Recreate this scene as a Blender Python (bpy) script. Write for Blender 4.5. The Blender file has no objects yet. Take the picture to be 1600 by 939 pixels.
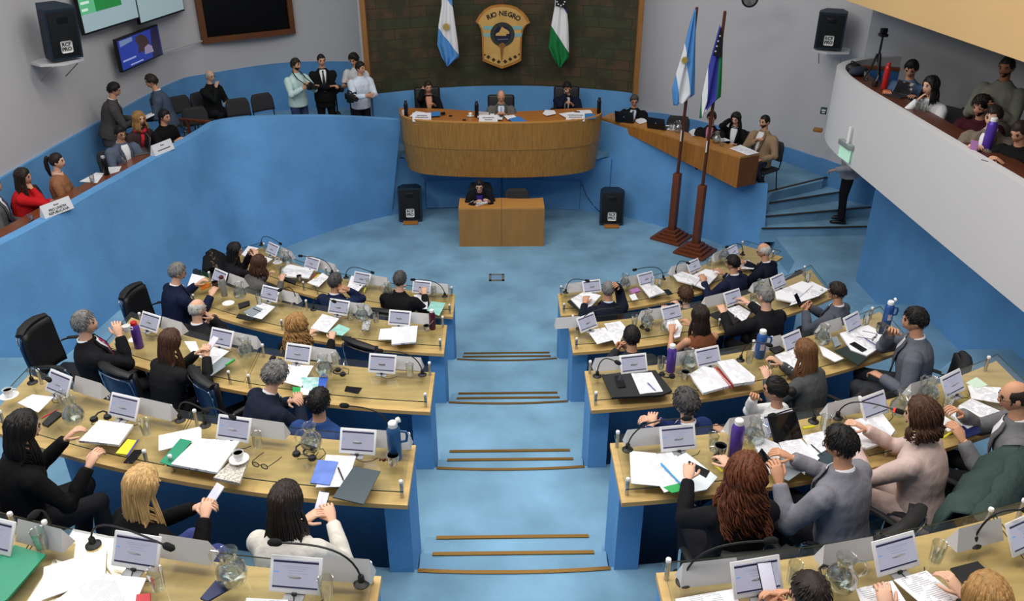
import bpy, bmesh, math, random
import numpy as np
from mathutils import Vector, Matrix, Euler
random.seed(7)
SC = bpy.context.scene
COL = SC.collection
# ---------------------------------------------------------------- camera
F_PX, TH, PS = 1280.0, math.radians(27.67), math.radians(0.928)
CAM = np.array([-0.13, 0.0, 6.35])
cd = bpy.data.cameras.new('camera'); cam = bpy.data.objects.new('camera', cd); COL.objects.link(cam)
cam.location = CAM.tolist(); cam.rotation_euler = (math.pi/2-TH, 0, -PS)
cd.sensor_fit = 'HORIZONTAL'; cd.sensor_width = 36.0; cd.lens = F_PX*36/1600; cd.clip_start = .05
SC.camera = cam
# ---------------------------------------------------------------- light of the hall
W = bpy.data.worlds.new('world'); SC.world = W; W.use_nodes = True
W.node_tree.nodes['Background'].inputs[0].default_value = (.93, .96, 1, 1)
W.node_tree.nodes['Background'].inputs[1].default_value = .26
def area(name, loc, sx, sy, power, rot=(0,0,0), col=(1,.97,.93)):
    l = bpy.data.lights.new(name, 'AREA'); l.shape = 'RECTANGLE'; l.size = sx; l.size_y = sy; l.energy = power; l.color = col
    o = bpy.data.objects.new(name, l); COL.objects.link(o); o.location = loc; o.rotation_euler = rot; return o
area('ceiling_lamp_rear', (0, 2.6, 9.2), 6.5, 1.2, 270)
area('ceiling_lamp_middle', (0, 6.4, 9.2), 7.5, 1.2, 255)
area('ceiling_lamp_front', (0, 10.6, 9.2), 7.0, 1.2, 195)
area('fill_light_right_wall', (-5.6, 6.0, 8.6), 1.2, 7.0, 290, (0, math.radians(-48), 0))  # added fill aimed at the dim right wall, not a known fixture
area('ceiling_lamp_dais', (0, 14.2, 9.2), 6.0, 1.0, 60)
SC.view_settings.view_transform = 'Standard'; SC.view_settings.look = 'None'
SC.view_settings.gamma = 1; SC.view_settings.use_curve_mapping = False
SC.view_settings.exposure = 0.0
SC.cycles.use_denoising = True
SC.cycles.max_bounces = 8; SC.cycles.transparent_max_bounces = 24
SC.cycles.sample_clamp_indirect = 4.0
SC.cycles.caustics_reflective = False; SC.cycles.caustics_refractive = False
# ---------------------------------------------------------------- where a line of sight meets a level
_s, _c = math.sin(TH), math.cos(TH)
FW = np.array([math.sin(PS)*_c, math.cos(PS)*_c, -_s]); RT = np.array([math.cos(PS), -math.sin(PS), 0.0]); UP = np.cross(RT, FW)
def ray(px, py): return FW + RT*(px-800)/F_PX - UP*(py-469.5)/F_PX
def at(px, py, z):
    r = ray(px, py); return Vector(CAM + r*((z-CAM[2])/r[2]))
def atY(px, py, Y):
    r = ray(px, py); return Vector(CAM + r*((Y-CAM[1])/r[1]))
def atX(px, py, X):
    r = ray(px, py); return Vector(CAM + r*((X-CAM[0])/r[0]))
def zat(px, py, x, y):          # height where the sight line passes over a ground point
    r = ray(px, py); t = ((x-CAM[0])*r[0]+(y-CAM[1])*r[1])/(r[0]**2+r[1]**2); return CAM[2]+t*r[2]
# ---------------------------------------------------------------- materials
def srgb(r, g, b):
    f = lambda v: (v/255/12.92) if v/255 <= .04045 else ((v/255+.055)/1.055)**2.4
    return (f(r), f(g), f(b), 1)
MATS = {}
def mat(name, col=(128,128,128), rough=.5, metal=0, spec=.4, emit=None, estr=1, bump=0, bscale=60, vary=0, vscale=3, stretch=(1,1,1), alpha=None, col2=None, detail=4, bdist=.01):
    if name in MATS: return MATS[name]
    m = bpy.data.materials.new(name); MATS[name] = m; m.use_nodes = True
    nt = m.node_tree; N = nt.nodes; L = nt.links; b = N['Principled BSDF']
    c = srgb(*col); b.inputs['Base Color'].default_value = c
    b.inputs['Roughness'].default_value = rough; b.inputs['Metallic'].default_value = metal
    b.inputs['Specular IOR Level'].default_value = spec
    if emit: b.inputs['Emission Color'].default_value = srgb(*emit); b.inputs['Emission Strength'].default_value = estr
    if bump or vary:
        tc = N.new('ShaderNodeTexCoord'); mp = N.new('ShaderNodeMapping'); mp.inputs['Scale'].default_value = stretch
        L.new(tc.outputs['Object'], mp.inputs[0])
    if vary:
        n = N.new('ShaderNodeTexNoise'); n.inputs['Scale'].default_value = vscale; n.inputs['Detail'].default_value = detail
        L.new(mp.outputs[0], n.inputs[0])
        r = N.new('ShaderNodeValToRGB'); e = r.color_ramp.elements
        e[0].position = .3; e[1].position = .7
        if col2: e[0].color = c; e[1].color = srgb(*col2)
        else:
            e[0].color = tuple(x*(1-vary) for x in c[:3])+(1,); e[1].color = tuple(min(1,x*(1+vary)) for x in c[:3])+(1,)
        L.new(n.outputs[0], r.inputs[0]); L.new(r.outputs[0], b.inputs['Base Color'])
    if bump:
        n2 = N.new('ShaderNodeTexNoise'); n2.inputs['Scale'].default_value = bscale; n2.inputs['Detail'].default_value = 3
        L.new(mp.outputs[0], n2.inputs[0])
        bp = N.new('ShaderNodeBump'); bp.inputs['Strength'].default_value = bump; bp.inputs['Distance'].default_value = bdist
        L.new(n2.outputs[0], bp.inputs['Height']); L.new(bp.outputs[0], b.inputs['Normal'])
    return m
def glassmat(name, tint=(1,1,1), refl=.10, rough=.02, edge=0):
    if name in MATS: return MATS[name]
    m = bpy.data.materials.new(name); MATS[name] = m; m.use_nodes = True
    nt = m.node_tree; N = nt.nodes; L = nt.links; N.remove(N['Principled BSDF']); out = N['Material Output']
    t = N.new('ShaderNodeBsdfTransparent'); t.inputs[0].default_value = (*tint, 1)
    g = N.new('ShaderNodeBsdfGlossy'); g.inputs['Roughness'].default_value = rough
    fr = N.new('ShaderNodeLayerWeight'); fr.inputs[0].default_value = .25
    mr = N.new('ShaderNodeMapRange'); mr.inputs[3].default_value = refl*.6; mr.inputs[4].default_value = min(.9, refl*4+edge)
    mx = N.new('ShaderNodeMixShader'); L.new(fr.outputs['Facing'], mr.inputs[0]); L.new(mr.outputs[0], mx.inputs[0])
    L.new(t.outputs[0], mx.inputs[1]); L.new(g.outputs[0], mx.inputs[2]); L.new(mx.outputs[0], out.inputs[0])
    return m
# ---------------------------------------------------------------- mesh builder
class MB:
    def __init__(s): s.v = []; s.f = []; s.m = []
    def add(s, vs, fs, mi=0):
        o = len(s.v); s.v += [tuple(p) for p in vs]; s.f += [tuple(i+o for i in f) for f in fs]; s.m += [mi]*len(fs); return s
    def box(s, c, d, rz=0, M=None, mi=0):
        x, y, z = d[0]/2, d[1]/2, d[2]/2
        vs = [Vector((i*x, j*y, k*z)) for k in (-1,1) for j in (-1,1) for i in (-1,1)]
        if rz: vs = [Matrix.Rotation(rz, 3, 'Z') @ p for p in vs]
        if M is not None: vs = [M @ p for p in vs]
        vs = [p+Vector(c) for p in vs]
        return s.add(vs, [(0,2,3,1),(4,5,7,6),(0,1,5,4),(2,6,7,3),(0,4,6,2),(1,3,7,5)], mi)
    def rbox(s, c, d, r=.01, M=None, mi=0, seg=2):        # box with rounded edges
        bm = bmesh.new(); bmesh.ops.create_cube(bm, size=1)
        bmesh.ops.scale(bm, vec=d, verts=bm.verts)
        bmesh.ops.bevel(bm, geom=bm.edges[:], offset=r, segments=seg, profile=.5, affect='EDGES')
        if M is not None: bmesh.ops.transform(bm, matrix=M.to_4x4(), verts=bm.verts)
        bm.verts.index_update(); vs = [p.co+Vector(c) for p in bm.verts]; fs = [[q.index for q in f.verts] for f in bm.faces]; bm.free()
        return s.add(vs, fs, mi)
    def tube(s, pts, rad, n=8, cap=True, ref=None, mi=0, closed=False):
        pts = [Vector(p) for p in pts]; k = len(pts)
        if not isinstance(rad, (list, tuple)): rad = [rad]*k
        vs = []; prev = None
        for i, p in enumerate(pts):
            if closed: t = pts[(i+1) % k]-pts[i-1]
            else: t = pts[min(i+1, k-1)]-pts[max(i-1, 0)]
            if t.length < 1e-9: t = Vector((0,0,1))
            t.normalize()
            if prev is None:
                a = Vector(ref) if ref is not None else (Vector((0,0,1)) if abs(t.z) < .9 else Vector((1,0,0)))
            else: a = prev
            a = a-t*a.dot(t)
            if a.length < 1e-6: a = Vector((1,0,0))-t*t.x
            a.normalize(); prev = a; b = t.cross(a)
            r = rad[i]; ra, rb = r if isinstance(r, (list, tuple)) else (r, r)
            for j in range(n):
                q = 2*math.pi*j/n; vs.append(p+a*(ra*math.cos(q))+b*(rb*math.sin(q)))
        fs = []
        for i in range(k if closed else k-1):
            i2 = (i+1) % k
            for j in range(n):
                j2 = (j+1) % n; fs.append((i*n+j, i*n+j2, i2*n+j2, i2*n+j))
        if cap and not closed: fs.append(tuple(range(n-1, -1, -1))); fs.append(tuple((k-1)*n+j for j in range(n)))
        return s.add(vs, fs, mi)
    def lathe(s, prof, n=16, c=(0,0,0), M=None, mi=0):
        vs = []; fs = []; k = len(prof)
        for r, z in prof:
            for j in range(n):
                q = 2*math.pi*j/n; p = Vector((r*math.cos(q), r*math.sin(q), z))
                if M is not None: p = M @ p
                vs.append(p+Vector(c))
        for i in range(k-1):
            for j in range(n):
                j2 = (j+1) % n; fs.append((i*n+j, i*n+j2, (i+1)*n+j2, (i+1)*n+j))
        if prof[0][0] > 1e-5: fs.append(tuple(range(n-1, -1, -1)))
        if prof[-1][0] > 1e-5: fs.append(tuple((k-1)*n+j for j in range(n)))
        return s.add(vs, fs, mi)
    def ball(s, c, r, n=10, M=None, mi=0):
        r = r if isinstance(r, (list, tuple)) else (r, r, r); vs = []; fs = []; h = n
        vs.append((0,0,-1))
        for i in range(1, h):
            a = math.pi*i/h-math.pi/2
            for j in range(n):
                q = 2*math.pi*j/n; vs.append((math.cos(a)*math.cos(q), math.cos(a)*math.sin(q), math.sin(a)))
        vs.append((0,0,1))
        for j in range(n):
            fs.append((0, 1+(j+1) % n, 1+j)); e = 1+(h-2)*n; fs.append((len(vs)-1, e+j, e+(j+1) % n))
        for i in range(h-2):
            for j in range(n): fs.append((1+i*n+j, 1+i*n+(j+1) % n, 1+(i+1)*n+(j+1) % n, 1+(i+1)*n+j))
        out = []
        for p in vs:
            p = Vector((p[0]*r[0], p[1]*r[1], p[2]*r[2]))
            if M is not None: p = M @ p
            out.append(p+Vector(c))
        return s.add(out, fs, mi)
    def prism(s, poly, z0, z1, mi=0, M=None):
        n = len(poly); A = sum(poly[i][0]*poly[(i+1) % n][1]-poly[(i+1) % n][0]*poly[i][1] for i in range(n))
        if A < 0: poly = list(poly)[::-1]
        vs = [Vector((p[0], p[1], z0)) for p in poly]+[Vector((p[0], p[1], z1)) for p in poly]
        if M is not None: vs = [M @ p for p in vs]
        fs = [tuple(range(n-1, -1, -1)), tuple(range(n, 2*n))]+[(i, (i+1) % n, n+(i+1) % n, n+i) for i in range(n)]
        return s.add(vs, fs, mi)
    def rings(s, rings, closed_ends=True, mi=0):           # loft through rings of equal count
        n = len(rings[0]); vs = [p for r in rings for p in r]; fs = []
        for i in range(len(rings)-1):
            for j in range(n): fs.append((i*n+j, i*n+(j+1) % n, (i+1)*n+(j+1) % n, (i+1)*n+j))
        if closed_ends: fs.append(tuple(range(n-1, -1, -1))); fs.append(tuple((len(rings)-1)*n+j for j in range(n)))
        return s.add(vs, fs, mi)
    def grid(s, rows, mi=0):                                # open sheet
        n = len(rows[0]); vs = [p for r in rows for p in r]
        return s.add(vs, [(i*n+j, i*n+j+1, (i+1)*n+j+1, (i+1)*n+j) for i in range(len(rows)-1) for j in range(n-1)], mi)
    def mesh(s, name, mats, smooth=None):
        me = bpy.data.meshes.new(name); me.from_pydata(s.v, [], s.f)
        for m in (mats if isinstance(mats, (list, tuple)) else [mats]): me.materials.append(m)
        me.polygons.foreach_set('material_index', s.m)
        if smooth is True: me.polygons.foreach_set('use_smooth', [True]*len(s.f))
        elif smooth: 
            me.polygons.foreach_set('use_smooth', [True]*len(s.f)); me.set_sharp_from_angle(angle=math.radians(smooth))
        me.update(); return me
    def build(s, name, mats, parent=None, smooth=35):
        o = bpy.data.objects.new(name, s.mesh(name, mats, smooth)); COL.objects.link(o)
        if parent is not None: o.parent = parent
        return o
def tag(o, label, cat, group=None):
    o['label'] = label; o['category'] = cat
    if group: o['group'] = group
    return o
def thing(name, label, cat, loc=(0,0,0), rz=0, group=None):
    o = bpy.data.objects.new(name, None); COL.objects.link(o); o.location = loc; o.rotation_euler = (0,0,rz)
    o.empty_display_size = .1
    return tag(o, label, cat, group)
def struct(o): o['kind'] = 'structure'; return o
def centre(o):                                              # put a mesh object's origin at its base centre
    me = o.data; n = len(me.vertices); a = np.empty(n*3); me.vertices.foreach_get('co', a); a = a.reshape(-1,3)
    lo, hi = a.min(0), a.max(0); c = np.array([(lo[0]+hi[0])/2, (lo[1]+hi[1])/2, lo[2]])
    me.vertices.foreach_set('co', (a-c).ravel()); me.update(); o.location = Vector(o.location)+Vector(c); return o
def copy_tree(o, parent=None):
    c = o.copy(); COL.objects.link(c)
    if parent is not None: c.parent = parent
    for ch in list(o.children): copy_tree(ch, c)
    return c
# labels of repeats are told apart by row and order from the aisle
ROWN = {1:'front', 2:'second', 3:'third', 4:'fourth', 5:'rearmost'}
ORD = ['nearest the aisle', 'second from the aisle', 'third from the aisle', 'fourth from the aisle', 'fifth from the aisle', 'sixth from the aisle', 'seventh from the aisle', 'eighth from the aisle', 'ninth from the aisle']
REG = {}
def reg(o, desc, row, side, group=None):
    REG.setdefault((desc, row, side), []).append(o)
    if group: o['group'] = group
    return o
def finish_labels():
    for (desc, row, side), lst in REG.items():
        lst.sort(key=lambda o: abs(o.location.x))
        for i, o in enumerate(lst):
            o['label'] = f"{desc}, {ORD[i]+' in ' if len(lst) > 1 else 'in '}{ROWN[row]} {side} desk row"
# shared materials
M_CARPET = mat('blue_carpet_floor', (124,166,194), .95, spec=.1, bump=.5, bscale=90, vary=.22, vscale=1.6, detail=8)
M_CARPETW = mat('blue_carpet_wall', (102,158,210), .95, spec=.1, bump=.4, bscale=70, vary=.14, vscale=1.2, detail=8)
M_WHITE = mat('white_plaster', (205,203,205), .85, spec=.2, bump=.15, bscale=8, vary=.02, vscale=.7)
M_WOOD = mat('light_desk_wood', (204,170,110), .42, vary=.13, vscale=2.2, stretch=(1.2,9,9), bump=.04, bscale=14)
M_WOODE = mat('desk_edge_wood', (210,168,104), .5)
M_WOODF = mat('podium_wood', (158,114,52), .4, vary=.22, vscale=7, stretch=(6,6,.35))
M_WOODT = mat('podium_top_wood', (176,112,52), .35, vary=.16, vscale=3, stretch=(1,7,7))
M_WOODS = mat('stenographer_desk_wood', (164,118,62), .5, vary=.1, vscale=2, stretch=(4,4,.6))
M_DARKW = mat('dark_red_wood', (106,54,28), .4, vary=.2, vscale=6, stretch=(6,6,.5))
M_BRASS = mat('brass_strip', (132,98,44), .4, .6)
M_CHROME = mat('chrome', (205,205,210), .15, 1)
M_ALU = mat('brushed_aluminium', (190,190,192), .32, .9)
M_CAPW = mat('white_post_cap', (235,235,235), .4)
M_BLACKP = mat('black_plastic', (22,22,24), .45)
M_BLACKL = mat('black_leather', (24,24,26), .5, bump=.15, bscale=120)
M_NAVYP = mat('navy_chair_shell', (26,52,88), .35)
M_DGREY = mat('dark_grey_fabric', (52,52,55), .9, bump=.2, bscale=200)
M_PAPER = mat('white_paper', (238,238,242), .8, spec=.2)
M_GLASS = glassmat('clear_glass', (.95,.97,.965), .17, .04, .2)
M_PANE = glassmat('shelf_glass', (.95,.975,.955), .055)
M_GEDGE = mat('glass_edge', (38,66,60), .2)
M_WATER = glassmat('water', (.90,.94,.94), .2, .05, .2)
# ================================================================ the setting
ZF = .16                          # hall floor
YC = {1:14.9, 2:14.4, 3:13.8, 4:12.9, 5:12.0}
RR = {1:5.625, 2:6.835, 3:7.99, 4:8.81, 5:9.61}
XC = -.045; LV = lambda k: .486*k; DZ = .745; DD = .63; GZ = .085
XA = {'left':-.70, 'right':.70}    # aisle ends measured from the arc centre
ZL, ZD, ZR = 1.60, 1.40, 1.15      # side galleries and dais
def arcpt(k, r, a): return (XC+r*math.sin(a), YC[k]-r*math.cos(a))
# floor of the hall
mb = MB(); mb.box((0, 8, ZF-.1), (16, 26, .2)); struct(mb.build('floor', M_CARPET))
# stepped platforms
for k in range(1, 6):
    r = RR[k]-.17; amax = {1:1.12, 2:.86, 3:.74, 4:.72, 5:.70}[k]
    pl = [arcpt(k, r, -amax+2*amax*i/60) for i in range(61)]
    e = {1:(5.45, 13.8)}.get(k)
    L0 = pl[0]; R0 = pl[-1]
    if k == 1: poly = [(-7.4, L0[1])]+pl+[(R0[0], 13.85), (7.4, 13.85), (7.4, -3), (-7.4, -3)]
    else: poly = [(-7.4, L0[1])]+pl+[(7.4, R0[1]), (7.4, -3), (-7.4, -3)]
    mb = MB(); mb.prism(poly, ZF-.05 if k == 1 else LV(k-1)-.05, LV(k)); struct(mb.build(f'trim_{k}', M_CARPET)); 
ED = {k: YC[k]-math.sqrt((RR[k]-.17)**2-.3**2) for k in YC}
n = 10
for k in range(1, 5):
    low = ZF if k == 1 else LV(k-1); h = (LV(k)-low)/3; t = .27 if k == 1 else .34
    sb = MB(); n += 1
    for i in (1, 2):
        sb.box((XC, ED[k]+t*i/2-.15, (low-.02+LV(k)-h*i)/2), (1.40, t*i+.3, LV(k)-h*i-low+.02))
    struct(sb.build(f'trim_{n}', M_CARPET))
    for i in (0, 1, 2):
        wd = 1.41 if i == 0 else 1.22
        y = (YC[k]-math.sqrt((RR[k]-.17)**2-.49)-.02 if i == 0 else ED[k]+t*i)
        nb = MB(); nb.box((XC, y-.012, LV(k)-h*i+.004), (wd, .034, .012)); n += 1
        if i == 0:
            nb = MB(); pts = [arcpt(k, RR[k]-.17, a*.7/RR[k]) for a in np.linspace(-1, 1, 9)]
            rows = [[(p[0], p[1]+.004, LV(k)+.008) for p in pts], [(p[0], p[1]-.03, LV(k)+.008) for p in pts]]
            nb.grid(rows); rows = [[(p[0], p[1]+.004, LV(k)-.02) for p in pts], [(p[0], p[1]+.004, LV(k)+.008) for p in pts]]; nb.grid(rows)
        struct(nb.build(f'trim_{n}', M_BRASS))
# parapet walls around the hall, ruled between a base line and a top line
def ruled(name, base, top, thick, m, capm=None, out=None):
    k = len(base); mb = MB(); B = [Vector(p) for p in base]; T = [Vector(p) for p in top]
    def nrm(P, i):
        d = P[min(i+1,k-1)]-P[max(i-1,0)]; v = Vector((-d.y, d.x, 0)); v.normalize(); return v*thick
    B2 = [B[i]+nrm(B, i) for i in range(k)]; T2 = [T[i]+nrm(T, i) for i in range(k)]
    vs = B+T+T2+B2; fs = []
    for i in range(k-1):
        for q in range(4): a = q*k+i; b = ((q+1) % 4)*k+i; fs.append((a, a+1, b+1, b))
    fs += [(0, k, 2*k, 3*k), (k-1, 4*k-1, 3*k-1, 2*k-1)]
    mb.add(vs, fs); o = mb.build(name, m, smooth=50); 
    bm = bmesh.new(); bm.from_mesh(o.data); bmesh.ops.recalc_face_normals(bm, faces=bm.faces); bm.to_mesh(o.data); bm.free()
    return struct(o)
def spline(P, n=8):
    P = [Vector(p) for p in P]; out = []
    for i in range(len(P)-1):
        p0, p1, p2, p3 = P[max(i-1,0)], P[i], P[i+1], P[min(i+2,len(P)-1)]
        for j in range(n):
            t = j/n; out.append(.5*((2*p1)+(p2-p0)*t+(2*p0-5*p1+4*p2-p3)*t*t+(3*p1-p0-3*p2+p3)*t**3))
    return out+[P[-1]]
ZP = 2.5
lt = [(-6.8,-1,2.6), (-6.4,4,2.55), (-6.15,7.6,2.52), tuple(at(60,352,ZP)), tuple(at(150,300,ZP)), tuple(at(240,250,ZP)), tuple(at(318,205,ZP)), tuple(at(345,190,ZP)), tuple(at(400,184,ZP)), tuple(at(500,182,2.42)), tuple(at(560,184,2.32)), tuple(at(626,188,2.2))]
lb = [(-6.5,-1,ZF), (-6.1,4,ZF), (-5.7,7.4,ZF), (-5.4,8.9,ZF), (-5.25,10,ZF), (-5.0,11.3,ZF), (-4.75,12.6,ZF), (-4.5,13.4,ZF), tuple(at(450,385,ZF)), tuple(at(510,363,ZF)), tuple(at(565,347,ZF)), tuple(at(612,336,ZF))]
LT, LB = spline(lt, 6), spline(lb, 6)
ruled('wall_left_parapet', LB, LT, .16, M_CARPETW)
rt_ = [tuple(at(938,189,1.98)), tuple(at(1000,208,1.90)), tuple(at(1070,240,1.70)), tuple(at(1120,262,1.57)), tuple(at(1155,284,1.44)), tuple(at(1200,287,1.42))]
rb_ = [tuple(at(935,331,ZF)), tuple(at(985,341,ZF)), tuple(at(1050,358,ZF)), tuple(at(1105,374,ZF)), tuple(at(1141,387,ZF)), tuple(at(1192,398,ZF))]
R_T, R_B = spline(rt_, 6), spline(rb_, 6)
ruled('wall_right_parapet', R_B, R_T, .05, M_CARPETW)
# wall under the dais, with two flat framed carpet panels
nb = [at(600,338,ZF), at(690,324,ZF), at(783,321,ZF), at(870,324,ZF), at(950,334,ZF)]
NB = spline(nb, 6); NT = [Vector((p.x, p.y, 1.30)) for p in NB]
ruled('wall_dais_niche', NB, NT, .12, M_CARPETW)
fr = MB()
def nich(px, py):
    y = 16.0
    for _ in range(4):
        p = atY(px, py, y); 
        y = float(np.interp(p.x, [q.x for q in NB], [q.y for q in NB]))-.02
    return atY(px, py, y)
for q in ([(664,283),(784,278),(784,321),(666,324)], [(784,278),(908,284),(905,327),(784,321)]):
    fr.tube([nich(*p) for p in q], .016, 5, closed=True)
struct(fr.build('trim_40', mat('pale_blue_trim', (96,150,200), .7)))
def lerp_out(Bp, Tp, i, z, off):
    f = lambda i: Bp[i].lerp(Tp[i], (z-Bp[i].z)/(Tp[i].z-Bp[i].z))
    d = f(min(i+1, len(Bp)-1))-f(max(i-1, 0)); v = Vector((-d.y, d.x, 0)); v.normalize(); p = f(i)+v*off; return (p.x, p.y)
# dais slab and side gallery floors
ds = [(p.x, p.y+.12) for p in (at(640,300,1.3), at(700,300,1.3))]
mb = MB(); mb.prism([(-1.7,15.45),(-1.2,15.3),(-.6,15.2),(0,15.18),(.6,15.2),(1.2,15.3),(1.7,15.45),(2.1,15.75),(2.1,17.6),(-2.1,17.6),(-2.1,15.75)], 1.33, ZD); struct(mb.build('floor_dais', M_CARPET))
lp = [(p.x-.05, p.y+.05) for p in LT[6:]]
mb = MB(); mb.prism([(-8.2,2.0),(-6.0,2.0)]+[lerp_out(LB, LT, i, ZL-.08, .13) for i in range(14, 60)]+[(-2.5,16.4),(-2.1,20.2),(-8.2,20.2)], ZL-.15, ZL); struct(mb.build('floor_left_gallery', M_CARPET))
rp = [lerp_out(R_B, R_T, i, ZR-.1, .05) for i in range(len(R_T))]
mb = MB(); mb.prism(rp+[tuple(at(1207,301,ZR))[:2], tuple(at(1286,282,ZR))[:2], (6.3,15.4),(8,15.4),(8,18),(2.1,18)], ZR-.3, ZR); struct(mb.build('floor_right_gallery', M_CARPET))
# winding stairs at the right
stp = [((1206,298),(1284,279)), ((1205,317),(1302,302)), ((1203,338),(1304,329)), ((1203,357),(1312,355))]
for i, (a, b) in enumerate(stp):
    z = ZR-.166*i; A = at(*a, z); B = at(*b, z); d = (B-A); d.normalize(); A = A-d*.15; B = B+d*(.9 if i > 0 else .25)
    nn = Vector((-d.y, d.x, 0)); mb = MB(); mb.prism([(A.x,A.y),(B.x,B.y),(B.x+nn.x*2.2,B.y+nn.y*2.2),(A.x+nn.x*2.2,A.y+nn.y*2.2)], LV(1)-.1, z-.004)
    struct(mb.build(f'trim_{41+i}', M_CARPET))
    mb = MB(); mb.box((A+B)/2+Vector((0,0,.004)), ((B-A).length, .05, .014), rz=math.atan2(d.y, d.x)); struct(mb.build(f'trim_{46+i}', mat('dark_nosing', (52,44,34), .5)))
# outer walls: blue dado below, white plaster above
def wallpair(name, plan, z0, zd, z1, dz=None):
    P = spline(plan, 6) if len(plan) > 2 else [Vector(p) for p in plan]
    zds = dz if dz else [zd]*len(P)
    if dz: zds = np.interp(np.linspace(0, 1, len(P)), np.linspace(0, 1, len(dz)), dz)
    b = [(p[0], p[1], z0) for p in P]; t = [(p[0], p[1], zz) for p, zz in zip(P, zds)]
    ruled('wall_'+name+'_dado', b, t, .14, M_CARPETW)
    b = []; t2 = []
    for i, p in enumerate(P):
        d = P[min(i+1,len(P)-1)]-P[max(i-1,0)]; v = Vector((-d.y, d.x, 0)); v.normalize()
        b.append((p[0]+v.x*.05, p[1]+v.y*.05, zds[i]-.01)); t2.append((p[0]+v.x*.05, p[1]+v.y*.05, z1))
    ruled('wall_'+name, b, t2, .12, M_WHITE)
ZDADO = 2.62
LWALL = [(-7.3,-1,0), (-7.15,6.5,0), tuple(at(0,280,ZDADO)), tuple(at(130,205,ZDADO)), tuple(at(270,130,ZDADO)), tuple(at(330,115,ZDADO)), tuple(at(450,98,ZDADO)), tuple(at(575,97,ZDADO)), (-2.3,18.4,0)]
wallpair('left', LWALL, ZL-.1, ZDADO, 7.0)
LWP = spline(LWALL, 6)
def on_left_wall(px, py, off=.0):                          # point on the left wall seen at a pixel
    r = ray(px, py); best = None
    for i in range(len(LWP)-1):
        a, b = LWP[i], LWP[i+1]; d = b-a; dx, dy = d.x, d.y
        det = r[0]*(-dy)-r[1]*(-dx)
        if abs(det) < 1e-9: continue
        t = ((a.x-CAM[0])*(-dy)-(a.y-CAM[1])*(-dx))/det; u = (r[0]*(a.y-CAM[1])-r[1]*(a.x-CAM[0]))/det
        if t > 0 and 0 <= u <= 1:
            nn = Vector((dy, -dx, 0)); nn.normalize(); best = (Vector(CAM+r*t)+nn*off, nn, math.atan2(dy, dx))
    return best
# stone apse behind the dais
def apse(px, py):
    y = 17.0
    for _ in range(5):
        x = atY(px, py, y).x; y = 17.2-.7*min(1.3, (abs(x)/2.62))**2
    return atY(px, py, y)
AP = [(x, 17.2-.7*(abs(x)/2.62)**2) for x in np.linspace(-2.62, 2.62, 25)]
AP[0] = (-2.66, AP[0][1]); AP[-1] = (2.56, AP[-1][1])
ruled('wall_apse_dado', [(p[0],p[1],ZD-.1) for p in AP], [(p[0],p[1],2.38) for p in AP], .14, M_CARPETW)
ms = mat('apse_stone', (70,56,42), .8, bump=.35, bscale=14)
N = ms.node_tree.nodes; L = ms.node_tree.links; B_ = N['Principled BSDF']
tc = N.new('ShaderNodeTexCoord'); mp = N.new('ShaderNodeMapping'); mp.inputs['Rotation'].default_value = (math.pi/2, 0, 0)
L.new(tc.outputs['Object'], mp.inputs[0])
br = N.new('ShaderNodeTexBrick'); L.new(mp.outputs[0], br.inputs[0])
br.inputs['Color1'].default_value = srgb(84,64,46); br.inputs['Color2'].default_value = srgb(58,66,42); br.inputs['Mortar'].default_value = srgb(42,38,30)
br.inputs['Scale'].default_value = 1.0; br.inputs['Mortar Size'].default_value = .006; br.inputs['Brick Width'].default_value = .62; br.inputs['Row Height'].default_value = .2
nz = N.new('ShaderNodeTexNoise'); nz.inputs['Scale'].default_value = 3.2; nz.inputs['Detail'].default_value = 6; L.new(tc.outputs['Object'], nz.inputs[0])
mx = N.new('ShaderNodeMix'); mx.data_type = 'RGBA'; mx.blend_type = 'MIX'
rp_ = N.new('ShaderNodeValToRGB'); rp_.color_ramp.elements[0].position = .42; rp_.color_ramp.elements[1].position = .6; L.new(nz.outputs[0], rp_.inputs[0])
L.new(rp_.outputs[0], mx.inputs[0]); L.new(br.outputs[0], mx.inputs[6]); mx.inputs[7].default_value = srgb(54,54,36); L.new(mx.outputs[2], B_.inputs['Base Color'])
ruled('wall_apse', [(p[0],p[1]+.04,2.37) for p in AP], [(p[0],p[1]+.04,7.0) for p in AP], .14, ms)
for i, s in enumerate((-1, 1)):
    x, y = AP[0] if s < 0 else AP[-1]
    mb = MB(); mb.box((x+s*.05, y+.0, 4.65), (.10, .18, 4.6)); struct(mb.build(f'trim_{51+i}', mat('oak_trim', (150,104,54), .5, vary=.15, vscale=5, stretch=(5,5,.4))))
mb = MB(); mb.box((-2.78, 17.3, 4.2), (.1, 1.4, 5.6)); struct(mb.build('wall_apse_side', M_WHITE))
RWALL = [(2.60,16.75,0), (3.4,17.0,0), (4.5,16.75,0), tuple(at(1211,248,ZR)), tuple(at(1282,274,ZR)), (6.75,14.3,0), (8.2,13.3,0)]
wallpair('right', RWALL, LV(1), 2, 7.0, dz=[1.98,1.82,1.62,1.43,1.47,1.40,1.3])
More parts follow.
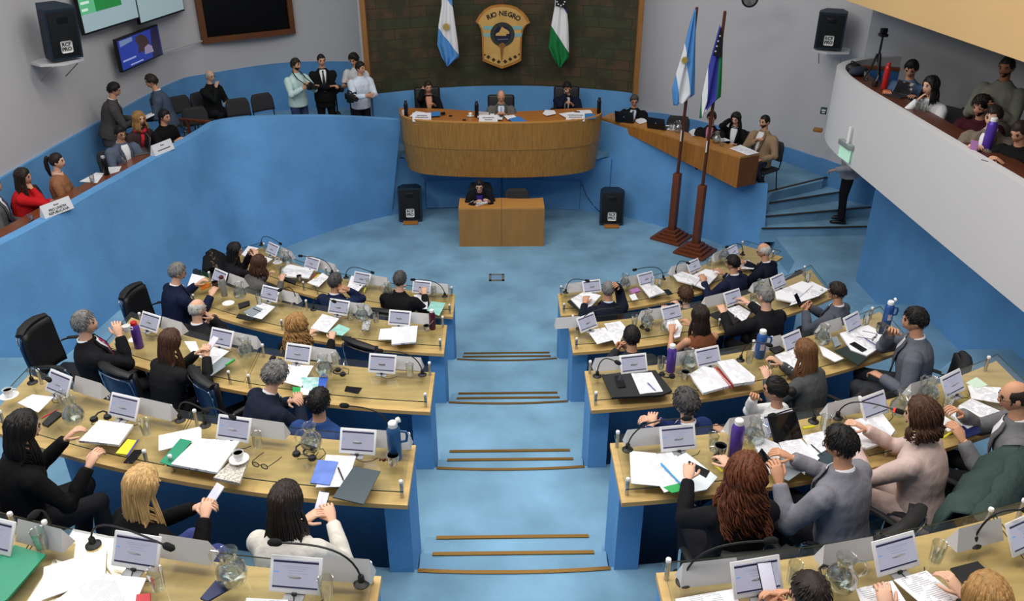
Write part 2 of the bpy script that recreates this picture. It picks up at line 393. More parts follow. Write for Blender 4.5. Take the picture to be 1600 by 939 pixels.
# right gallery: blue wall below, overhanging white balcony, back wall, upper balcony
c0 = at(1335,436,LV(1))
ruled('wall_right_below_gallery', [(7.6,c0.y+.15,LV(1)-.1), (c0.x+.12,c0.y+.1,LV(1)-.1), (c0.x,c0.y-.05,LV(1)-.1), (c0.x+.05,9,LV(1)-.1), (c0.x+.5,4,LV(1)-.1), (c0.x+.9,-1.5,LV(1)-.1)],
      [(7.6,c0.y+.15,2.79), (c0.x+.12,c0.y+.1,2.79), (c0.x,c0.y-.05,2.79), (c0.x+.05,9,2.79), (c0.x+.5,4,2.79), (c0.x+.9,-1.5,2.79)], .15, M_CARPETW)
ZB, ZG, ZT = 2.8, 2.88, 3.82
gp = [(7.2,13.1,0), (6.2,12.95,0), (5.45,12.75,0), (4.95,12.35,0), (4.72,11.8,0), (4.63,11.0,0), (4.62,9.5,0), (4.62,7.5,0), (4.66,5,0), (4.9,1,0), (5.1,-1.5,0)]
GP = spline(gp, 6)
ruled('wall_gallery_front', [(p.x,p.y,ZB) for p in GP], [(p.x,p.y,ZT) for p in GP], .12, mat('gallery_white', (206,205,206), .8, spec=.2, vary=.015, vscale=.6))
mb = MB(); mb.prism([(p.x+.06,p.y-.03) for p in GP]+[(8,-1.5),(8,13.1)], ZB+.01, ZG); struct(mb.build('floor_gallery', M_WHITE))
ruled('wall_gallery_back', [(5.75,13.4,ZG), (6.35,12.3,ZG), (6.5,11,ZG), (6.5,4,ZG), (6.5,-1.5,ZG)], [(5.75,13.4,5.6), (6.35,12.3,5.6), (6.5,11,5.6), (6.5,4,5.6), (6.5,-1.5,5.6)], .12, mat('gallery_back_grey', (170,170,172), .9))
u0, u1 = at(1320,0,4.86), at(1600,97,4.86)
du = u1-u0; du.normalize(); ua = u0-du*2.2; ub = u1+du*5.5
mu = mat('upper_balcony_beige', (206,170,118), .8, vary=.03, vscale=1)
ruled('wall_upper_balcony', [tuple(ua), tuple(ub)], [(ua.x,ua.y,6.1), (ub.x,ub.y,6.1)], .15, mu)
mb = MB(); mb.prism([(ua.x+.1,ua.y),(ub.x+.1,ub.y),(8.4,ub.y),(8.4,ua.y)], 4.87, 5.05); struct(mb.build('ceiling_gallery', M_WHITE))
# floor socket frame
a = at(776,434,ZF); mb = MB()
for dx, dy, sx, sy in ((0,.11,.26,.04),(0,-.11,.26,.04),(.11,0,.04,.26),(-.11,0,.04,.26)): mb.box((dx,dy,.006),(sx,sy,.012))
o = mb.build('floor_socket', mat('bronze_frame', (112,106,98), .5)); o.location = a
lid = MB(); lid.box((0,0,.004), (.18,.18,.008)); lid.build('lid', mat('carpet_lid', (108,150,186), .9), o)
tag(o, 'small bronze square floor socket set in the blue carpet before the small desk', 'floor socket')
# ================================================================ desks in rows
def ang(k, x, r): return math.asin(max(-1, min(1, (x-XC)/r)))
FARX = {1:{'left':None,'right':None}, 2:{'left':-3.98,'right':3.95}, 3:{'left':-4.0,'right':3.9}, 4:{'left':-4.0,'right':4.05}, 5:{'left':-4.3,'right':4.3}}
def arc_strip(k, side, r0, r1, z0, z1, inset=0, f0=0, f1=1, n=20):   # rings of a curved slab between two radii
    xa = XC+XA[side]-(inset if side == 'right' else -inset)*(-1)
    out = []
    for i in range(n+1):
        t = f0+(f1-f0)*i/n; q = []
        for r in (r0, r1):
            a0 = ang(k, xa, r)
            if k == 1: a1 = (-.845 if side == 'left' else .83)
            else: a1 = ang(k, FARX[k][side]+(inset if side == 'left' else -inset), r)
            a = a0+(a1-a0)*t; q.append(arcpt(k, r, a))
        (x0, y0), (x1, y1) = q
        out.append([(x0,y0,z0), (x1,y1,z0), (x1,y1,z1), (x0,y0,z1)])
    return out
def strip_mesh(mb, R, mats_side=(0,0,0,0), end=0):
    n = len(R); vs = [p for r in R for p in r]; 
    for i in range(n-1):
        pass
    o = len(mb.v); mb.v += vs
    for i in range(n-1):
        for j in range(4):
            mb.f.append((o+i*4+j, o+i*4+(j+1) % 4, o+(i+1)*4+(j+1) % 4, o+(i+1)*4+j)); mb.m.append(mats_side[j])
    mb.f += [(o+3,o+2,o+1,o), tuple(o+(n-1)*4+j for j in range(4))]; mb.m += [end, end]
def fix(o):
    bm = bmesh.new(); bm.from_mesh(o.data); bmesh.ops.recalc_face_normals(bm, faces=bm.faces); bm.to_mesh(o.data); bm.free(); return o
post_mesh = None
def make_post():
    global post_mesh
    if post_mesh is None:
        mb = MB(); mb.lathe([(.013,0),(.013,.125)], 12); mb.lathe([(.0145,.123),(.0145,.137),(.012,.141)], 12, mi=1)
        post_mesh = mb.mesh('post', [M_ALU, M_CAPW], 40)
    o = bpy.data.objects.new('post', post_mesh); COL.objects.link(o); return o
for k in range(1, 6):
    for side in ('left', 'right'):
        zt = LV(k)+DZ; r1 = RR[k]; r0 = r1-DD; sg = -1 if side == 'left' else 1
        bx, by = arcpt(k, r1-.3, ang(k, sg*2.2, r1-.3)); low = ZF if k == 1 else LV(k-1)
        t = thing('curved_desk', '', 'desk', (bx, by, LV(k)), 0)
        reg(t, 'long curved wooden desk with blue carpeted end', k, side, 'curved desks in rows')
        off = Vector((-bx, -by, -LV(k)))
        def ch(mb, name, m, smooth=35, par=t):
            mb.v = [tuple(Vector(p)+off) for p in mb.v]; return fix(mb.build(name, m, par, smooth))
        mb = MB(); strip_mesh(mb, arc_strip(k, side, r0, r1, zt-.035, zt), (0,1,0,1), 1)
        ch(mb, 'desktop', [M_WOOD, M_WOODE])
        mb = MB(); strip_mesh(mb, arc_strip(k, side, r0+.03, r0+.06, low+.002, zt-.036, inset=.17), (0,0,0,0)); ch(mb, 'modesty_panel', M_CARPETW)
        xa = XC+XA[side]; y0 = YC[k]-math.sqrt((r1-.145)**2-XA[side]**2); y1 = YC[k]-math.sqrt((r0+.02)**2-XA[side]**2)
        mb = MB(); mb.box((xa+sg*.095, (y0+y1)/2, (low+.002+zt-.036)/2), (.17, y1-y0, zt-.036-low-.002)); ch(mb, 'end_panel', M_CARPETW)
        # glass shelf over the desk, two panes
        for f0, f1 in ((0.0, .497), (.503, 1.0)):
            R = arc_strip(k, side, r0+.012, r1-.035, zt+GZ-.009, zt+GZ, inset=.025, f0=f0, f1=f1, n=10)
            cx = sum(p[0][0] for p in R)/len(R); cy = sum(p[0][1]+p[1][1] for p in R)/len(R)/2
            s = thing('glass_shelf', '', 'glass shelf', (cx, cy, zt)); reg(s, 'clear glass shelf on short silver posts', k, side, 'glass shelves over the desks')
            mb = MB(); strip_mesh(mb, R, (0,1,0,1), 1); mb.v = [(p[0]-cx, p[1]-cy, p[2]-zt) for p in mb.v]
            fix(mb.build('pane', [M_PANE, M_GEDGE], s, 35))
            for f in (.06 if f0 else .03, .965 if f0 == 0 else .94):
                for w in (.06, .93):
                    q = R[int(round(f*10))]; nx = R[1] if f < .5 else R[-2]
                    u = .35 if f < .5 else .35
                    A = Vector(q[0])*(1-w)+Vector(q[1])*w; B = Vector(nx[0])*(1-w)+Vector(nx[1])*w; P = A+(B-A)*u*.3
                    p = make_post(); p.parent = s; p.location = (P.x-cx, P.y-cy, 0)
def radial(x, y, k): return math.atan2(x-XC, YC[k]-y)
def side_of(p): return 'left' if p.x < XC else 'right'
# ================================================================ things on the desks: builders
M_TABW = mat('tablet_white', (232,232,234), .3)
M_SCREEN = mat('tablet_screen', (60,60,70), .25, emit=(196,196,216), estr=.62)
M_SBAR = mat('screen_bar', (30,30,48), .3, emit=(40,38,64), estr=.5)
M_STXT = mat('screen_text', (120,120,140), .3, emit=(150,150,178), estr=.55)
M_SBLUE = mat('screen_blue', (80,130,190), .3, emit=(96,150,204), estr=.6)
def build_tablet():
    r = thing('tablet', '', 'tablet', (0,0,0)); T = Matrix.Rotation(-math.radians(31), 3, 'X')
    mb = MB(); mb.rbox(T @ Vector((0,.006,.108)), (.258,.010,.176), .004, T); mb.build('case', M_TABW, r)
    s = MB(); f = lambda x, z, d: T @ Vector((x, -d, .108+z))
    def q(x0, x1, z0, z1, d, mi): s.add([f(x0,z0,d), f(x1,z0,d), f(x1,z1,d), f(x0,z1,d)], [(0,1,2,3)], mi)
    q(-.112,.112,-.066,.072,.0004,0); q(-.112,.112,.056,.066,.0010,1); q(-.112,.112,-.063,-.055,.0010,1)
    for z, x0, x1 in ((.038,-.06,.07),(.030,-.045,.055),(.018,-.035,.04),(.006,-.03,.06)): q(x0,x1,z,z+.003,.0010,2)
    q(-.108,-.085,.008,.014,.0010,3)
    s.build('screen', [M_SCREEN, M_SBAR, M_STXT, M_SBLUE], r, smooth=None)
    mb = MB(); mb.tube([(0,.03,.11),(0,.10,.006)], [(.005,.03),(.006,.04)], 8); mb.rbox((0,.03,.004), (.10,.11,.008), .003); mb.build('stand', mat('stand_grey', (150,150,152), .3), r)
    mb = MB(); mb.tube([(.0,.01,.02),(.01,-.03,.005),(.06,-.05,.004),(.12,-.03,.004),(.15,.005,.004)], .0028, 5); mb.tube([(-.012,.008,.018),(.012,.008,.018)], .007, 6); mb.build('cable', M_BLACKP, r)
    return r
def build_sign():
    mb = MB(); mb.add([(-.15,-.045,0),(.15,-.045,0),(.135,0,.12),(-.135,0,.12),(-.15,.045,0),(.15,.045,0)], [(0,1,2,3),(3,2,5,4),(0,4,5,1),(1,5,2),(0,3,4)])
    return mb.build('name_sign', mat('sign_white', (206,206,208), .5))
def build_tumbler():
    r = thing('water_glass', '', 'glass', (0,0,0)); mb = MB()
    mb.lathe([(.0,.001),(.027,.001),(.030,.006),(.037,.125),(.0385,.126),(.0355,.125),(.028,.012),(0,.010)], 14); mb.build('tumbler', M_GLASS, r)
    mb = MB(); mb.lathe([(0,.012),(.0275,.012),(.0305,.052),(0,.052)], 14); mb.build('water', M_WATER, r); return r
def build_pitcher():
    r = thing('water_jug', '', 'jug', (0,0,0)); mb = MB()
    pr = [(0,.001),(.045,.001),(.066,.02),(.076,.06),(.070,.10),(.047,.135),(.038,.155),(.041,.185),(.050,.205)]
    mb.lathe(pr+[(.047,.203),(.037,.183),(.034,.155),(.043,.133),(.065,.098),(.071,.06),(.061,.024),(0,.010)], 18); mb.build('body', M_GLASS, r)
    mb = MB(); mb.tube([(.045,0,.19),(.085,0,.185),(.105,0,.15),(.10,0,.11),(.072,0,.085)], [.006,.008,.008,.008,.006], 8); mb.build('handle', M_GLASS, r)
    mb = MB(); mb.lathe([(0,.012),(.06,.024),(.0705,.06),(.064,.098),(0,.098)], 18)
    for i in range(5): mb.rbox((.03*math.cos(i*2.1),.03*math.sin(i*2.1),.082+.006*(i % 2)), (.022,.022,.02), .004, Matrix.Rotation(i, 3, 'Z'))
    mb.build('iced_water', M_WATER, r); return r
P_TAB, P_SIGN, P_TUM, P_JUG = None, None, None, None
def once(key, fn):
    g = globals()
    if g[key] is None: g[key] = fn(); return g[key]
    return copy_tree(g[key])
def gz(k): return LV(k)+DZ+GZ+.0015
def put_tablet(px, py, k, dr=0, dz=.108, signdx=None):
    p = at(px, py, gz(k)+dz); a = radial(p.x, p.y, k)+math.radians(dr); side = side_of(p)
    o = once('P_TAB', build_tablet); off = Matrix.Rotation(a, 3, 'Z') @ Vector((0,-.055,0))
    o.location = (p.x+off.x, p.y+off.y, gz(k)); o.rotation_euler = (0,0,a)
    reg(o, 'white tablet on a desk stand', k, side, 'tablets on the desks')
    s = once('P_SIGN', build_sign); sx = signdx if signdx is not None else (.20 if side == 'left' else -.20)
    aa = radial(p.x, p.y, k); off = Matrix.Rotation(aa, 3, 'Z') @ Vector((sx, .11, 0))
    s.location = (p.x+off.x, p.y+off.y, gz(k)); s.rotation_euler = (0,0,aa); s['category'] = 'name sign'
    reg(s, 'white folded name sign behind a tablet', k, side, 'name signs on the desks')
    return o
def put(kind, px, py, k, rz=None):
    key, fn, desc = {'g': ('P_TUM', build_tumbler, 'water glass half full'), 'j': ('P_JUG', build_pitcher, 'round glass jug of water')}[kind]
    p = at(px, py, gz(k)); o = once(key, fn); o.location = p; o.rotation_euler = (0,0,random.uniform(0,6.3) if rz is None else rz)
    reg(o, desc, k, side_of(p), {'g':'water glasses on the desks','j':'water jugs on the desks'}[kind]); return o
def put_mic(bx, by, hx, hy, k, hz=.25, red=False):
    p = at(bx, by, gz(k)); h = at(hx, hy, gz(k)+hz); d = h-p
    r = thing('gooseneck_microphone', '', 'microphone', p); reg(r, 'black gooseneck microphone', k, side_of(p), 'gooseneck microphones')
    mb = MB(); mb.lathe([(0,0),(.040,0),(.040,.006),(.026,.014),(.017,.018),(.015,.05),(.010,.056)], 16); mb.build('base', M_BLACKP, r)
    b0, b1, b2, b3 = Vector((0,0,.05)), Vector((0,0,.05))+Vector((d.x*.1,d.y*.1,hz*.75)), d*.55+Vector((0,0,hz*.45)), d
    pts = [b0*(1-t)**3+b1*3*t*(1-t)**2+b2*3*t*t*(1-t)+b3*t**3 for t in np.linspace(0,1,12)]
    mb = MB(); mb.tube(pts, .0052, 7); mb.build('neck', M_BLACKP, r)
    e = (pts[-1]-pts[-2]).normalized(); mb = MB()
    mb.tube([pts[-1]-e*.012, pts[-1], pts[-1]+e*.012, pts[-1]+e*.045, pts[-1]+e*.058], [.008,.016,.019,.018,.008], 10); mb.build('foam_head', mat('foam', (18,18,20), .95, bump=.4, bscale=300), r)
    if red: mb = MB(); mb.tube([pts[-1]-e*.016, pts[-1]-e*.004], .0165, 10); mb.build('red_light_ring', mat('red_lamp', (220,40,30), .4, emit=(235,50,36), estr=1.2), r)
    return r
for t in [(425,388,1),(487,410,1),(565,434,1),(658.5,447,1), (342,431,2,-4),(421,457,2),(529,478,2),(624,495,2), (233,501,3),(345,526,3),(465,550,3),(597,566,3), (90,597,4,-5),(192,633,4),(364,667,4),(558.5,687,4), (-14,832,5),(211,858,5),(461,895,5),
          (925,446,1,2),(1010,434,1,6),(1085,414,1,8),(1146.6,391,1,6), (918,502,2,28),(1050,487,2,8),(1146,463,2,6),(1217,438.5,2,6), (990.5,566,3,2),(1107,555,3,6),(1240,531,3,12),(1334,502,3,10), (1060,681.5,4,0),(1218,659,4,4),(1367.5,631,4,8),(1490.6,597,4,8), (1184,898,5,4),(1402,862,5,6),(1606,830,5,8)]:
    put_tablet(*t)
for m in [(695,463,648,437,1),(541,434,580,425,1),(519,427,472,400,1),(409,383,437,380,1), (490,484,520,470,2),(463,472,440,452,2), (660,586,597,548,3), (51,598,74,591,4),(281.6,657,318,640,4),(321,665,360,650,4),(614,684,543,634,4), (565,912,437,848,5),(90,846,58,800,5),(146,852,258,852,5),
          (884,457,915,438,1),(1036,436,994,421,1),(1055,428,1073,410,1),(1160,398,1137,385,1), (905,514,962,481,2), (933,588,962,565,3),(1157,563,1198,538,3), (980.5,703,1068,654,4),(1271,659,1210,648,4,.2),(1308,653,1400,641,4,.22,True), (1068,910,1197,845,5),(1520,850,1600,797,5)]:
    put_mic(*m)
for g in [(566,492,2),(614,500.5,2),(440,430,1),(574,449,1),(678,461,1)][2:]+[(548,498,2),(588,504,2),(438,471,2),(406,476,2),(641,587,3),(525,571,3),(389,551,3),(100,634,4),(230,679,4),(404,700,4),(68,858,5),(512,934,5),(249,921,5),
          (1020,447,1),(974,484,1)][:16]+[(1031,448,1),(991,508,2),(1036,517,2),(1175,475,2),(1260,441,2),(1032,577,3),(1170,568,3),(1352,508,3),(1113,702,4),(1287,672,4),(1478,640,4),(1238,911,5),(1460,878,5),(1107,416,1)]:
    put('g', *g)
for j in [(607,464,1),(449,413,1),(566,501,2),(376,466,2),(508,586,3),(386,558,3),(118,660,4),(488,702,4),(365,910,5),
          (976,450,1),(1131,407,1),(1011,510,2),(1186,462,2),(1074,576,3),(1284,537,3),(1176,693,4),(1404,648,4),(1448,627,4),(1311,919,5)]:
    put('j', *j)
# ---- bottles
def thermos(px, py, z, col, label=None, h=.30, r=.044, handle=False, cap=(236,236,236), open_lid=False, reg_=None, patch=False, name='thermos_bottle', capm=None, blackcap=False):
    p = at(px, py, z); t = thing(name, label or '', 'bottle', p)
    m = mat('bottle_%d_%d_%d' % col, col, .32, .15); M = mat('cap_%d_%d_%d' % cap, cap, .4)
    mb = MB(); mb.lathe([(0,.0),(r*.93,0),(r,.006),(r,h*.74),(r*.94,h*.8),(r*.66,h*.86),(r*.62,h*.87),(0,h*.87)], 18); mb.build('body', m, t)
    mb = MB(); mb.lathe([(r*.64,h*.865),(r*.68,h*.87),(r*.68,h*.96),(r*.55,h*.985),(0,h*.985)], 16); mb.build('cap', M, t)
    if open_lid:
        mb = MB(); T = Matrix.Rotation(math.radians(62), 3, 'Y'); mb.lathe([(0,0),(r*.4,0),(r*.42,.02),(0,.026)], 12, (r*.6,0,h*1.02), T); mb.build('flip_lid', M, t)
    if handle:
        mb = MB(); mb.tube([(r*.9,0,h*.74),(r*1.75,0,h*.72),(r*1.9,0,h*.62),(r*1.75,0,h*.48),(r*.95,0,h*.45)], [.008,.010,.010,.010,.008], 8); mb.build('handle', m, t)
    if patch:
        a = [math.radians(q) for q in range(-115, -64, 10)]
        mb = MB(); mb.grid([[(math.cos(q)*(r+.0008), math.sin(q)*(r+.0008), zz) for q in a] for zz in (h*.33,h*.55)]); mb.build('printed_label', mat('bottle_print', (190,176,190), .5, vary=.5, vscale=60), t)
    if reg_: reg(t, reg_, *({}.get(0) or (bottle_row, side_of(p))))
    return t
thermos(218, 543, gz(3), (88,58,150), 'purple bottle with red lid beside the woman in black with long brown hair', .29, .043, cap=(190,30,40))
thermos(618, 716, gz(4), (46,92,140), 'blue thermos with open white lid at the aisle end of the fourth left desk', .31, .048, handle=True, open_lid=True)
thermos(351, 462, gz(2), (150,150,146), 'brushed steel thermos with dark red cap in front of a tablet', .27, .038, cap=(88,30,34), name='steel_thermos')
thermos(676, 514, gz(2), (84,24,46), 'maroon square bottle with white lid at the aisle end of the second left desk', .25, .036, name='water_bottle')
thermos(1047, 580, gz(3), (88,60,156), 'purple bottle with white cap between two tablets on the third right desk', .29, .042)
thermos(1147, 712, gz(4), (84,58,150), 'tall purple bottle with white cap behind the woman with curly auburn hair', .31, .045)
thermos(1186, 558, gz(3), (50,96,164), 'blue thermos with printed label near the middle of the third right desk', .30, .048, handle=True, patch=True)
thermos(1383, 511, gz(3), (44,86,152), 'blue thermos with open white lid at the wall end of the third right desk', .30, .046, handle=True, open_lid=True, patch=True)
# ---- papers, folders, phones: laid as flat pieces with real thickness
def textmat(name, paper=(240,240,244), ink=(176,176,184)):
    if name in MATS: return MATS[name]
    m = mat(name, paper, .8, spec=.2); nt = m.node_tree; N = nt.nodes; L = nt.links; b = N['Principled BSDF']
    tc = N.new('ShaderNodeTexCoord'); sx = N.new('ShaderNodeSeparateXYZ'); L.new(tc.outputs['Object'], sx.inputs[0])
    w = N.new('ShaderNodeMath'); w.operation = 'MULTIPLY'; w.inputs[1].default_value = 2*math.pi/.011; L.new(sx.outputs['Y'], w.inputs[0])
    sn = N.new('ShaderNodeMath'); sn.operation = 'SINE'; L.new(w.outputs[0], sn.inputs[0])
    gt = N.new('ShaderNodeMath'); gt.operation = 'GREATER_THAN'; gt.inputs[1].default_value = .25; L.new(sn.outputs[0], gt.inputs[0])
    nz = N.new('ShaderNodeTexNoise'); nz.inputs['Scale'].default_value = 22; L.new(tc.outputs['Object'], nz.inputs[0])
    g2 = N.new('ShaderNodeMath'); g2.operation = 'GREATER_THAN'; g2.inputs[1].default_value = .46; L.new(nz.outputs[0], g2.inputs[0])
    ab = N.new('ShaderNodeMath'); ab.operation = 'ABSOLUTE'; L.new(sx.outputs['X'], ab.inputs[0])
    lt_ = N.new('ShaderNodeMath'); lt_.operation = 'LESS_THAN'; lt_.inputs[1].default_value = .078; L.new(ab.outputs[0], lt_.inputs[0])
    m1 = N.new('ShaderNodeMath'); m1.operation = 'MULTIPLY'; L.new(gt.outputs[0], m1.inputs[0]); L.new(g2.outputs[0], m1.inputs[1])
    m2 = N.new('ShaderNodeMath'); m2.operation = 'MULTIPLY'; L.new(m1.outputs[0], m2.inputs[0]); L.new(lt_.outputs[0], m2.inputs[1])
    mx = N.new('ShaderNodeMix'); mx.data_type = 'RGBA'; L.new(m2.outputs[0], mx.inputs[0])
    mx.inputs[6].default_value = srgb(*paper); mx.inputs[7].default_value = srgb(*ink); L.new(mx.outputs[2], b.inputs['Base Color']); return m
M_TEXT = textmat('printed_paper')
LIFT = {}
def sheet(name, quad, z, th, m, label=None, cat='papers', row=None, desc=None, parent=None, lift=True, bev=0, group=None):
    """a flat piece whose outline is given by the four (or more) seen corners at height z"""
    P = [at(x, y, z) for x, y in quad]; c = sum(P, Vector())/len(P); e = P[1]-P[0]; rz = math.atan2(e.y, e.x)
    R = Matrix.Rotation(-rz, 3, 'Z'); pl = [R @ (p-c) for p in P]
    mb = MB(); mb.prism([(p.x, p.y) for p in pl], 0, th)
    o = mb.build(name, m, parent, None if not bev else 40); o.location = (c.x, c.y, z); o.rotation_euler = (0,0,rz)
    if bev:
        b = o.modifiers.new('round', 'BEVEL'); b.width = bev; b.segments = 2
    if parent is None:
        if label: tag(o, label, cat)
        else: o['category'] = cat; o['label'] = ''; reg(o, desc, row, side_of(c), group)
    return o
# ================================================================ podium
FRONT = [(624,178),(628,183.5),(638,187.5),(655,190.5),(690,193),(740,194.5),(783,195),(830,194.5),(870,193),(905,190),(926,186.5),(938,182),(941,177)]
BACK = [(624,171.5),(660,171.8),(699,173.2),(740,176.2),(783,177.5),(830,176),(868,173.5),(900,172),(938,171.5)]
ZPT = 2.30
f_ = [at(x, y, ZPT) for x, y in FRONT]; b_ = [at(x, y, ZPT-.04) for x, y in BACK]
FS = spline(f_, 4); BS = spline(b_, 4)
pod = thing('podium', 'long curved wooden podium raised on the dais under the stone wall', 'podium', (0, 15.3, ZD))
O = Vector((0, 15.3, ZD))
def scl(P, z, s=1.0, dy=0): return [Vector(((p.x+.03)*s-.03, p.y+dy, z)) for p in P]
def panel(P, Q, th, name, m):
    mb = MB(); k = len(P)
    P2 = [p+Vector((0,th,0)) for p in P]; Q2 = [q+Vector((0,th,0)) for q in Q]
    for i in range(k-1): pass
    mb.rings([[P[i]-O, Q[i]-O, Q2[i]-O, P2[i]-O] for i in range(k)]); return fix(mb.build(name, m, pod, 40))
panel(scl(FS, 1.82, .992, .02), scl(FS, ZPT+.02), .05, 'front_panel', M_WOODF)
panel(scl(FS, 1.27, .962, .10), scl(FS, 1.82, .990, .03), .05, 'lower_panel', M_WOODF)
panel(scl(FS, ZPT+.02, 1.0, -.004), scl(FS, ZPT+.042, 1.0, -.004), .055, 'rim', mat('rim_oak', (198,140,70), .4))
mb = MB(); mb.prism([(p.x, p.y-O.y+.03) for p in FS]+[(p.x, p.y-O.y) for p in BS[::-1]], ZPT-.05-O.z, ZPT-.005-O.z); mb.build('worktop', M_WOODT, pod)
for s in (-1, 1):
    e = FS[0] if s < 0 else FS[-1]; mb = MB(); mb.box((e.x-s*.09, e.y+.2-O.y, (ZPT-.05+ZD)/2-O.z), (.04, .44, ZPT-.05-ZD)); mb.build('side_panel', M_WOODF, pod)
# small desk in front of the podium
a, b2 = at(718,385.5,ZF), at(850,385.5,ZF); wdt = b2.x-a.x; H = .735
st = thing('stenographer_desk', 'small two-part wooden desk on the hall floor below the podium', 'desk', ((a.x+b2.x)/2, a.y, ZF))
for i in (0, 1):
    x0 = -wdt/2+i*wdt/2; cx = x0+wdt/4; w = wdt/2-.006
    mb = MB(); mb.box((cx, .012, H/2), (w, .024, H)); mb.build('front_panel', M_WOODS, st)
    mb = MB(); mb.box((x0+.015, .28, H/2-.01), (.024, .5, H-.02)); mb.build('side_panel', M_WOODS, st)
    mb = MB(); mb.box((x0+wdt/2-.018, .28, H/2-.01), (.024, .5, H-.02)); mb.build('side_panel', M_WOODS, st)
    mb = MB(); n = 12; y1 = lambda t: .54-.05*math.sin(math.pi*t)
    mb.prism([(x0+.003, .0)]+[(x0+.003+w, .0)]+[(x0+.003+w*(1-t/n), y1(t/n)) for t in range(n+1)], H, H+.022); mb.build('desktop', mat('sten_top', (196,140,72), .4, vary=.1, vscale=3, stretch=(1,6,6)), st)
# desk of the right gallery
ZQ = 2.03
fe = [at(x, y, ZQ) for x, y in ((940,183.5),(1000,198.5),(1060,216),(1110,230.5),(1157,244.6))]; FE = spline(fe, 5)
c0_ = at(1157,244.6,ZQ); c1_ = at(1187.6,239.4,ZQ); ed = c1_-c0_; dep = min(ed.length, .42); ed.normalize()
rd = thing('gallery_desk', 'long light wooden desk behind the right blue parapet', 'desk', (c0_.x, c0_.y, ZR)); O2 = Vector((c0_.x, c0_.y, ZR))
def bk(p, i):
    t = i/(len(FE)-1); d0 = Vector((.55,.83,0)); d = d0*(1-t)+ed*t; d.normalize(); return p+d*dep
BE = [bk(p, i) for i, p in enumerate(FE)]
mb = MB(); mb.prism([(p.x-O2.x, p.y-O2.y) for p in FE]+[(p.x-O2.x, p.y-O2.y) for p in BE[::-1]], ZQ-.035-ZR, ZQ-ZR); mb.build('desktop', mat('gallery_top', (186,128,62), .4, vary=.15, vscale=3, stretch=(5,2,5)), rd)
def fbz(p):
    t = (p.x-FE[0].x)/(FE[-1].x-FE[0].x); return 1.93*(1-t)+1.45*t+.01
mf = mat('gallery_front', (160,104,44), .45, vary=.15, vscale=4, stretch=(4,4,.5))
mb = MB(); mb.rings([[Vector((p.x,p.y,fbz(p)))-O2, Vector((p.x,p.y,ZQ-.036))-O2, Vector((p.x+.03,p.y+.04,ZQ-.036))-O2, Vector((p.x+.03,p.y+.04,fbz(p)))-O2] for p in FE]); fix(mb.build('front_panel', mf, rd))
d = (c1_-c0_); d.normalize(); q = c0_+d*dep; mb = MB(); pn = Vector((d.y,-d.x,0))
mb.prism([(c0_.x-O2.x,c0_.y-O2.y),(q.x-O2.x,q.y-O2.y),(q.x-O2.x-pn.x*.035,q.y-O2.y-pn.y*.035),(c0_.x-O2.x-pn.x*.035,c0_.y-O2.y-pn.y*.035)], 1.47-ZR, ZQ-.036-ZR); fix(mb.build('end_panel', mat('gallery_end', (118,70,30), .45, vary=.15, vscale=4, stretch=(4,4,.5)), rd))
# table behind the left parapet
ZTB = ZP-.06
li = [p for p in LT if 6.9 < p.y < 13.2 and p.x < -4.6]
tb = thing('gallery_table', 'narrow reddish wooden table running along the left blue parapet', 'table', (li[0].x, li[0].y, ZL)); O3 = Vector((li[0].x, li[0].y, ZL))
mb = MB(); mb.prism([(p.x-.17-O3.x, p.y-O3.y) for p in li]+[(p.x-.50-O3.x, p.y-O3.y+.02) for p in li[::-1]], ZTB-.03-ZL, ZTB-ZL); mb.build('tabletop', mat('table_red_wood', (112,62,36), .3, vary=.18, vscale=3, stretch=(7,1,7)), tb)
for i in range(2, len(li), 6):
    p = li[i]-O3; mb = MB(); mb.box((p.x-.30, p.y, (ZTB-.031-ZL)/2), (.25,.03,ZTB-.031-ZL)); mb.build('leg', M_DARKW, tb)
# dark wooden rail near the standing men
r0, r1 = at(255,184,ZL+.72), at(331,191,ZL+.72)
rl = thing('barrier_rail', 'dark red wooden rail across the left gallery behind the last seat', 'rail', (r0.x, r0.y, ZL)); d = r1-r0
mb = MB(); mb.rbox((d.x/2, d.y/2, .72), (d.length, .05, .05), .01, Matrix.Rotation(math.atan2(d.y,d.x), 3, 'Z')); mb.build('top_rail', M_DARKW, rl)
for t in (.04, .5, .96): mb = MB(); mb.box((d.x*t, d.y*t, .35), (.045,.045,.7)); mb.build('post', M_DARKW, rl)
# ================================================================ writing
def text(s, size, loc, rot, m, parent=None, name='lettering', ext=.002, sx=1.0, align='CENTER', bold=0):
    c = bpy.data.curves.new(name, 'FONT'); c.body = s; c.size = size; c.extrude = ext; c.align_x = align; c.align_y = 'CENTER'; c.resolution_u = 3; c.offset = bold*size
    o = bpy.data.objects.new(name, c); COL.objects.link(o); bpy.context.view_layer.update()
    me = bpy.data.meshes.new_from_object(o.evaluated_get(bpy.context.evaluated_depsgraph_get())); bpy.data.objects.remove(o)
    me.materials.clear(); me.materials.append(m); t = bpy.data.objects.new(name, me); COL.objects.link(t)
    t.location = loc; t.rotation_euler = rot; t.scale = (sx,1,1)
    if parent is not None: t.parent = parent
    return t
M_INK = mat('black_ink', (24,24,26), .7)
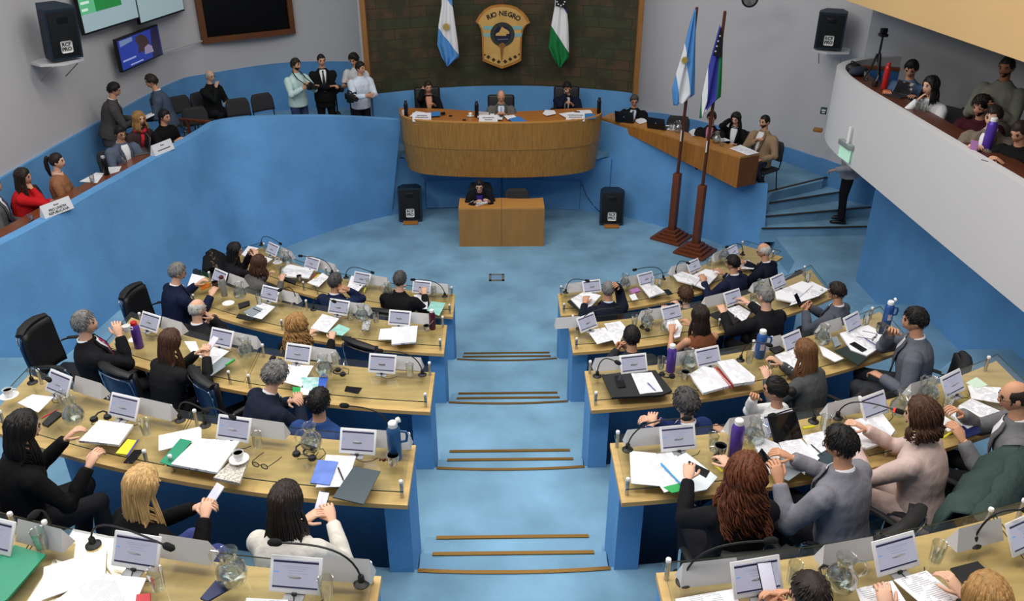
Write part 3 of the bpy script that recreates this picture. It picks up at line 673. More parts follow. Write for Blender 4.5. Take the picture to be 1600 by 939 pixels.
# ================================================================ speakers
M_SPK = mat('speaker_blue_black', (26,42,58), .55, bump=.2, bscale=150)
M_GRL = mat('speaker_grille', (13,16,20), .7, bump=.5, bscale=420)
def speaker(loc, rz, tilt, label, base=None, w=.46, d=.40, h=.66, yaw=0):
    t = thing('loudspeaker', label, 'loudspeaker', loc, rz); T = Matrix.Rotation(tilt, 3, 'X')
    mb = MB(); P = [(-w/2,0),(w/2,0),(w/2,d*.45),(w*.30,d),(-w*.30,d),(-w/2,d*.45)]
    mb.prism([(p[0],p[1]) for p in P], .03, h+.03, M=T); mb.build('cabinet', M_SPK, t)
    mb = MB(); mb.rbox(T @ Vector((0,-.004,h/2+.03)), (w*.86,.016,h*.88), .006, T); g = mb.build('grille', M_GRL, t)
    mb = MB(); mb.rbox(T @ Vector((0,-.002,h*.83)), (w*.36,.026,h*.15), .01, T); mb.build('horn', mat('horn_black', (8,10,12), .4), t)
    bw = w*.36; mb = MB(); mb.rbox(T @ Vector((0,-.015,h*.30)), (bw,.006,bw), .02, T, seg=3); bd = mb.build('badge', mat('badge_white', (232,232,228), .5), t)
    for s, z in (('RCF', bw*.20), ('PRO', -bw*.20)):
        text(s, bw*.44, T @ Vector((0,-.0195,h*.30+z)), (math.pi/2+tilt,0,0), M_INK, bd, ext=.001, bold=.03)
    if base:
        mb = MB(); mb.rbox((0,.08,.02), (w*.62,.42,.03), .004); mb.build('wooden_foot', mat('foot_wood', (176,112,44), .5), t)
    return t
p = at(642,347,ZF); sp = speaker((p.x, p.y-.02, ZF), math.radians(3), math.radians(-7), 'black loudspeaker on the floor left of the podium', True)
p = at(955,352.5,ZF); speaker((p.x, p.y-.02, ZF), math.radians(-3), math.radians(-6), 'black loudspeaker on the floor right of the podium', True)
def shelf(loc, rz, label, w=.62, d=.42):
    t = thing('speaker_shelf', label, 'shelf', loc, rz); mb = MB(); mb.prism([(-w/2,d*.45),(-.05,0),(w/2,d*.35),(w/2,d+.2),(-w/2,d+.2)], -.035, 0); mb.build('board', mat('shelf_white', (214,214,216), .5), t)
    mg = mat('bracket_grey', (150,150,152), .5)
    for s in (-1, 1): mb = MB(); mb.tube([(s*w*.3,.08,-.04),(s*w*.3,d+.15,-.30)], .009, 6); mb.build('bracket', mg, t)
    return t
q = on_left_wall(106, 98)[0]; q = Vector(CAM)+(q-Vector(CAM))*.93
shelf((q.x, q.y, q.z), math.radians(52), 'white wall shelf carrying the left wall loudspeaker')
speaker((q.x-.03, q.y+.09, q.z+.002), math.radians(52), math.radians(9), 'black loudspeaker on white shelf high on the left wall beside the screens', w=.46, h=.72)
q2 = atY(1297, 82, 14.6)
shelf((q2.x, q2.y, q2.z), math.radians(-24), 'white wall shelf carrying the right wall loudspeaker', d=.40)
speaker((q2.x-.02, q2.y+.10, q2.z+.002), math.radians(-24), math.radians(3), 'black loudspeaker on white shelf high on the right wall', w=.46, h=.62)
# ================================================================ screens and window on the left wall
def wall_quad(pxs, off):                                   # local frame of a flat thing hung on the left wall
    pts = [on_left_wall(x, y, off)[0] for x, y in pxs]; return pts
M_BEZ = mat('screen_bezel', (10,10,12), .3)
def wallbox(px, py, off): return on_left_wall(px, py, off)
# scoreboard of two joined screens
A = on_left_wall(122, 50, .10); B = on_left_wall(286, 20, .10)
e = (B[0]-A[0]); L_ = math.hypot(e.x, e.y); rz = math.atan2(e.y, e.x)
sc_ = thing('scoreboard_screen', 'large double screen with green rows high on the left wall', 'screen', A[0], rz)
tl = math.radians(4)
def scr(x0, x1, z0, z1, d, m, name, par): mb = MB(); mb.add([(x0,-d,z0),(x1,-d,z0),(x1,-d,z1),(x0,-d,z1)], [(0,1,2,3)]); return mb.build(name, m, par, None)
mg_ = mat('screen_green', (20,110,50), .3, emit=(44,140,70), estr=.5); mpale = mat('screen_pale', (150,170,175), .3, emit=(150,172,178), estr=.55)
mgl = mat('screen_light_green', (80,170,120), .3, emit=(104,186,140), estr=.5); mtw = mat('screen_text_white', (200,220,210), .3, emit=(190,216,200), estr=.6)
zsl = e.z/L_
half = L_/2; Hs = half*.62*1.9
for i in (0, 1):
    x0 = i*half; hh = bpy.data.objects.new('panel', None); 
    mb = MB(); mb.box((x0+half/2, .03, Hs/2+zsl*(x0+half/2)), (half-.004, .06, Hs)); pn = mb.build('panel', M_BEZ, sc_)
    zb = zsl*(x0+half/2)
    scr(x0+.02, x0+half-.02, zb+.03, zb+Hs-.03, .001, mpale, 'picture', pn)
    if i == 0:
        scr(x0+.02, x0+half*.72, zb+.30, zb+Hs-.05, .002, mg_, 'table_of_names', pn)
        scr(x0+.02, x0+half*.26, zb+.30, zb+Hs-.05, .003, mgl, 'name_column', pn)
        for k in range(6): scr(x0+.06, x0+.06+half*(.10+.04*(k % 3)), zb+.345+k*.105, zb+.385+k*.105, .004, mtw, 'text_row', pn)
        scr(x0+half*.74, x0+half-.02, zb+.52, zb+Hs-.05, .002, mgl, 'result_column', pn)
    else: scr(x0+.02, x0+half*.5, zb+.55, zb+Hs-.05, .002, mg_, 'table_of_names', pn)
# smaller television
pts = [on_left_wall(x, y, .16) for x, y in ((177,109),(243,89))]
e = pts[1][0]-pts[0][0]; L_ = math.hypot(e.x, e.y); rz = math.atan2(e.y, e.x); top = on_left_wall(167, 57, .16)[0]; Ht = top.z-pts[0][0].z
Ht = max(.55, min(.75, Ht)); tv = thing('television', 'smaller television on the left wall showing a person at a blue desk', 'television', pts[0][0], rz); zc = e.z/2
mb = MB(); mb.box((L_/2, .03, Ht/2+zc), (L_, .06, Ht)); mb.build('casing', M_BEZ, tv)
def emi(n, c, s=.5): return mat('tv_'+n, c, .3, emit=c, estr=s)
scr(.02, L_-.02, zc+.03, zc+Ht-.03, .002, emi('blue', (38,58,150)), 'picture', tv)
sp = MB(); g = lambda pl, d: sp.add([(x*L_, -d, zc+z*Ht) for x, z in pl], [tuple(range(len(pl)))])
g([(.42,.36),(.62,.36),(.72,.55),(.66,.78),(.55,.9),(.42,.86),(.40,.74),(.46,.6)], .004); sp.build('dark_figure', emi('dark', (56,40,40)), tv, None)
sp = MB(); g([(.56,.25),(.78,.22),(.76,.42),(.68,.52),(.58,.46)], .005); sp.build('shirt', emi('shirt', (142,130,160)), tv, None)
sp = MB(); g([(.74,.06),(.97,.06),(.97,.94),(.80,.94),(.76,.5)], .0045); sp.build('background', emi('bgd', (34,28,56)), tv, None)
sp = MB(); g([(.05,.28),(.35,.28),(.35,.33),(.05,.33)], .005); g([(.2,.10),(.5,.10),(.5,.14),(.2,.14)], .005); sp.build('caption', emi('cap', (150,160,210)), tv, None)
sp = MB(); g([(.05,.74),(.34,.80),(.34,.92),(.05,.92)], .0045); sp.build('sky', emi('sky', (110,130,170)), tv, None)
# cable duct
a = on_left_wall(244, 84, .02)[0]; b = on_left_wall(318, 63, .02)[0]; mb = MB(); mb.tube([a, (a+b)/2, b], .016, 6); o = centre(mb.build('cable_duct', mat('duct_white', (196,196,198), .5))); tag(o, 'thin white cable duct from the television to the dark window', 'cable duct')
# dark internal window with a wooden frame
A = on_left_wall(316, 72, .04); B = on_left_wall(461, 48, .04); e = B[0]-A[0]; L_ = math.hypot(e.x, e.y); rz = math.atan2(e.y, e.x); Z0 = (A[0].z+B[0].z)/2
wi = bpy.data.objects.new('window_1', None); COL.objects.link(wi); wi.location = (A[0].x, A[0].y, Z0); wi.rotation_euler = (0,0,rz); struct(wi)
mw = mat('window_frame_wood', (112,66,36), .5, vary=.15, vscale=5)
fw_ = .11; Hw = 2.0
mb = MB(); mb.box((L_/2,.02,fw_/2), (L_,.10,fw_)); mb.box((L_/2,.02,Hw-fw_/2), (L_,.10,fw_)); mb.box((fw_/2,.02,Hw/2), (fw_,.10,Hw-2*fw_)); mb.box((L_-fw_/2,.02,Hw/2), (fw_,.10,Hw-2*fw_)); mb.build('window_frame', mw, wi)
scr(fw_, L_-fw_, fw_, Hw-fw_, -.02, mat('dark_pane', (7,7,9), .25, spec=.3), 'pane', wi)
# ================================================================ coat of arms
ce = apse(785, 55); es = lambda px, py: apse(px, py)
ca = thing('coat_of_arms', 'wooden provincial shield with torch and lettering on the stone wall', 'coat of arms', (ce.x, 17.02, ce.z))
PXM = (apse(825, 55).x-apse(745, 55).x)/80; PZM = (apse(785, 20).z-apse(785, 90).z)/70
def pm(x, y): return ((x-460)/8.536*PXM, -(y-470)/8.536*PZM)        # crest picture units
def plate(pts, d0, d1, m, name, par=ca):
    mb = MB(); M = Matrix.Rotation(math.pi/2, 3, 'X'); mb.prism([pm(*p) for p in pts], d0, d1, M=M); return fix(mb.build(name, m, par))
outer = [(110,265),(160,180),(230,110),(310,66),(400,48),(470,46),(560,56),(650,85),(730,145),(790,215),(822,280),(775,310),(735,370),(720,440),(712,560),(708,785),(600,840),(450,892),(320,840),(192,785),(190,560),(188,430),(175,360),(145,300)]
cx_, cy_ = 455, 450
inner = [(cx_+(x-cx_)*.91, cy_+(y-cy_)*.925) for x, y in outer]
plate(outer, 0, .05, mat('crest_border', (178,118,50), .5, vary=.2, vscale=6), 'border')
plate(inner, .045, .06, mat('crest_field', (206,164,92), .5, vary=.12, vscale=4), 'field')
msky = mat('crest_light_blue', (130,176,178), .6)
for y0 in (322, 415):
    plate([(205,y0),(330,y0),(330,y0+48),(215,y0+48)], .058, .064, msky, 'stripe'); plate([(590,y0),(722,y0),(712,y0+48),(590,y0+48)], .058, .064, msky, 'stripe')
circ = lambda r, n=32, sy=1.0: [(460+r*math.cos(2*math.pi*i/n), 432+r*sy*math.sin(2*math.pi*i/n)) for i in range(n)]
plate(circ(160), .06, .068, mat('crest_wreath', (48,54,46), .6, vary=.6, vscale=40), 'wreath')
plate(circ(112), .066, .074, mat('crest_navy', (22,26,54), .6), 'disc')
plate([(370,446),(375,420),(420,395),(445,345),(455,325),(475,345),(520,370),(548,395),(552,420),(512,424),(508,448)], .072, .080, mat('crest_hill', (206,166,96), .6), 'hill')
plate([(395,490),(535,485),(535,500),(395,505)], .072, .078, mat('crest_grey', (92,100,116), .6), 'scroll')
plate([(398,575),(440,545),(460,535),(480,548),(505,575),(470,600),(462,690),(450,775),(445,775),(436,690),(432,600)], .074, .088, mat('crest_torch', (140,92,40), .5), 'torch')
mdi = mat('crest_dark_brown', (58,40,24), .6)
for x, y in ((270,730),(340,768),(408,795),(495,792),(562,760),(628,730),(225,700),(678,698)):
    r = 27 if 240 < x < 660 else 14; plate([(x-r,y),(x,y-r),(x+r,y),(x,y+r)], .058, .068, mdi, 'diamond')
for chx, x, y, r in (('R',282,208,24),('I',318,190,16),('O',352,178,10),('N',447,158,0),('E',502,162,-4),('G',560,176,-9),('R',612,196,-16),('O',662,222,-22)):
    X, Z = pm(x, y); text(chx, .128*PZM/.0125, (X, -.064, Z), (math.pi/2, math.radians(-r), 0), M_INK, ca, 'letter', .004, bold=.025)
# ================================================================ flags
def ramp_mat(name, kx, kz, stops, rough=.8):
    m = mat(name, (200,200,200), rough, bump=.05, bscale=90); nt = m.node_tree; N = nt.nodes; L = nt.links
    tc = N.new('ShaderNodeTexCoord'); sx = N.new('ShaderNodeSeparateXYZ'); L.new(tc.outputs['Object'], sx.inputs[0])
    a = N.new('ShaderNodeMath'); a.operation = 'MULTIPLY'; a.inputs[1].default_value = kx; L.new(sx.outputs['X'], a.inputs[0])
    b = N.new('ShaderNodeMath'); b.operation = 'MULTIPLY_ADD'; b.inputs[1].default_value = kz; L.new(sx.outputs['Z'], b.inputs[0]); L.new(a.outputs[0], b.inputs[2])
    r = N.new('ShaderNodeValToRGB'); r.color_ramp.interpolation = 'CONSTANT'; e = r.color_ramp.elements
    e[0].position = 0; e[0].color = srgb(*stops[0][1]); e[1].position = stops[1][0]; e[1].color = srgb(*stops[1][1])
    for p, c in stops[2:]: q = e.new(p); q.color = srgb(*c)
    L.new(b.outputs[0], r.inputs[0]); L.new(r.outputs[0], N['Principled BSDF'].inputs['Base Color']); return m
def cloth(left, right, place, O, m, folds=3, amp=.05, name='cloth', par=None, nu=26, nv=40, ph=0):
    """hanging cloth between two seen edges; place(px,py) gives the point on its hanging plane"""
    lx, ly = zip(*left); rx, ry = zip(*right); mb = MB(); rows = []
    tl_ = np.linspace(0, 1, len(left)); tr_ = np.linspace(0, 1, len(right))
    for i in range(nv+1):
        t = i/nv; a = (np.interp(t, tl_, lx), np.interp(t, tl_, ly)); b = (np.interp(t, tr_, rx), np.interp(t, tr_, ry)); row = []
        for j in range(nu+1):
            u = j/nu; p = place(a[0]+(b[0]-a[0])*u, a[1]+(b[1]-a[1])*u); am = amp*min(1, .35+t)
            row.append((p.x-O.x, p.y-O.y+am*math.sin(u*folds*2*math.pi+ph+t*1.2)*(1-.3*u), p.z-O.z))
        rows.append(row)
    mb.grid(rows); o = mb.build(name, m, par, True)
    s = o.modifiers.new('thickness', 'SOLIDIFY'); s.thickness = .006; return o
SKY, WHT, NAV, GRN, BLK = (86,150,214), (236,236,238), (58,62,160), (20,120,62), (16,16,20)
def wallflag(kind, left, right, label):
    O = atY(left[0][0], (left[0][1]+right[-1][1])/2, 16.72); O.y = 16.72
    t = thing('wall_flag', label, 'flag', (O.x, O.y, atY(left[-1][0], left[-1][1], 16.72).z)); O = Vector(t.location)
    pl = lambda x, y: atY(x, y, 16.72)
    sc1 = 1280/16.4
    if kind == 'arg':      # value grows from lower left to upper right; boundaries traced on the cloth
        m = ramp_mat('argentine_wall_cloth', .62, .47, [(0, SKY), (.30, WHT), (.665, SKY)])
    else: m = ramp_mat('province_wall_cloth', .60, .42, [(0, GRN), (.285, WHT), (.56, NAV)])
    cl = cloth(left, right, pl, O, m, 2, .045, par=t)
    mb = MB(); p = pl(*left[0])-O; mb.tube([(p.x+.1, .02, p.z+.5), (p.x+.12, -.02, p.z+.1), (p.x+.10,-.03,p.z-.02)], .02, 8); mb.build('pole', M_DARKW, t)
    return t, O, pl
t, O, pl = wallflag('arg', [(690,-26),(690,8),(685,40),(683,70),(690,90),(698,103)], [(704,-26),(707,8),(711,38),(715,66),(717,89),(700,103)], 'light blue and white flag with sun hanging on the stone wall left of the shield')
def sun(px, py, pl, O, par, r, dy=-.055):
    p = pl(px, py)-O; mb = MB(); M = Matrix.Rotation(math.pi/2, 3, 'X')
    pts = [(r*(1 if i % 2 else .55)*math.cos(math.pi*i/16), r*(1 if i % 2 else .55)*math.sin(math.pi*i/16)) for i in range(32)]
    mb.prism(pts, 0, .004, M=M); o = mb.build('sun_emblem', mat('sun_gold', (176,150,70), .6), par); o.location = (p.x, p.y+dy, p.z); return o
sun(697.5, 41, pl, O, t, .085)
t, O, pl = wallflag('rio', [(868,-26),(867,8),(861,42),(857,74),(864,90),(873,105)], [(882,-26),(885,8),(888,40),(889,70),(889,91),(876,105)], 'green white and blue provincial flag hanging on the stone wall right of the shield')
mb = MB(); M = Matrix.Rotation(math.pi/2, 3, 'X'); c = [pl(*q)-O for q in ((868.5,-10),(884,-10),(885,14),(876,10),(868,9))]
mb.add([(p.x, -.06, p.z) for p in c], [(0,1,2,3,4)]); mb.build('black_canton', mat('flag_black', BLK, .8), t, None)
for q in ((870,2),(872,6),(876,8),(880,6),(882,2)):
    p = pl(*q)-O; mb = MB(); mb.prism([(.02*(1 if i % 2 else .45)*math.cos(math.pi*i/5), .02*(1 if i % 2 else .45)*math.sin(math.pi*i/5)) for i in range(10)], 0, .003, M=M); o = mb.build('star', M_CAPW, t); o.location = (p.x, -.064, p.z)
# flags on floor poles
def floorpole(bx, by, tx, ty, label):
    b = at(bx, by, ZF); zt = zat(tx, ty, b.x, b.y); t = thing('flag_pole', label, 'flag pole', (b.x, b.y, ZF), math.radians(-38))
    mb = MB()
    for i, (s, h) in enumerate(((.60,.045),(.46,.05),(.34,.05),(.24,.05))): mb.rbox((0,0,.022+sum((.045,.05,.05,.05)[:i])+.001), (s,s,h-.002), .006)
    mb.build('stepped_base', M_DARKW, t)
    mb = MB(); mb.rbox((0,0,.19+.55), (.13,.13,1.10), .012); mb.build('socket_post', M_DARKW, t)
    top = atY(tx, ty, b.y); R = Matrix.Rotation(math.radians(38), 3, 'Z'); dx = R @ Vector((top.x-b.x, 0, 0)); zt = top.z-ZF
    mb = MB(); mb.tube([(0,0,1.28),(dx.x,dx.y,zt-.03),(dx.x,dx.y,zt)], [.030,.026,.022], 10); mb.build('pole', mat('pole_brown', (84,44,28), .35), t)
    mb = MB(); mb.tube([(dx.x*.3,dx.y*.3-.05,1.9),(dx.x*.33,dx.y*.33-.055,2.1)], .012, 6); mb.build('cord_knot', M_CAPW, t)
    return t, b.y
pa, ya = floorpole(1049, 372, 1089, 11, 'brown wooden flag pole carrying the light blue and white flag'); pb, yb = floorpole(1086, 394, 1133, 17, 'brown wooden flag pole carrying the green white and blue flag')
def poleflag(kind, left, right, Y, label, base):
    O = atY(*base, Y); t = thing('hanging_flag', label, 'flag', O); pl = lambda x, y: atY(x, y, Y)
    m = ramp_mat('argentine_pole_cloth', 1.55, .30, [(0, SKY), (.185, WHT), (.50, SKY)]) if kind == 'arg' else ramp_mat('province_pole_cloth', 2.6, .10, [(0, GRN), (.04, WHT), (.22, NAV), (.62, GRN)])
    cloth(left, right, pl, O, m, 2, .05, par=t, ph=.8); return t, O, pl
t, O, pl = poleflag('arg', [(1085,15),(1076,45),(1068,80),(1059,110),(1051,140),(1053,165)], [(1087,15),(1087,45),(1086.5,80),(1086.5,115),(1086,148),(1071,160)], ya-.06, 'light blue and white flag with sun on the left floor pole', (1051,164))
sun(1068.5, 93, pl, O, t, .075, -.06)
t, O, pl = poleflag('rio', [(1125,38),(1119,62),(1112,88),(1104,120),(1097,155),(1094,186)], [(1128,58),(1129,80),(1128.5,105),(1128,130),(1127,152),(1101,172)], yb-.06, 'green white and blue flag with black starred corner on the right floor pole', (1094,184))
mb = MB(); mb.add([(p.x, p.y-.062, p.z) for p in [pl(*q)-O for q in ((1125,40),(1128.5,62),(1127,88),(1112.5,86))]], [(0,1,2,3)]); mb.build('black_canton', mat('flag_black', BLK, .8), t, None)
for i, q in enumerate(((1123.5,55),(1120.5,63),(1118.5,71),(1116.5,79))):
    p = pl(*q)-O; mb = MB(); mb.prism([(.018*(1 if i % 2 else .45)*math.cos(math.pi*i/5), .018*(1 if i % 2 else .45)*math.sin(math.pi*i/5)) for i in range(10)], 0, .003, M=M); o = mb.build('star', M_CAPW, t); o.location = (p.x, p.y-.066, p.z)
# ================================================================ small fittings
def exit_sign(p, rz, label, w=.36):
    t = thing('exit_sign', label, 'sign', p, rz); mb = MB(); mb.rbox((0,0,.09), (w,.07,.07), .008); mb.build('lamp_housing', mat('sign_grey', (150,160,158), .4, .3), t)
    mb = MB(); mb.box((0,.0,-.03), (w*.94,.012,.17)); mb.build('green_plate', mat('exit_green', (170,216,192), .3, emit=(176,222,198), estr=.4), t)
    mb = MB(); mb.tube([(w*.1,0,.12),(w*.1,.0,.34)], .02, 6); mb.build('rod', M_CAPW, t); return t
p = atX(1320, 236, 4.575); exit_sign((p.x, p.y, p.z), math.radians(-88), 'green lit exit sign hanging at the edge of the white balcony')
p = atY(1287, 173, 14.75); t = thing('green_sign', 'small green square sign on the white wall left of the balcony', 'sign', p, math.radians(-28)); mb = MB(); mb.rbox((0,0,0), (.11,.012,.13), .004); mb.build('plate', mat('sign_green', (30,72,56), .5), t); mb = MB(); mb.box((0,-.008,.01), (.07,.006,.03)); mb.box((0,-.008,-.03), (.05,.006,.02)); mb.build('symbol', M_CAPW, t)
p = atY(1278, 203, 14.7); t = thing('handrail_end', 'short orange-brown wooden handrail end on the white wall below the green sign', 'handrail', p, math.radians(-30)); mb = MB(); mb.rbox((0,0,0), (.16,.10,.07), .015); mb.build('rail', mat('rail_oak', (166,110,52), .5), t); mb = MB(); mb.tube([(.05,.05,0),(.05,.12,-.02)], .012, 6); mb.build('bracket', M_ALU, t)
p = atY(1172, -2, 15.5); t = thing('wall_clock', 'round black wall clock cut by the top edge above the pole flags', 'clock', p, math.radians(-25)); M = Matrix.Rotation(math.pi/2, 3, 'X'); mb = MB(); mb.lathe([(.0,0),(.15,0),(.15,.03),(.12,.04),(.12,.02),(0,.02)], 24, M=M); mb.build('rim', M_BLACKP, t); mb = MB(); mb.lathe([(0,.022),(.118,.022)], 24, M=M); mb.build('face', mat('clock_face', (150,150,150), .4), t); mb = MB(); mb.box((0,-.03,.04),(.01,.006,.09)); mb.build('hand', M_BLACKP, t)
# floor speaker lead
a = at(911,285,.8); b = at(937,330,ZF+.1); mb = MB(); mb.tube([nich(909,286)+Vector((0,-.05,0)), nich(916,305)+Vector((0,-.06,0)), at(928,322,ZF+.12), at(940,334,ZF+.05)], .006, 5); o = centre(mb.build('speaker_cable', M_BLACKP)); tag(o, 'thin black cable running down to the right floor loudspeaker', 'cable')
# wall socket plate on the left parapet
# ================================================================ people
SKIN = {'l': (226,178,150), 'm': (206,152,120), 'd': (150,100,72)}
HAIRC = {'black': (20,17,16), 'dark': (38,28,22), 'brown': (70,44,28), 'auburn': (96,50,26), 'blond': (196,160,106), 'honey': (160,120,70), 'grey': (120,118,116), 'white': (186,184,180), 'pepper': (72,70,70), 'lbrown': (110,74,44)}
def skin_m(k): return mat('skin_'+k, SKIN[k], .55, spec=.35)
def hair_m(k): return mat('hair_'+k, HAIRC[k], .58, spec=.35, bump=.35, bscale=26, vary=.32, vscale=22, stretch=(3,3,.4))
def cloth_m(c): return mat('cloth_%d_%d_%d' % c, c, .85, spec=.15, bump=.9, bscale=6.5, vary=.10, vscale=5, stretch=(1,1.2,.55), bdist=.035)
M_EYEW = mat('eye_white', (225,222,216), .3); M_EYED = mat('eye_dark', (28,20,16), .3); M_LIP = mat('lips', (158,98,86), .5)
PENDING = []                                   # bodies and clothes that are fused into one continuous surface
def fused(mb, name, m, parent, vox=.013, sm=4):
    o = mb.build(name, m, parent, True)
    r = o.modifiers.new('fuse', 'REMESH'); r.mode = 'VOXEL'; r.voxel_size = vox; r.use_smooth_shade = True
    s = o.modifiers.new('soft', 'SMOOTH'); s.factor = .5; s.iterations = sm
    PENDING.append((o, None)); return o
def flush():
    bpy.context.view_layer.update(); dg = bpy.context.evaluated_depsgraph_get()
    for o, extra in PENDING:
        me = bpy.data.meshes.new_from_object(o.evaluated_get(dg)); old = o.data
        mats_ = [m for m in old.materials]
        o.modifiers.clear()
        if extra is not None:
            emb, emats = extra; bm = bmesh.new(); bm.from_mesh(me); tmp = emb.mesh('tmp', emats, True); bm.from_mesh(tmp); bm.to_mesh(me); bm.free(); bpy.data.meshes.remove(tmp)
            for m in emats[len(me.materials):]: me.materials.append(m)
        o.data = me
        me.polygons.foreach_set('use_smooth', [True]*len(me.polygons)); me.update()
    PENDING.clear()
def sstep(a, b, x): t = max(0, min(1, (x-a)/(b-a))); return t*t*(3-2*t)
def head_pt(d, fem=False):
    """radial head shape in head space: x right, y forward, z up, metres"""
    x, y, z = d; r = Vector((.076*x, .094*y, .116*z))
    low = sstep(.1, .95, -z)
    r.x *= 1-.30*low; r.y *= 1-.10*low
    if y > 0: r.y += .014*low*y
    if y < 0: r.y *= 1+.04*sstep(-.2,.5,z); r.y *= 1-.25*sstep(.2,.9,-z)
    if y > .3:
        r.y += .024*math.exp(-((x/.20)**2+((z+.12)/.20)**2))                # nose
        r.y -= .013*math.exp(-(((abs(x)-.38)/.17)**2+((z-.10)/.13)**2))       # eye sockets
        r.y += .006*math.exp(-((x/.55)**2+((z-.28)/.12)**2))                  # brow
        r.y += .007*math.exp(-((x/.3)**2+((z+.48)/.10)**2))                   # lips
        r.y += .008*math.exp(-((x/.3)**2+((z+.85)/.16)**2))                   # chin
    return r
def add_head(mb, M, hair, beard=False, nu=26, nv=20):
    """head, ears, eyes, mouth; M takes head space to body space. Material slots 0 skin 1 lips 2 white 3 dark 4 hair colour"""
    vs = [M @ head_pt((0,0,-1))]; fs = []; mi = []
    for i in range(1, nv):
        a = math.pi*i/nv-math.pi/2
        for j in range(nu):
            q = 2*math.pi*j/nu; vs.append(M @ head_pt((math.cos(a)*math.cos(q), math.cos(a)*math.sin(q), math.sin(a))))
    vs.append(M @ head_pt((0,0,1)))
    for j in range(nu):
        fs.append((0, 1+(j+1) % nu, 1+j)); mi.append(0); e = 1+(nv-2)*nu; fs.append((len(vs)-1, e+j, e+(j+1) % nu)); mi.append(0)
    for i in range(nv-2):
        for j in range(nu):
            fs.append((1+i*nu+j, 1+i*nu+(j+1) % nu, 1+(i+1)*nu+(j+1) % nu, 1+(i+1)*nu+j)); z = math.sin(math.pi*(i+1.5)/nv-math.pi/2); q = (j+.5)/nu*360
            b = 0
            if beard and z < -.30 and 10 < q < 170 and not (z > -.62 and z < -.42 and 72 < q < 108): b = 4
            mi.append(b)
    o = len(mb.v); mb.v += [tuple(v) for v in vs]; mb.f += [tuple(i+o for i in f) for f in fs]; mb.m += mi
    R3 = M.to_3x3()
    for s in (-1, 1):
        mb.ball(M @ Vector((s*.075,-.004,-.004)), (.010,.018,.030), 8, R3, 0)
        mb.ball(M @ Vector((s*.030,.0755,.009)), (.0135,.010,.0075), 8, R3, 2); mb.ball(M @ Vector((s*.030,.082,.009)), (.0092,.0058,.0078), 7, R3, 3); mb.ball(M @ Vector((s*.0305,.0825,.0165)), (.0165,.006,.0035), 7, R3, 3)  # enlarged irises and dark lid strip put lash and socket shade into colour
        mb.ball(M @ Vector((s*.032,.0815,.033)), (.020,.009,.0062), 7, R3, 4)
    mb.ball(M @ Vector((0,.0905,-.050)), (.025,.008,.0065), 8, R3, 1); mb.ball(M @ Vector((0,.0915,-.058)), (.021,.008,.0065), 8, R3, 1); mb.ball(M @ Vector((0,.0945,-.054)), (.023,.005,.0016), 8, R3, 3)
def hand(mb, w, f, n, side, curl=.35, sc=1.0, point=False, mi=0):
    """palm with four fingers and a thumb; w wrist, f direction of the hand, n out of the palm"""
    f = f.normalized(); n = (n-f*n.dot(f)); n.normalize(); l = f.cross(n)*(1 if side > 0 else -1)
    P = lambda a, b, c: w+f*(a*sc)+l*(b*sc)+n*(c*sc)
    mb.tube([P(-.03,0,0),P(0,0,0),P(.04,.002,0),P(.082,0,.004),P(.094,0,.006)], [(.017*sc,.026*sc),(.016*sc,.028*sc),(.015*sc,.040*sc),(.013*sc,.041*sc),(.009*sc,.036*sc)], 10, ref=n, mi=mi)
    for i, L in enumerate((.072,.082,.076,.058)):
        b = .030-.020*i; pts = [P(.078,b,.003)]; ang_ = .12; cu = 0 if (point and i == 0) else curl*(1+.12*i)
        cur = P(.090,b,.005); pts.append(cur)
        for s_, fr in enumerate((.44,.31,.25)):
            ang_ += cu*(1.0 if s_ == 0 else 1.15); d = f*math.cos(ang_)+n*math.sin(ang_)+l*((1.5-i)*.05)
            cur = cur+d*(L*fr*sc); pts.append(cur)
        mb.tube(pts, [.0095*sc,.0092*sc,.0086*sc,.0078*sc,.0058*sc], 7, mi=mi)
    d1 = (f*.62+l*.68+n*.30).normalized(); d2 = (f*.88+l*.22+n*(.25+curl*.5)).normalized(); b = P(.018,.026,.004); m_ = b+d1*.042*sc
    mb.tube([P(.008,.012,.002), b, m_, m_+d2*.030*sc, m_+d2*.052*sc], [.013*sc,.0125*sc,.0105*sc,.0095*sc,.0065*sc], 7, mi=mi)
def ik(S, Wt, a, b, pole):
    d = Wt-S; L = d.length; mx = (a+b)*.985
    if L > mx: Wt = S+d*(mx/L); d = Wt-S; L = mx
    if L < .12: L = .12
    u = d.normalized(); ca = max(-1, min(1, (a*a+L*L-b*b)/(2*a*L))); p = pole-u*pole.dot(u); p.normalize()
    return S+u*(a*ca)+p*(a*math.sqrt(1-ca*ca)), Wt
PEOPLE = []
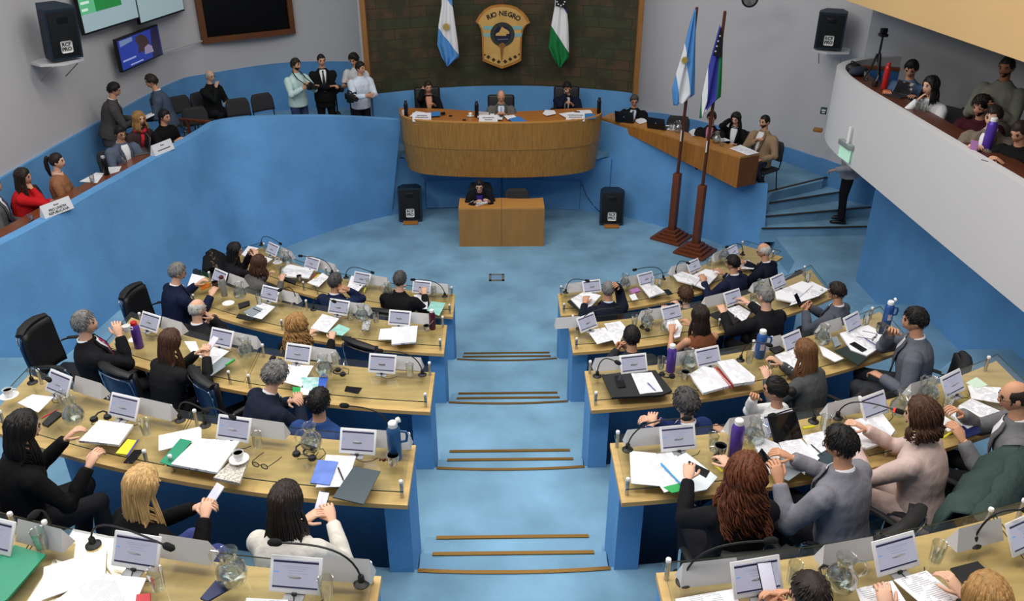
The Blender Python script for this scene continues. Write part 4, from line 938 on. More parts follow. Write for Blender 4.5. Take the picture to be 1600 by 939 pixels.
HANDS = {
 'desk': ((-.20,.42,.885),(.20,.42,.885)), 'write': ((-.16,.40,.885),(.13,.46,.89)), 'lap': ((-.10,.30,.68),(.10,.30,.68)), 'phone': ((-.055,.36,.90),(.055,.36,.90)),
 'clasp': ((-.045,.42,.90),(.045,.42,.90)), 'chinR': ((-.16,.36,.885),(.05,.20,1.06)), 'chinL': ((-.05,.20,1.06),(.16,.36,.885)), 'earR': ((-.2,.40,.885),(.13,.16,1.10)), 'earL': ((-.13,.16,1.10),(.2,.40,.885)),
 'headR': ((-.2,.40,.885),(.13,.13,1.24)), 'mugR': ((-.14,.30,.66),(.07,.24,1.07)), 'sides': ((-.27,.06,.86),(.27,.06,.86)), 'crossed': ((.12,.20,1.16),(-.12,.22,1.14)), 'camera': ((-.08,.30,1.22),(.08,.30,1.22)), 'camcorder': ((-.05,.34,1.10),(.10,.42,1.14)),
 'standphone': ((-.05,.28,1.17),(.06,.28,1.17)), 'papers': ((-.10,.42,1.05),(.10,.42,1.05)), 'walk': ((-.25,-.10,.92),(.24,.24,.98)), 'far': ((-.2,.5,.885),(.2,.55,.885))}
def person(label, head, floor, face, hair, hc, top, skin='m', lean=8, hyaw=0, hpitch=12, hands='desk', style='suit', shirt=None, tie=None, pants=(34,34,38), female=False, glasses=False, beard=False, stand=False, sc=1.0,
           seatdx=0, vox=.014, curl=.45, side=0, near=False, L=.30, bend=0, hoff=None, short=None, tuck=False, scarf=None):
    """a figure placed by the seen centre of the head; face = heading in degrees (0 looks away from the camera, 90 to the right)"""
    base = .93 if stand else .56
    a = math.radians(lean); ba = math.radians(bend); sd = math.radians(side)
    wS = (.92 if female else 1.0)
    P = Vector((0, 0, base)); up = Vector((math.sin(sd)*math.cos(a), math.sin(a), math.cos(a)*math.cos(sd))); fwd = Vector((0, math.cos(a), -math.sin(a))); X = Vector((1,0,0))
    S = lambda s, x=0, y=0: P+up*s+X*x+fwd*y
    a2 = a*.55+math.radians(4)+ba*.3; nd = Vector((math.sin(sd*.5), math.sin(a2), math.cos(a2))); Bn = S(.50, 0, .005); Hc = Bn+nd*.165+Vector((0,.015,0))
    h = math.radians(face); hz = Hc.z*sc
    W_ = at(head[0], head[1], floor+hz) if len(head) == 2 else Vector(head)
    R = Matrix.Rotation(-h, 3, 'Z'); o3 = R @ Vector((Hc.x*sc, Hc.y*sc, 0)); loc = Vector((W_.x-o3.x, W_.y-o3.y, floor))
    t = thing('person', label, 'person', loc, -h); t.scale = (sc, sc, sc); t['_floor'] = 0; del t['_floor']
    hd = HANDS[hands] if isinstance(hands, str) else hands
    up_in = lambda q: R.inverted() @ ((Vector(q)-loc)/sc)
    tg = [Vector(up_in(q[1])) if q[0] == 'w' else Vector(q) for q in hd]
    # joints
    shw = .200 if not female else .168
    J = {}
    for s, k in ((-1, 0), (1, 1)):
        Sh = S(.398, s*shw, .0); hi_ = tg[k].z > Sh.z-.12; el, wr = ik(Sh, tg[k], .285, .262, Vector((s*.45,.55,-1.0)) if hi_ else Vector((s*.75,-.45,-.75)))
        J[s] = (Sh, el, wr)
    slim = .98 if female else 1.12
    def torso(mb, g=1.0, off=0.0, skirt=True):
        prof = [(-.10,.170,.135),(0,.172,.130),(.14,.150 if female else .160,.112),(.28,.172,.122 if not female else .128),(.37,.184,.114),(.43,.150,.092),(.475,.092,.074),(.52,.062,.062)]
        if not skirt: prof = prof[1:]
        mb.tube([S(s) for s, _, _ in prof], [(w*slim*g*(1 if _ < .46 else .9)+off, d*(1.14 if not female else 1.08)*g*(1 if _ < .46 else .85)+off) for _, w, d in prof], 16, ref=X)
    # ---- body: one continuous surface, head and hands included
    mb = MB(); torso(mb, .86, 0, True)
    mb.tube([S(.44), Bn, Bn+nd*.06, Bn+nd*.13], [.058,.055 if not female else .048,.053 if not female else .046,.053 if not female else .046], 12)
    for s in (-1, 1):
        Sh, el, wr = J[s]; mb.ball(Sh, .05, 10); mb.tube([Sh, Sh.lerp(el,.5), el, el.lerp(wr,.35), wr], [.050*slim,.044*slim,.038*slim,.038*slim,.026*slim], 10); mb.ball(el, .038*slim, 8)
    legs = []
    for s in (-1, 1):
        hip = Vector((s*.092, .0, base-.03))
        if stand:
            kn = Vector((s*.10, .03 if hands != 'walk' else (.22 if s < 0 else -.02), .50)); an = Vector((s*.11, -.01 if hands != 'walk' else (.16 if s < 0 else -.20), .09 if not (hands == 'walk' and s < 0) else .26))
        elif tuck: kn = Vector((s*.12, .32, .52)); an = Vector((s*.11, -.02+.03*s, .09))
        else: kn = Vector((s*.12, .43, .53)); an = Vector((s*.12, .36+.05*s, .09))
        legs.append((hip, kn, an, s)); mb.tube([hip, hip.lerp(kn,.5), kn, kn.lerp(an,.4), an], [.078,.070,.052,.050,.035], 10); mb.ball(kn, .052, 8)
    body = mb.build('body', skin_m(skin), t, True)
    rm = body.modifiers.new('fuse', 'REMESH'); rm.mode = 'VOXEL'; rm.voxel_size = .018; sm = body.modifiers.new('soft', 'SMOOTH'); sm.iterations = 3
    ex = MB(); Hm = Matrix.Translation(Hc) @ Matrix.Rotation(-math.radians(hyaw), 4, 'Z') @ Matrix.Rotation(-math.radians(hpitch), 4, 'X')
    Hm = Hm @ Matrix.Diagonal((.94,.94,.94,1)) if female else Hm @ Matrix.Diagonal((.96,.96,.96,1))
    add_head(ex, Hm, hair, beard)
    for s, k in ((-1, 0), (1, 1)):
        Sh, el, wr = J[s]; f = (wr-el).normalized()
        if hands in ('phone','standphone','camera','camcorder','clasp','papers','mugR') or hands.startswith('chin') if isinstance(hands, str) else False: n = Vector((-s*.9, .1, .25))
        else: n = Vector((-s*.12, .1, -1))
        if isinstance(hands, str) and ((hands in ('chinR','earR','headR') and s > 0) or (hands in ('chinL','earL') and s < 0)): n = Vector((-s*.75,-.6,.1))
        hand(ex, wr, f, n, s, curl if not (isinstance(hands, str) and hands == 'clasp') else .75, .95 if female else 1.03)
    PENDING.append((body, (ex, [skin_m(skin), M_LIP, M_EYEW, M_EYED, hair_m(hc)])))
    # ---- clothes
    cm = cloth_m(top); mb = MB(); thick = {'suit':.020,'shirt':.012,'tshirt':.010,'sweater':.020,'bare':.010}[style]
    torso(mb, 1.0, thick-.008, True)
    if female and style != 'suit':
        for s in (-1, 1): mb.ball(S(.27, s*.07, .085), .062, 10)
    elif female:
        for s in (-1, 1): mb.ball(S(.27, s*.07, .085), .058, 10)
    if style == 'suit' and stand: mb.tube([S(.05), P+Vector((0,0,-.12)), P+Vector((0,.0,-.22))], [(.180,.135),(.190,.145),(.195,.145)], 14, ref=X)
    for s in (-1, 1):
        Sh, el, wr = J[s]; r = thick
        if style == 'bare': continue
        mb.ball(Sh-Vector((s*.012,0,.002)), .061*slim+r*.3, 12)
        if style == 'tshirt': mb.tube([Sh, Sh.lerp(el,.75)], [.062*slim+r*.4,.056*slim+r*.4], 12)
        else:
            e2 = wr-(wr-el).normalized()*(.012 if style != 'shirt' else .015)
            mb.tube([Sh, Sh.lerp(el,.5), el, el.lerp(wr,.4), e2], [.062*slim+r*.5,.054*slim+r*.5,.048*slim+r*.5,.046*slim+r*.4,.036*slim+r*.35], 12); mb.ball(el, .049*slim+r*.45, 10)
    if not female and not stand: mb.tube([S(.02,0,.05), S(.16,0,.04)], [(.135,.09),(.125,.085)], 12, ref=X)
    fused(mb, {'suit':'jacket','shirt':'shirt','tshirt':'t_shirt','sweater':'sweater','bare':'top'}[style], cm, t, vox, 3 if near else 4)
    mb = MB(); mb.tube([S(.06), P, P+Vector((0,.0,-.08))], [(.165,.122),(.172,.130),(.150,.120)], 14, ref=X)
    for hip, kn, an, s in legs:
        mb.tube([hip+Vector((0,0,.02)), hip.lerp(kn,.5), kn, kn.lerp(an,.45), an+Vector((0,0,-.02))], [.098,.086,.070,.062,.058], 12); mb.ball(kn, .069, 10)
    fused(mb, 'trousers', cloth_m(pants), t, .018)
    for hip, kn, an, s in legs:
        mb = MB(); z0 = an.z-.09; c = Vector((an.x, an.y, z0)); mb.tube([c+Vector((0,-.075,.035)), c+Vector((0,-.03,.045)), c+Vector((0,.06,.036)), c+Vector((0,.14,.026)), c+Vector((0,.185,.02))], [(.033,.030),(.044,.038),(.034,.042),(.025,.040),(.016,.024)], 10, ref=(0,0,1)); mb.build('shoe', mat('shoe_leather', (22,20,20), .35), t, True)
    # collar, shirt front, tie
    if shirt and style in ('suit','sweater','shirt'):
        ms_ = mat('shirt_%d_%d_%d' % shirt, shirt, .8, spec=.2)
        mb = MB(); c = S(.498, 0, .002); mb.rings([[c+X*(r*math.cos(q))+fwd*(r*1.02*math.sin(q))+up*(dz-.012*math.sin(q)) for q in np.linspace(0, 2*math.pi, 18, endpoint=False)] for r, dz in ((.074,-.02),(.066,.022),(.060,.024),(.060,-.02))], False); mb.build('shirt_collar', ms_, t, True)
        if style != 'shirt':
            def chest(name, pts, d, m):
                rows = []
                for s_, w in pts:
                    pr = np.interp(s_, [0,.14,.28,.38,.445,.485,.52],[.130,.112,.124,.112,.090,.070,.060]); pw = np.interp(s_, [0,.14,.28,.38,.445,.485,.52],[.172,.16,.172,.186,.150,.082,.062])
                    ex_ = .026 if (not female and s_ < .2 and not stand) else 0
                    if female: ex_ += .03*math.exp(-((s_-.27)/.09)**2)
                    rows.append([S(s_, x, (pr*(1.14 if not female else 1.08)*(1 if s_ < .46 else .86)+thick)*math.sqrt(max(0, 1-(x/(pw+thick))**2))+d+ex_) for x in np.linspace(-w, w, 5)])
                mm = MB(); mm.grid(rows); o = mm.build(name, m, t, True); sd_ = o.modifiers.new('thickness', 'SOLIDIFY'); sd_.thickness = .005; return o
            chest('shirt_front', [(.50,.050),(.46,.068),(.40,.058),(.32,.046),(.24,.030),(.16,.008)], .006, ms_)
            if tie: chest('tie', [(.487,.016),(.472,.018),(.45,.013),(.36,.022),(.26,.030),(.16,.034),(.10,.030),(.08,.004)], .014, mat('tie_%d_%d_%d' % tie, tie, .6))
            ml = cloth_m(tuple(int(v*.88) for v in top))
            for s in (-1, 1):
                rows = []
                for s_, x0, w in ((.505,.055,.014),(.46,.066,.034),(.40,.056,.050),(.32,.044,.046),(.24,.028,.034),(.15,.004,.010)):
                    r_ = []
                    for x in (x0, x0+w*.5, x0+w):
                        pr = np.interp(s_, [0,.14,.28,.38,.445,.485,.52],[.130,.112,.124,.112,.090,.070,.060]); pw = np.interp(s_, [0,.14,.28,.38,.445,.485,.52],[.172,.16,.172,.186,.150,.082,.062])
                        ex_ = .024 if (not female and s_ < .2 and not stand) else 0
                        if female: ex_ += .03*math.exp(-((s_-.27)/.09)**2)
                        r_.append(S(s_, s*x, (pr*(1.14 if not female else 1.08)*(1 if s_ < .46 else .86)+thick)*math.sqrt(max(0, 1-(x/(pw+thick))**2))+.011+ex_))
                    rows.append(r_)
                mm = MB(); mm.grid(rows); o = mm.build('lapel', ml, t, True); sd_ = o.modifiers.new('thickness', 'SOLIDIFY'); sd_.thickness = .008
    if scarf:
        mb = MB(); c = S(.47,0,.01); mb.tube([c+X*(.085*math.cos(q))+fwd*(.08*math.sin(q))+up*(.01*math.sin(3*q)) for q in np.linspace(0, 2*math.pi, 16, endpoint=False)], .032, 8, closed=True); mb.tube([S(.44,.04,.12),S(.34,.05,.15),S(.2,.05,.15)], [(.03,.02),(.045,.02),(.05,.015)], 8); mb.build('scarf', mat('scarf_check', scarf, .9, vary=.7, vscale=14), t, True)
    # ---- hair
    make_hair(t, Hm, hair, hc, S, L, female, near)
    if glasses:
        mb = MB(); R3 = Hm.to_3x3()
        for s in (-1, 1):
            mb.tube([Hm @ Vector((s*.031+.021*math.cos(q), .097-.004*abs(math.cos(q)), .008+.016*math.sin(q))) for q in np.linspace(0, 2*math.pi, 14, endpoint=False)], .0022, 5, closed=True)
            mb.tube([Hm @ Vector((s*.052,.094,.012)), Hm @ Vector((s*.076,.05,.012)), Hm @ Vector((s*.078,-.005,.012))], .0020, 5)
        mb.tube([Hm @ Vector((-.010,.099,.012)), Hm @ Vector((.010,.099,.012))], .002, 5); mb.build('spectacles', M_BLACKP, t)
    wm = Matrix.Translation(loc) @ Matrix.Rotation(-h, 4, 'Z') @ Matrix.Scale(sc, 4)
    out = dict(obj=t, M=wm, J={s: [wm @ q for q in J[s]] for s in J}, loc=loc, face=face, head=wm @ Hc, Hm=wm @ Hm, label=label, floor=floor, sc=sc)
    PEOPLE.append(out); return out
def make_hair(t, Hm, kind, hc, S, L, female, near):
    if kind == 'none': return
    m = hair_m(hc); rnd = random.Random(hash((round(t.location.x,2), kind)) & 0xffff)
    mb = MB(); nu, nv = 36, 30
    thick = {'short':.016,'crop':.007,'ring':.005,'thin':.006,'bald':.0,'long':.018,'curly':.034,'bob':.022,'pony':.014,'bun':.014,'wavy':.024,'fluffy':.028}[kind]
    if kind == 'bald': return
    fz = random.Random(5)
    def mask(d):
        x, y, z = d; ph = math.degrees(math.atan2(abs(x), y)); v = math.sqrt(max(0, 1-z*z))
        line = np.interp(ph, [0, 45, 62, 80, 100, 130, 180], [.56, .50, .10, -.12, -.30, -.52, -.62])
        line = line+.06*math.sin(ph*.21+x*9)+.05*math.sin(ph*.57+x*5)
        if kind in ('long','curly','bob','wavy'): line = np.interp(ph, [0, 30, 50, 65, 90, 180], [.60, .52, .28, -.15, -.60, -.72])
        k = sstep(line-.04, line+.05, z)*(.22+.78*sstep(line, line+.5, z))
        if kind == 'ring': k *= sstep(.62, .36, z) if ph > 60 else 0
        if kind == 'thin': k *= 1-.95*sstep(.62,.86,z)*(1 if ph > 0 else 0)
        return k
    vs = []; 
    def hp(d):
        p = head_pt(d); k = mask(d); n = Vector(d); f = 1+.30*math.sin(d[0]*17+d[2]*13)*math.sin(d[1]*15+d[2]*9) if kind in ('curly','fluffy','wavy') else 1+.10*math.sin(d[0]*31+d[1]*7)
        p = p*(.985)+n*(k*thick*f)+n*.002*(k > .01);  return Hm @ (p*(1 if k > .02 else .96))
    vs.append(hp((0,0,-1))); fs = []
    for i in range(1, nv):
        a = math.pi*i/nv-math.pi/2
        for j in range(nu):
            q = 2*math.pi*j/nu; vs.append(hp((math.cos(a)*math.cos(q), math.cos(a)*math.sin(q), math.sin(a))))
    vs.append(hp((0,0,1)))
    for j in range(nu):
        fs.append((0, 1+(j+1) % nu, 1+j)); e = 1+(nv-2)*nu; fs.append((len(vs)-1, e+j, e+(j+1) % nu))
    for i in range(nv-2):
        for j in range(nu): fs.append((1+i*nu+j, 1+i*nu+(j+1) % nu, 1+(i+1)*nu+(j+1) % nu, 1+(i+1)*nu+j))
    mb.add(vs, fs)
    if kind in ('short','fluffy','crop','ring','thin','bun','pony'):
        n = int({'short':320,'fluffy':420,'crop':160,'ring':110,'thin':200,'bun':220,'pony':220}[kind]*(1 if near else .5))
        fl = kind == 'fluffy'
        for k in range(n):                                          # fine locks lying along the head, thickest at the hairline
            q = rnd.uniform(0, 2*math.pi); zz = rnd.uniform(-.6, .99); r_ = math.sqrt(1-zz*zz); d = Vector((r_*math.cos(q), r_*math.sin(q), zz)); mk = mask(d)
            if mk < .15: continue
            back = kind in ('bun','pony')
            cen = Vector((.15,-.25,.95)); g = (d-cen) if not back else Vector((0,-1,.1))-d; g = g-d*g.dot(d); g.normalize(); g = (g+Vector((rnd.uniform(-.4,.4),rnd.uniform(-.4,.4),rnd.uniform(-.3,.3)))*(.9 if fl else .45)).normalized(); g = g-d*g.dot(d)*.9
            ll = rnd.uniform(.022,.042)*(1.1 if fl else 1)*(.5 if kind == 'crop' else 1); p = head_pt(d)+d*(thick*mk*rnd.uniform(.75,1.0)); b_ = head_pt((d+g*.28).normalized()); l2 = p+g*ll; l2 = l2+d*(.004*(2 if fl else .6))
            mb.tube([Hm @ (p-d*.002), Hm @ (p.lerp(l2,.5)+d*(.003 if fl else .001)), Hm @ (l2-d*.005)], [(.0026,.0050),(.0024,.0042),(.0008,.0012)], 5, ref=Hm.to_3x3() @ d)
    if kind in ('long','curly','wavy','bob'):
        n = {'long':230,'curly':240,'wavy':220,'bob':170}[kind]; n = int(n*(1.0 if near else .4)); Lx = L if kind != 'bob' else .15
        Hi = Hm.to_3x3(); hc0 = Hm.translation
        for k in range(n):
            u = (k+rnd.random())/n; ph = math.radians(62+236*u); 
            if kind == 'bob': ph = math.radians(40+280*u)
            z0 = rnd.uniform(.35,.92); d0 = Vector((math.sin(ph)*math.sqrt(1-z0*z0), math.cos(ph)*math.sqrt(1-z0*z0), z0))
            pts = []; lift = rnd.uniform(.35,1.1)*thick
            for zz in (z0, z0*.55, .05, -.35):
                r_ = math.sqrt(max(.0, 1-zz*zz)); d = Vector((math.sin(ph)*r_, math.cos(ph)*r_, zz)); pts.append(Hm @ (head_pt(d)+d*lift))
            end = pts[-1]; out = Hi @ Vector((math.sin(ph), math.cos(ph), 0)); out.z = 0
            ll = Lx*rnd.uniform(.75,1.06); st = 7
            for i in range(1, st+1):
                f = i/st; q = end+Vector((0,0,-ll*f))+out*(.03*math.sin(f*2.2))*(1.5 if kind == 'curly' else 1)
                # keep outside the back and shoulders
                sb = S(.40); dz = max(0, min(1, (S(.50).z-q.z)/.16)); yb = -(.118+.012*lift/thick)*dz
                ax = S(max(0,(q.z-S(0).z)))
                if abs(q.x-ax.x) < .2 and q.y-ax.y < .03: q.y = min(q.y, ax.y+yb-.004)
                elif dz > 0 and q.y-ax.y >= .03: q.y = max(q.y, ax.y+.115*dz)
                pts.append(q)
            amp = {'curly':.017,'wavy':.010,'long':.0015,'bob':.004}[kind]; fr = {'curly':34,'wavy':20,'long':7,'bob':14}[kind]; p0 = rnd.uniform(0, 6)
            sub = []; 
            sp_ = spline(pts, 3 if kind in ('curly','wavy') else 1)
            for i, q in enumerate(sp_):
                s_ = i*.016*(1 if kind in ('curly','wavy') else 3); w_ = min(1, i/6)
                sub.append(q+Vector((amp*math.cos(fr*s_+p0), amp*math.sin(fr*s_+p0), amp*.4*math.sin(fr*s_*1.3)))*w_)
            r0 = (.0062 if kind in ('curly','wavy') else .0066)*(1 if near else 1.6)
            mb.tube(sub, [r0*(1-.55*(i/len(sub))**2) for i in range(len(sub))], 5)
    if kind in ('pony','bun'):
        b = Hm @ Vector((0,-.105,.045 if kind == 'pony' else -.01)); 
        if kind == 'bun':
            mb.ball(Hm @ Vector((0,-.128,-.015)), (.042,.040,.042), 12)
        else:
            bk = Hm.to_3x3() @ Vector((0,-1,0))
            for k in range(26):
                j_ = Vector((rnd.uniform(-.02,.02), rnd.uniform(-.015,.015), rnd.uniform(-.015,.015)))
                mb.tube([b+j_*.4, b+bk*.03+j_+Vector((0,0,.005)), b+bk*.055+Vector((0,0,-.06))+j_, b+bk*.055+Vector((0,0,-.6*L))+j_*1.3, b+bk*.04+Vector((0,0,-L))+j_*.6], [.010,.012,.012,.010,.003], 5)
    mb.build('hair', m, t, True)
# ================================================================ chairs
def build_office_chair():
    r = thing('office_chair', '', 'chair', (0,0,0))
    mb = MB(); mb.rbox((0,.02,.395), (.50,.48,.07), .03, seg=3); mb.build('seat', M_BLACKL, r)
    def shell(off, w, z0, z1, th, name, m, nb=9, nz=8, top=.0):
        mm = MB(); rows = []
        for i in range(nz+1):
            z = z0+(z1-z0)*i/nz; t_ = i/nz; row = []
            ww = w*(1-.10*abs(2*t_-1)**3)
            for j in range(nb+1):
                u = 2*j/nb-1; row.append((u*ww, -.205-.05*t_-off+.055*u*u-.02*math.sin(t_*3.1), z))
            rows.append(row)
        mm.grid(rows); o = mm.build(name, m, r, True); s = o.modifiers.new('thickness', 'SOLIDIFY'); s.thickness = th; s.offset = 0; return o
    shell(.03, .235, .50, .95, .022, 'backrest_shell', M_NAVYP); shell(-.012, .225, .49, .98, .05, 'back_cushion', M_BLACKL)
    mb = MB(); mb.tube([(-.215,-.235,.985),(-.11,-.265,1.0),(0,-.275,1.005),(.11,-.265,1.0),(.215,-.235,.985)], [(.022,.035),(.030,.045),(.031,.047),(.030,.045),(.022,.035)], 10); mb.build('top_roll', M_BLACKL, r)
    mb = MB(); mb.tube(spline([(-.215,-.19,.52),(-.225,-.215,.75),(-.215,-.24,.93),(-.11,-.285,.965),(0,-.295,.97),(.11,-.285,.965),(.215,-.24,.93),(.225,-.215,.75),(.215,-.19,.52)],4), .008, 6); mb.v = [(p[0], p[1]-.03, p[2]) for p in mb.v]; mb.build('back_frame', M_CHROME, r)
    for s in (-1, 1):
        mb = MB(); pts = spline([(s*.225,-.25,.60),(s*.275,-.22,.64),(s*.285,-.10,.685),(s*.285,.10,.69),(s*.285,.19,.655),(s*.28,.215,.56),(s*.27,.20,.38),(s*.24,.12,.365)], 4); mb.tube(pts, .012, 8); a = mb.build('armrest', M_CHROME, r)
        mb = MB(); mb.tube([(s*.285,-.12,.690),(s*.285,0,.703),(s*.285,.12,.700),(s*.285,.17,.68)], [(.012,.022),(.015,.027),(.015,.026),(.010,.020)], 8, ref=(0,0,1)); mb.build('arm_pad', M_BLACKL, a)
    mb = MB(); mb.tube([(0,0,.36),(0,0,.12)], .028, 10); mb.build('column', M_CHROME, r)
    for i in range(5):
        q = 2*math.pi*i/5+.3; c, s = math.cos(q), math.sin(q); mb = MB(); mb.tube([(0,0,.12),(.15*c,.15*s,.105),(.27*c,.27*s,.075)], [.026,.020,.014], 8); l = mb.build('leg', M_CHROME, r)
        mb = MB(); mb.lathe([(0,-.012),(.026,-.012),(.027,0),(.026,.012),(0,.012)], 10, (.27*c,.27*s,.029), Matrix.Rotation(math.pi/2, 3, 'X')); mb.build('caster', M_BLACKP, l)
    return r
def build_stack_chair():
    r = thing('stacking_chair', '', 'chair', (0,0,0)); mb = MB(); mb.rbox((0,.02,.40), (.46,.44,.055), .022, seg=3); mb.build('seat', M_DGREY, r)
    mb = MB(); rows = []
    for i in range(7):
        t_ = i/6; w = .225*(1-.25*max(0,t_-.6)/.4*abs(t_-.6)/.4); rows.append([(u*w, -.225-.07*t_+.03*u*u, .54+.33*t_) for u in np.linspace(-1,1,9)])
    mb.grid(rows); o = mb.build('backrest', M_DGREY, r, True); s = o.modifiers.new('thickness', 'SOLIDIFY'); s.thickness = .045; s.offset = 0
    for s in (-1, 1):
        mb = MB(); mb.tube([(s*.21,-.21,.38),(s*.215,-.25,.55),(s*.20,-.275,.70)], .011, 7); mb.build('back_support', M_BLACKP, r)
        for f in (-1, 1): mb = MB(); mb.tube([(s*.20,f*.19+.02,.38),(s*.225,f*.23+.02,.0)], .011, 7); mb.build('leg', M_BLACKP, r)
    return r
def build_exec_chair():
    r = thing('executive_chair', '', 'chair', (0,0,0)); mb = MB(); mb.rbox((0,0,.38), (.54,.52,.10), .04, seg=3); mb.build('seat', M_BLACKL, r)
    mb = MB(); mb.rbox((0,-.30,.81), (.52,.11,.60), .05, Matrix.Rotation(math.radians(8), 3, 'X'), seg=4); mb.build('backrest', M_BLACKL, r)
    for s in (-1, 1): mb = MB(); mb.tube([(s*.28,-.26,.66),(s*.30,-.05,.69),(s*.30,.17,.68),(s*.29,.19,.5)], [(.025,.03)]*4, 8); mb.build('armrest', M_BLACKL, r)
    mb = MB(); mb.tube([(0,0,.33),(0,0,.10)], .03, 10); mb.build('column', M_BLACKP, r)
    for i in range(5):
        q = 2*math.pi*i/5+.3; mb = MB(); mb.tube([(0,0,.10),(.28*math.cos(q),.28*math.sin(q),.03)], [.028,.018], 8); mb.build('leg', M_BLACKP, r)
    return r
P_OFF = P_STK = P_EXE = None
CH = {'office': ('P_OFF', build_office_chair), 'stack': ('P_STK', build_stack_chair), 'exec': ('P_EXE', build_exec_chair)}
def chair(kind, loc, face, label, group=None):
    o = once(*CH[kind]); o.location = loc; o.rotation_euler = (0,0,-math.radians(face)); o['label'] = label
    if group: o['group'] = group
    return o
def chair_for(p, kind, label, back=0.03, group=None):
    h = math.radians(p['face']); l = p['loc']; back += .05; return chair(kind, (l.x-math.sin(h)*back, l.y-math.cos(h)*back, p['floor']), p['face'], label, group)
# ================================================================ the deputies in the rows
BLK_, CHAR, NAVY, GREY, DGR = (22,22,25), (42,44,50), (26,32,54), (118,120,128), (74,76,80)
def dep(k, head, label, hair, hc, top, df=0, ch=None, **kw):
    lean = kw.get('lean', 8); hz = .56+.67*math.cos(math.radians(lean))
    p = at(head[0], head[1], LV(k)+hz); face = -math.degrees(radial(p.x, p.y, k))+df
    q = person(label, head, LV(k), face, hair, hc, top, **kw)
    if ch is not False:
        c = chair_for(q, 'office', '', .03+.25*math.sin(math.radians(max(0,lean)))*.4); reg(c, 'black office chair with navy shell, '+(ch or 'occupied'), k, side_of(q['loc']), 'office chairs at the desks')
        q['chair'] = c
    return q
W_ = (232,232,236)
# left, front row
dep(1, (367,391), 'woman with long black hair and purple sleeves at the far left of the front row', 'long', 'black', (30,28,34), df=10, lean=14, hpitch=20, hands='papers', skin='l', female=True, L=.32, style='sweater', hyaw=25)
dep(1, (404,411), 'person with brown hair in grey jacket leaning low over the front left desk', 'bob', 'brown', (96,94,92), df=12, lean=20, hpitch=20, hands='write', skin='l', female=True)
dep(1, (524,440), 'man with grey hair in navy suit resting his hand against his ear, front left row', 'short', 'pepper', (30,40,72), lean=6, df=4, hyaw=18, hands='earR', skin='m', shirt=W_)
dep(1, (625,437), 'man with short brown-grey hair in black suit, nearest the aisle in front left row', 'short', 'pepper', BLK_, lean=8, df=3, hands='desk', skin='l')
# left, second row
dep(2, (277,425), 'man with grey hair and glasses in navy suit, wall end of second left row', 'short', 'grey', (24,32,58), df=14, lean=12, hyaw=16, hpitch=22, hands='desk', skin='l', shirt=W_, glasses=True, ch=False)
dep(2, (308,483), 'bald man with white fringe in black suit, hand to his cheek, second left row', 'ring', 'white', (34,34,38), df=-6, lean=4, hyaw=20, hands='chinR', skin='l', shirt=W_)
dep(2, (464,508), 'woman with curly blonde hair in black top, second left row', 'curly', 'honey', BLK_, df=8, lean=6, hands='write', skin='l', female=True, L=.24, style='sweater')
# left, third row
dep(3, (132,505), 'man with grey hair in black suit and magenta tie drinking from a white cup', 'short', 'grey', (24,24,28), df=30, lean=-4, hyaw=18, hpitch=4, hands=((-.16,.34,.66),(.06,.23,1.06)), skin='l', shirt=W_, tie=(170,30,96), near=True, ch=False, sc=1.04)
dep(3, (266,533), 'woman with long straight brown hair in black jacket holding a phone, third left row', 'long', 'brown', (30,30,32), df=12, lean=14, hyaw=8, hpitch=24, hands=((-.02,.42,.95),(.09,.44,.95)), skin='l', female=True, L=.26, near=True, ch=False)
dep(3, (430,586), 'man with thick grey hair in dark navy suit bending over his phone, third left row', 'fluffy', 'grey', (28,36,52), df=34, lean=26, hyaw=18, hpitch=32, hands=((-.02,.40,.84),(.07,.43,.84)), skin='l', shirt=W_, near=True)
dep(3, (499,628), 'man with dark hair in bright blue suit, nearest aisle in the third left row', 'short', 'black', (44,72,128), df=8, lean=2, hands='lap', skin='m', near=True, pants=(44,66,112))
# left, fourth row
dep(4, (36,668), 'woman with straight black hair in black clothes at the far left of the fourth row', 'long', 'black', (16,16,18), df=26, lean=14, hpitch=22, hands='desk', skin='l', female=True, L=.20, near=True, sc=1.04)
dep(4, (222,757), 'woman with long blonde hair in black jacket holding a white phone', 'long', 'blond', (14,14,16), df=22, lean=12, hyaw=8, hpitch=24, hands=((.02,.42,.86),(.13,.40,.86)), skin='l', female=True, L=.34, near=True, pants=(70,80,140), sc=1.04)
dep(4, (446,783), 'woman with long dark brown hair in white knitted top, fourth left row', 'long', 'dark', (224,220,210), df=4, lean=10, hyaw=4, hpitch=20, hands=((-.04,.36,.86),(.12,.40,.86)), skin='l', female=True, L=.26, near=True, style='sweater', pants=(110,136,110), sc=1.04)
# right, front row
dep(1, (950,452), 'balding man in navy suit holding his hand to his head, front right row', 'thin', 'grey', (26,30,46), df=2, lean=6, hyaw=14, hands='headR', skin='m', shirt=(190,210,230))
dep(1, (1071,462), 'person with short brown hair and dark grey top low behind the front right desk', 'fluffy', 'brown', (66,66,66), df=0, lean=16, hpitch=18, hands='write', skin='l', female=True)
dep(1, (1145,411), 'young man with black hair in navy suit, front right row', 'short', 'black', (28,34,58), df=-4, lean=10, hyaw=-26, hands='desk', skin='m', shirt=W_)
dep(1, (1194,392), 'bald man with glasses and white hair in navy suit, far right of the front row', 'ring', 'white', (22,26,42), df=-8, lean=10, hyaw=-18, hpitch=18, hands='write', skin='m', shirt=W_, glasses=True)
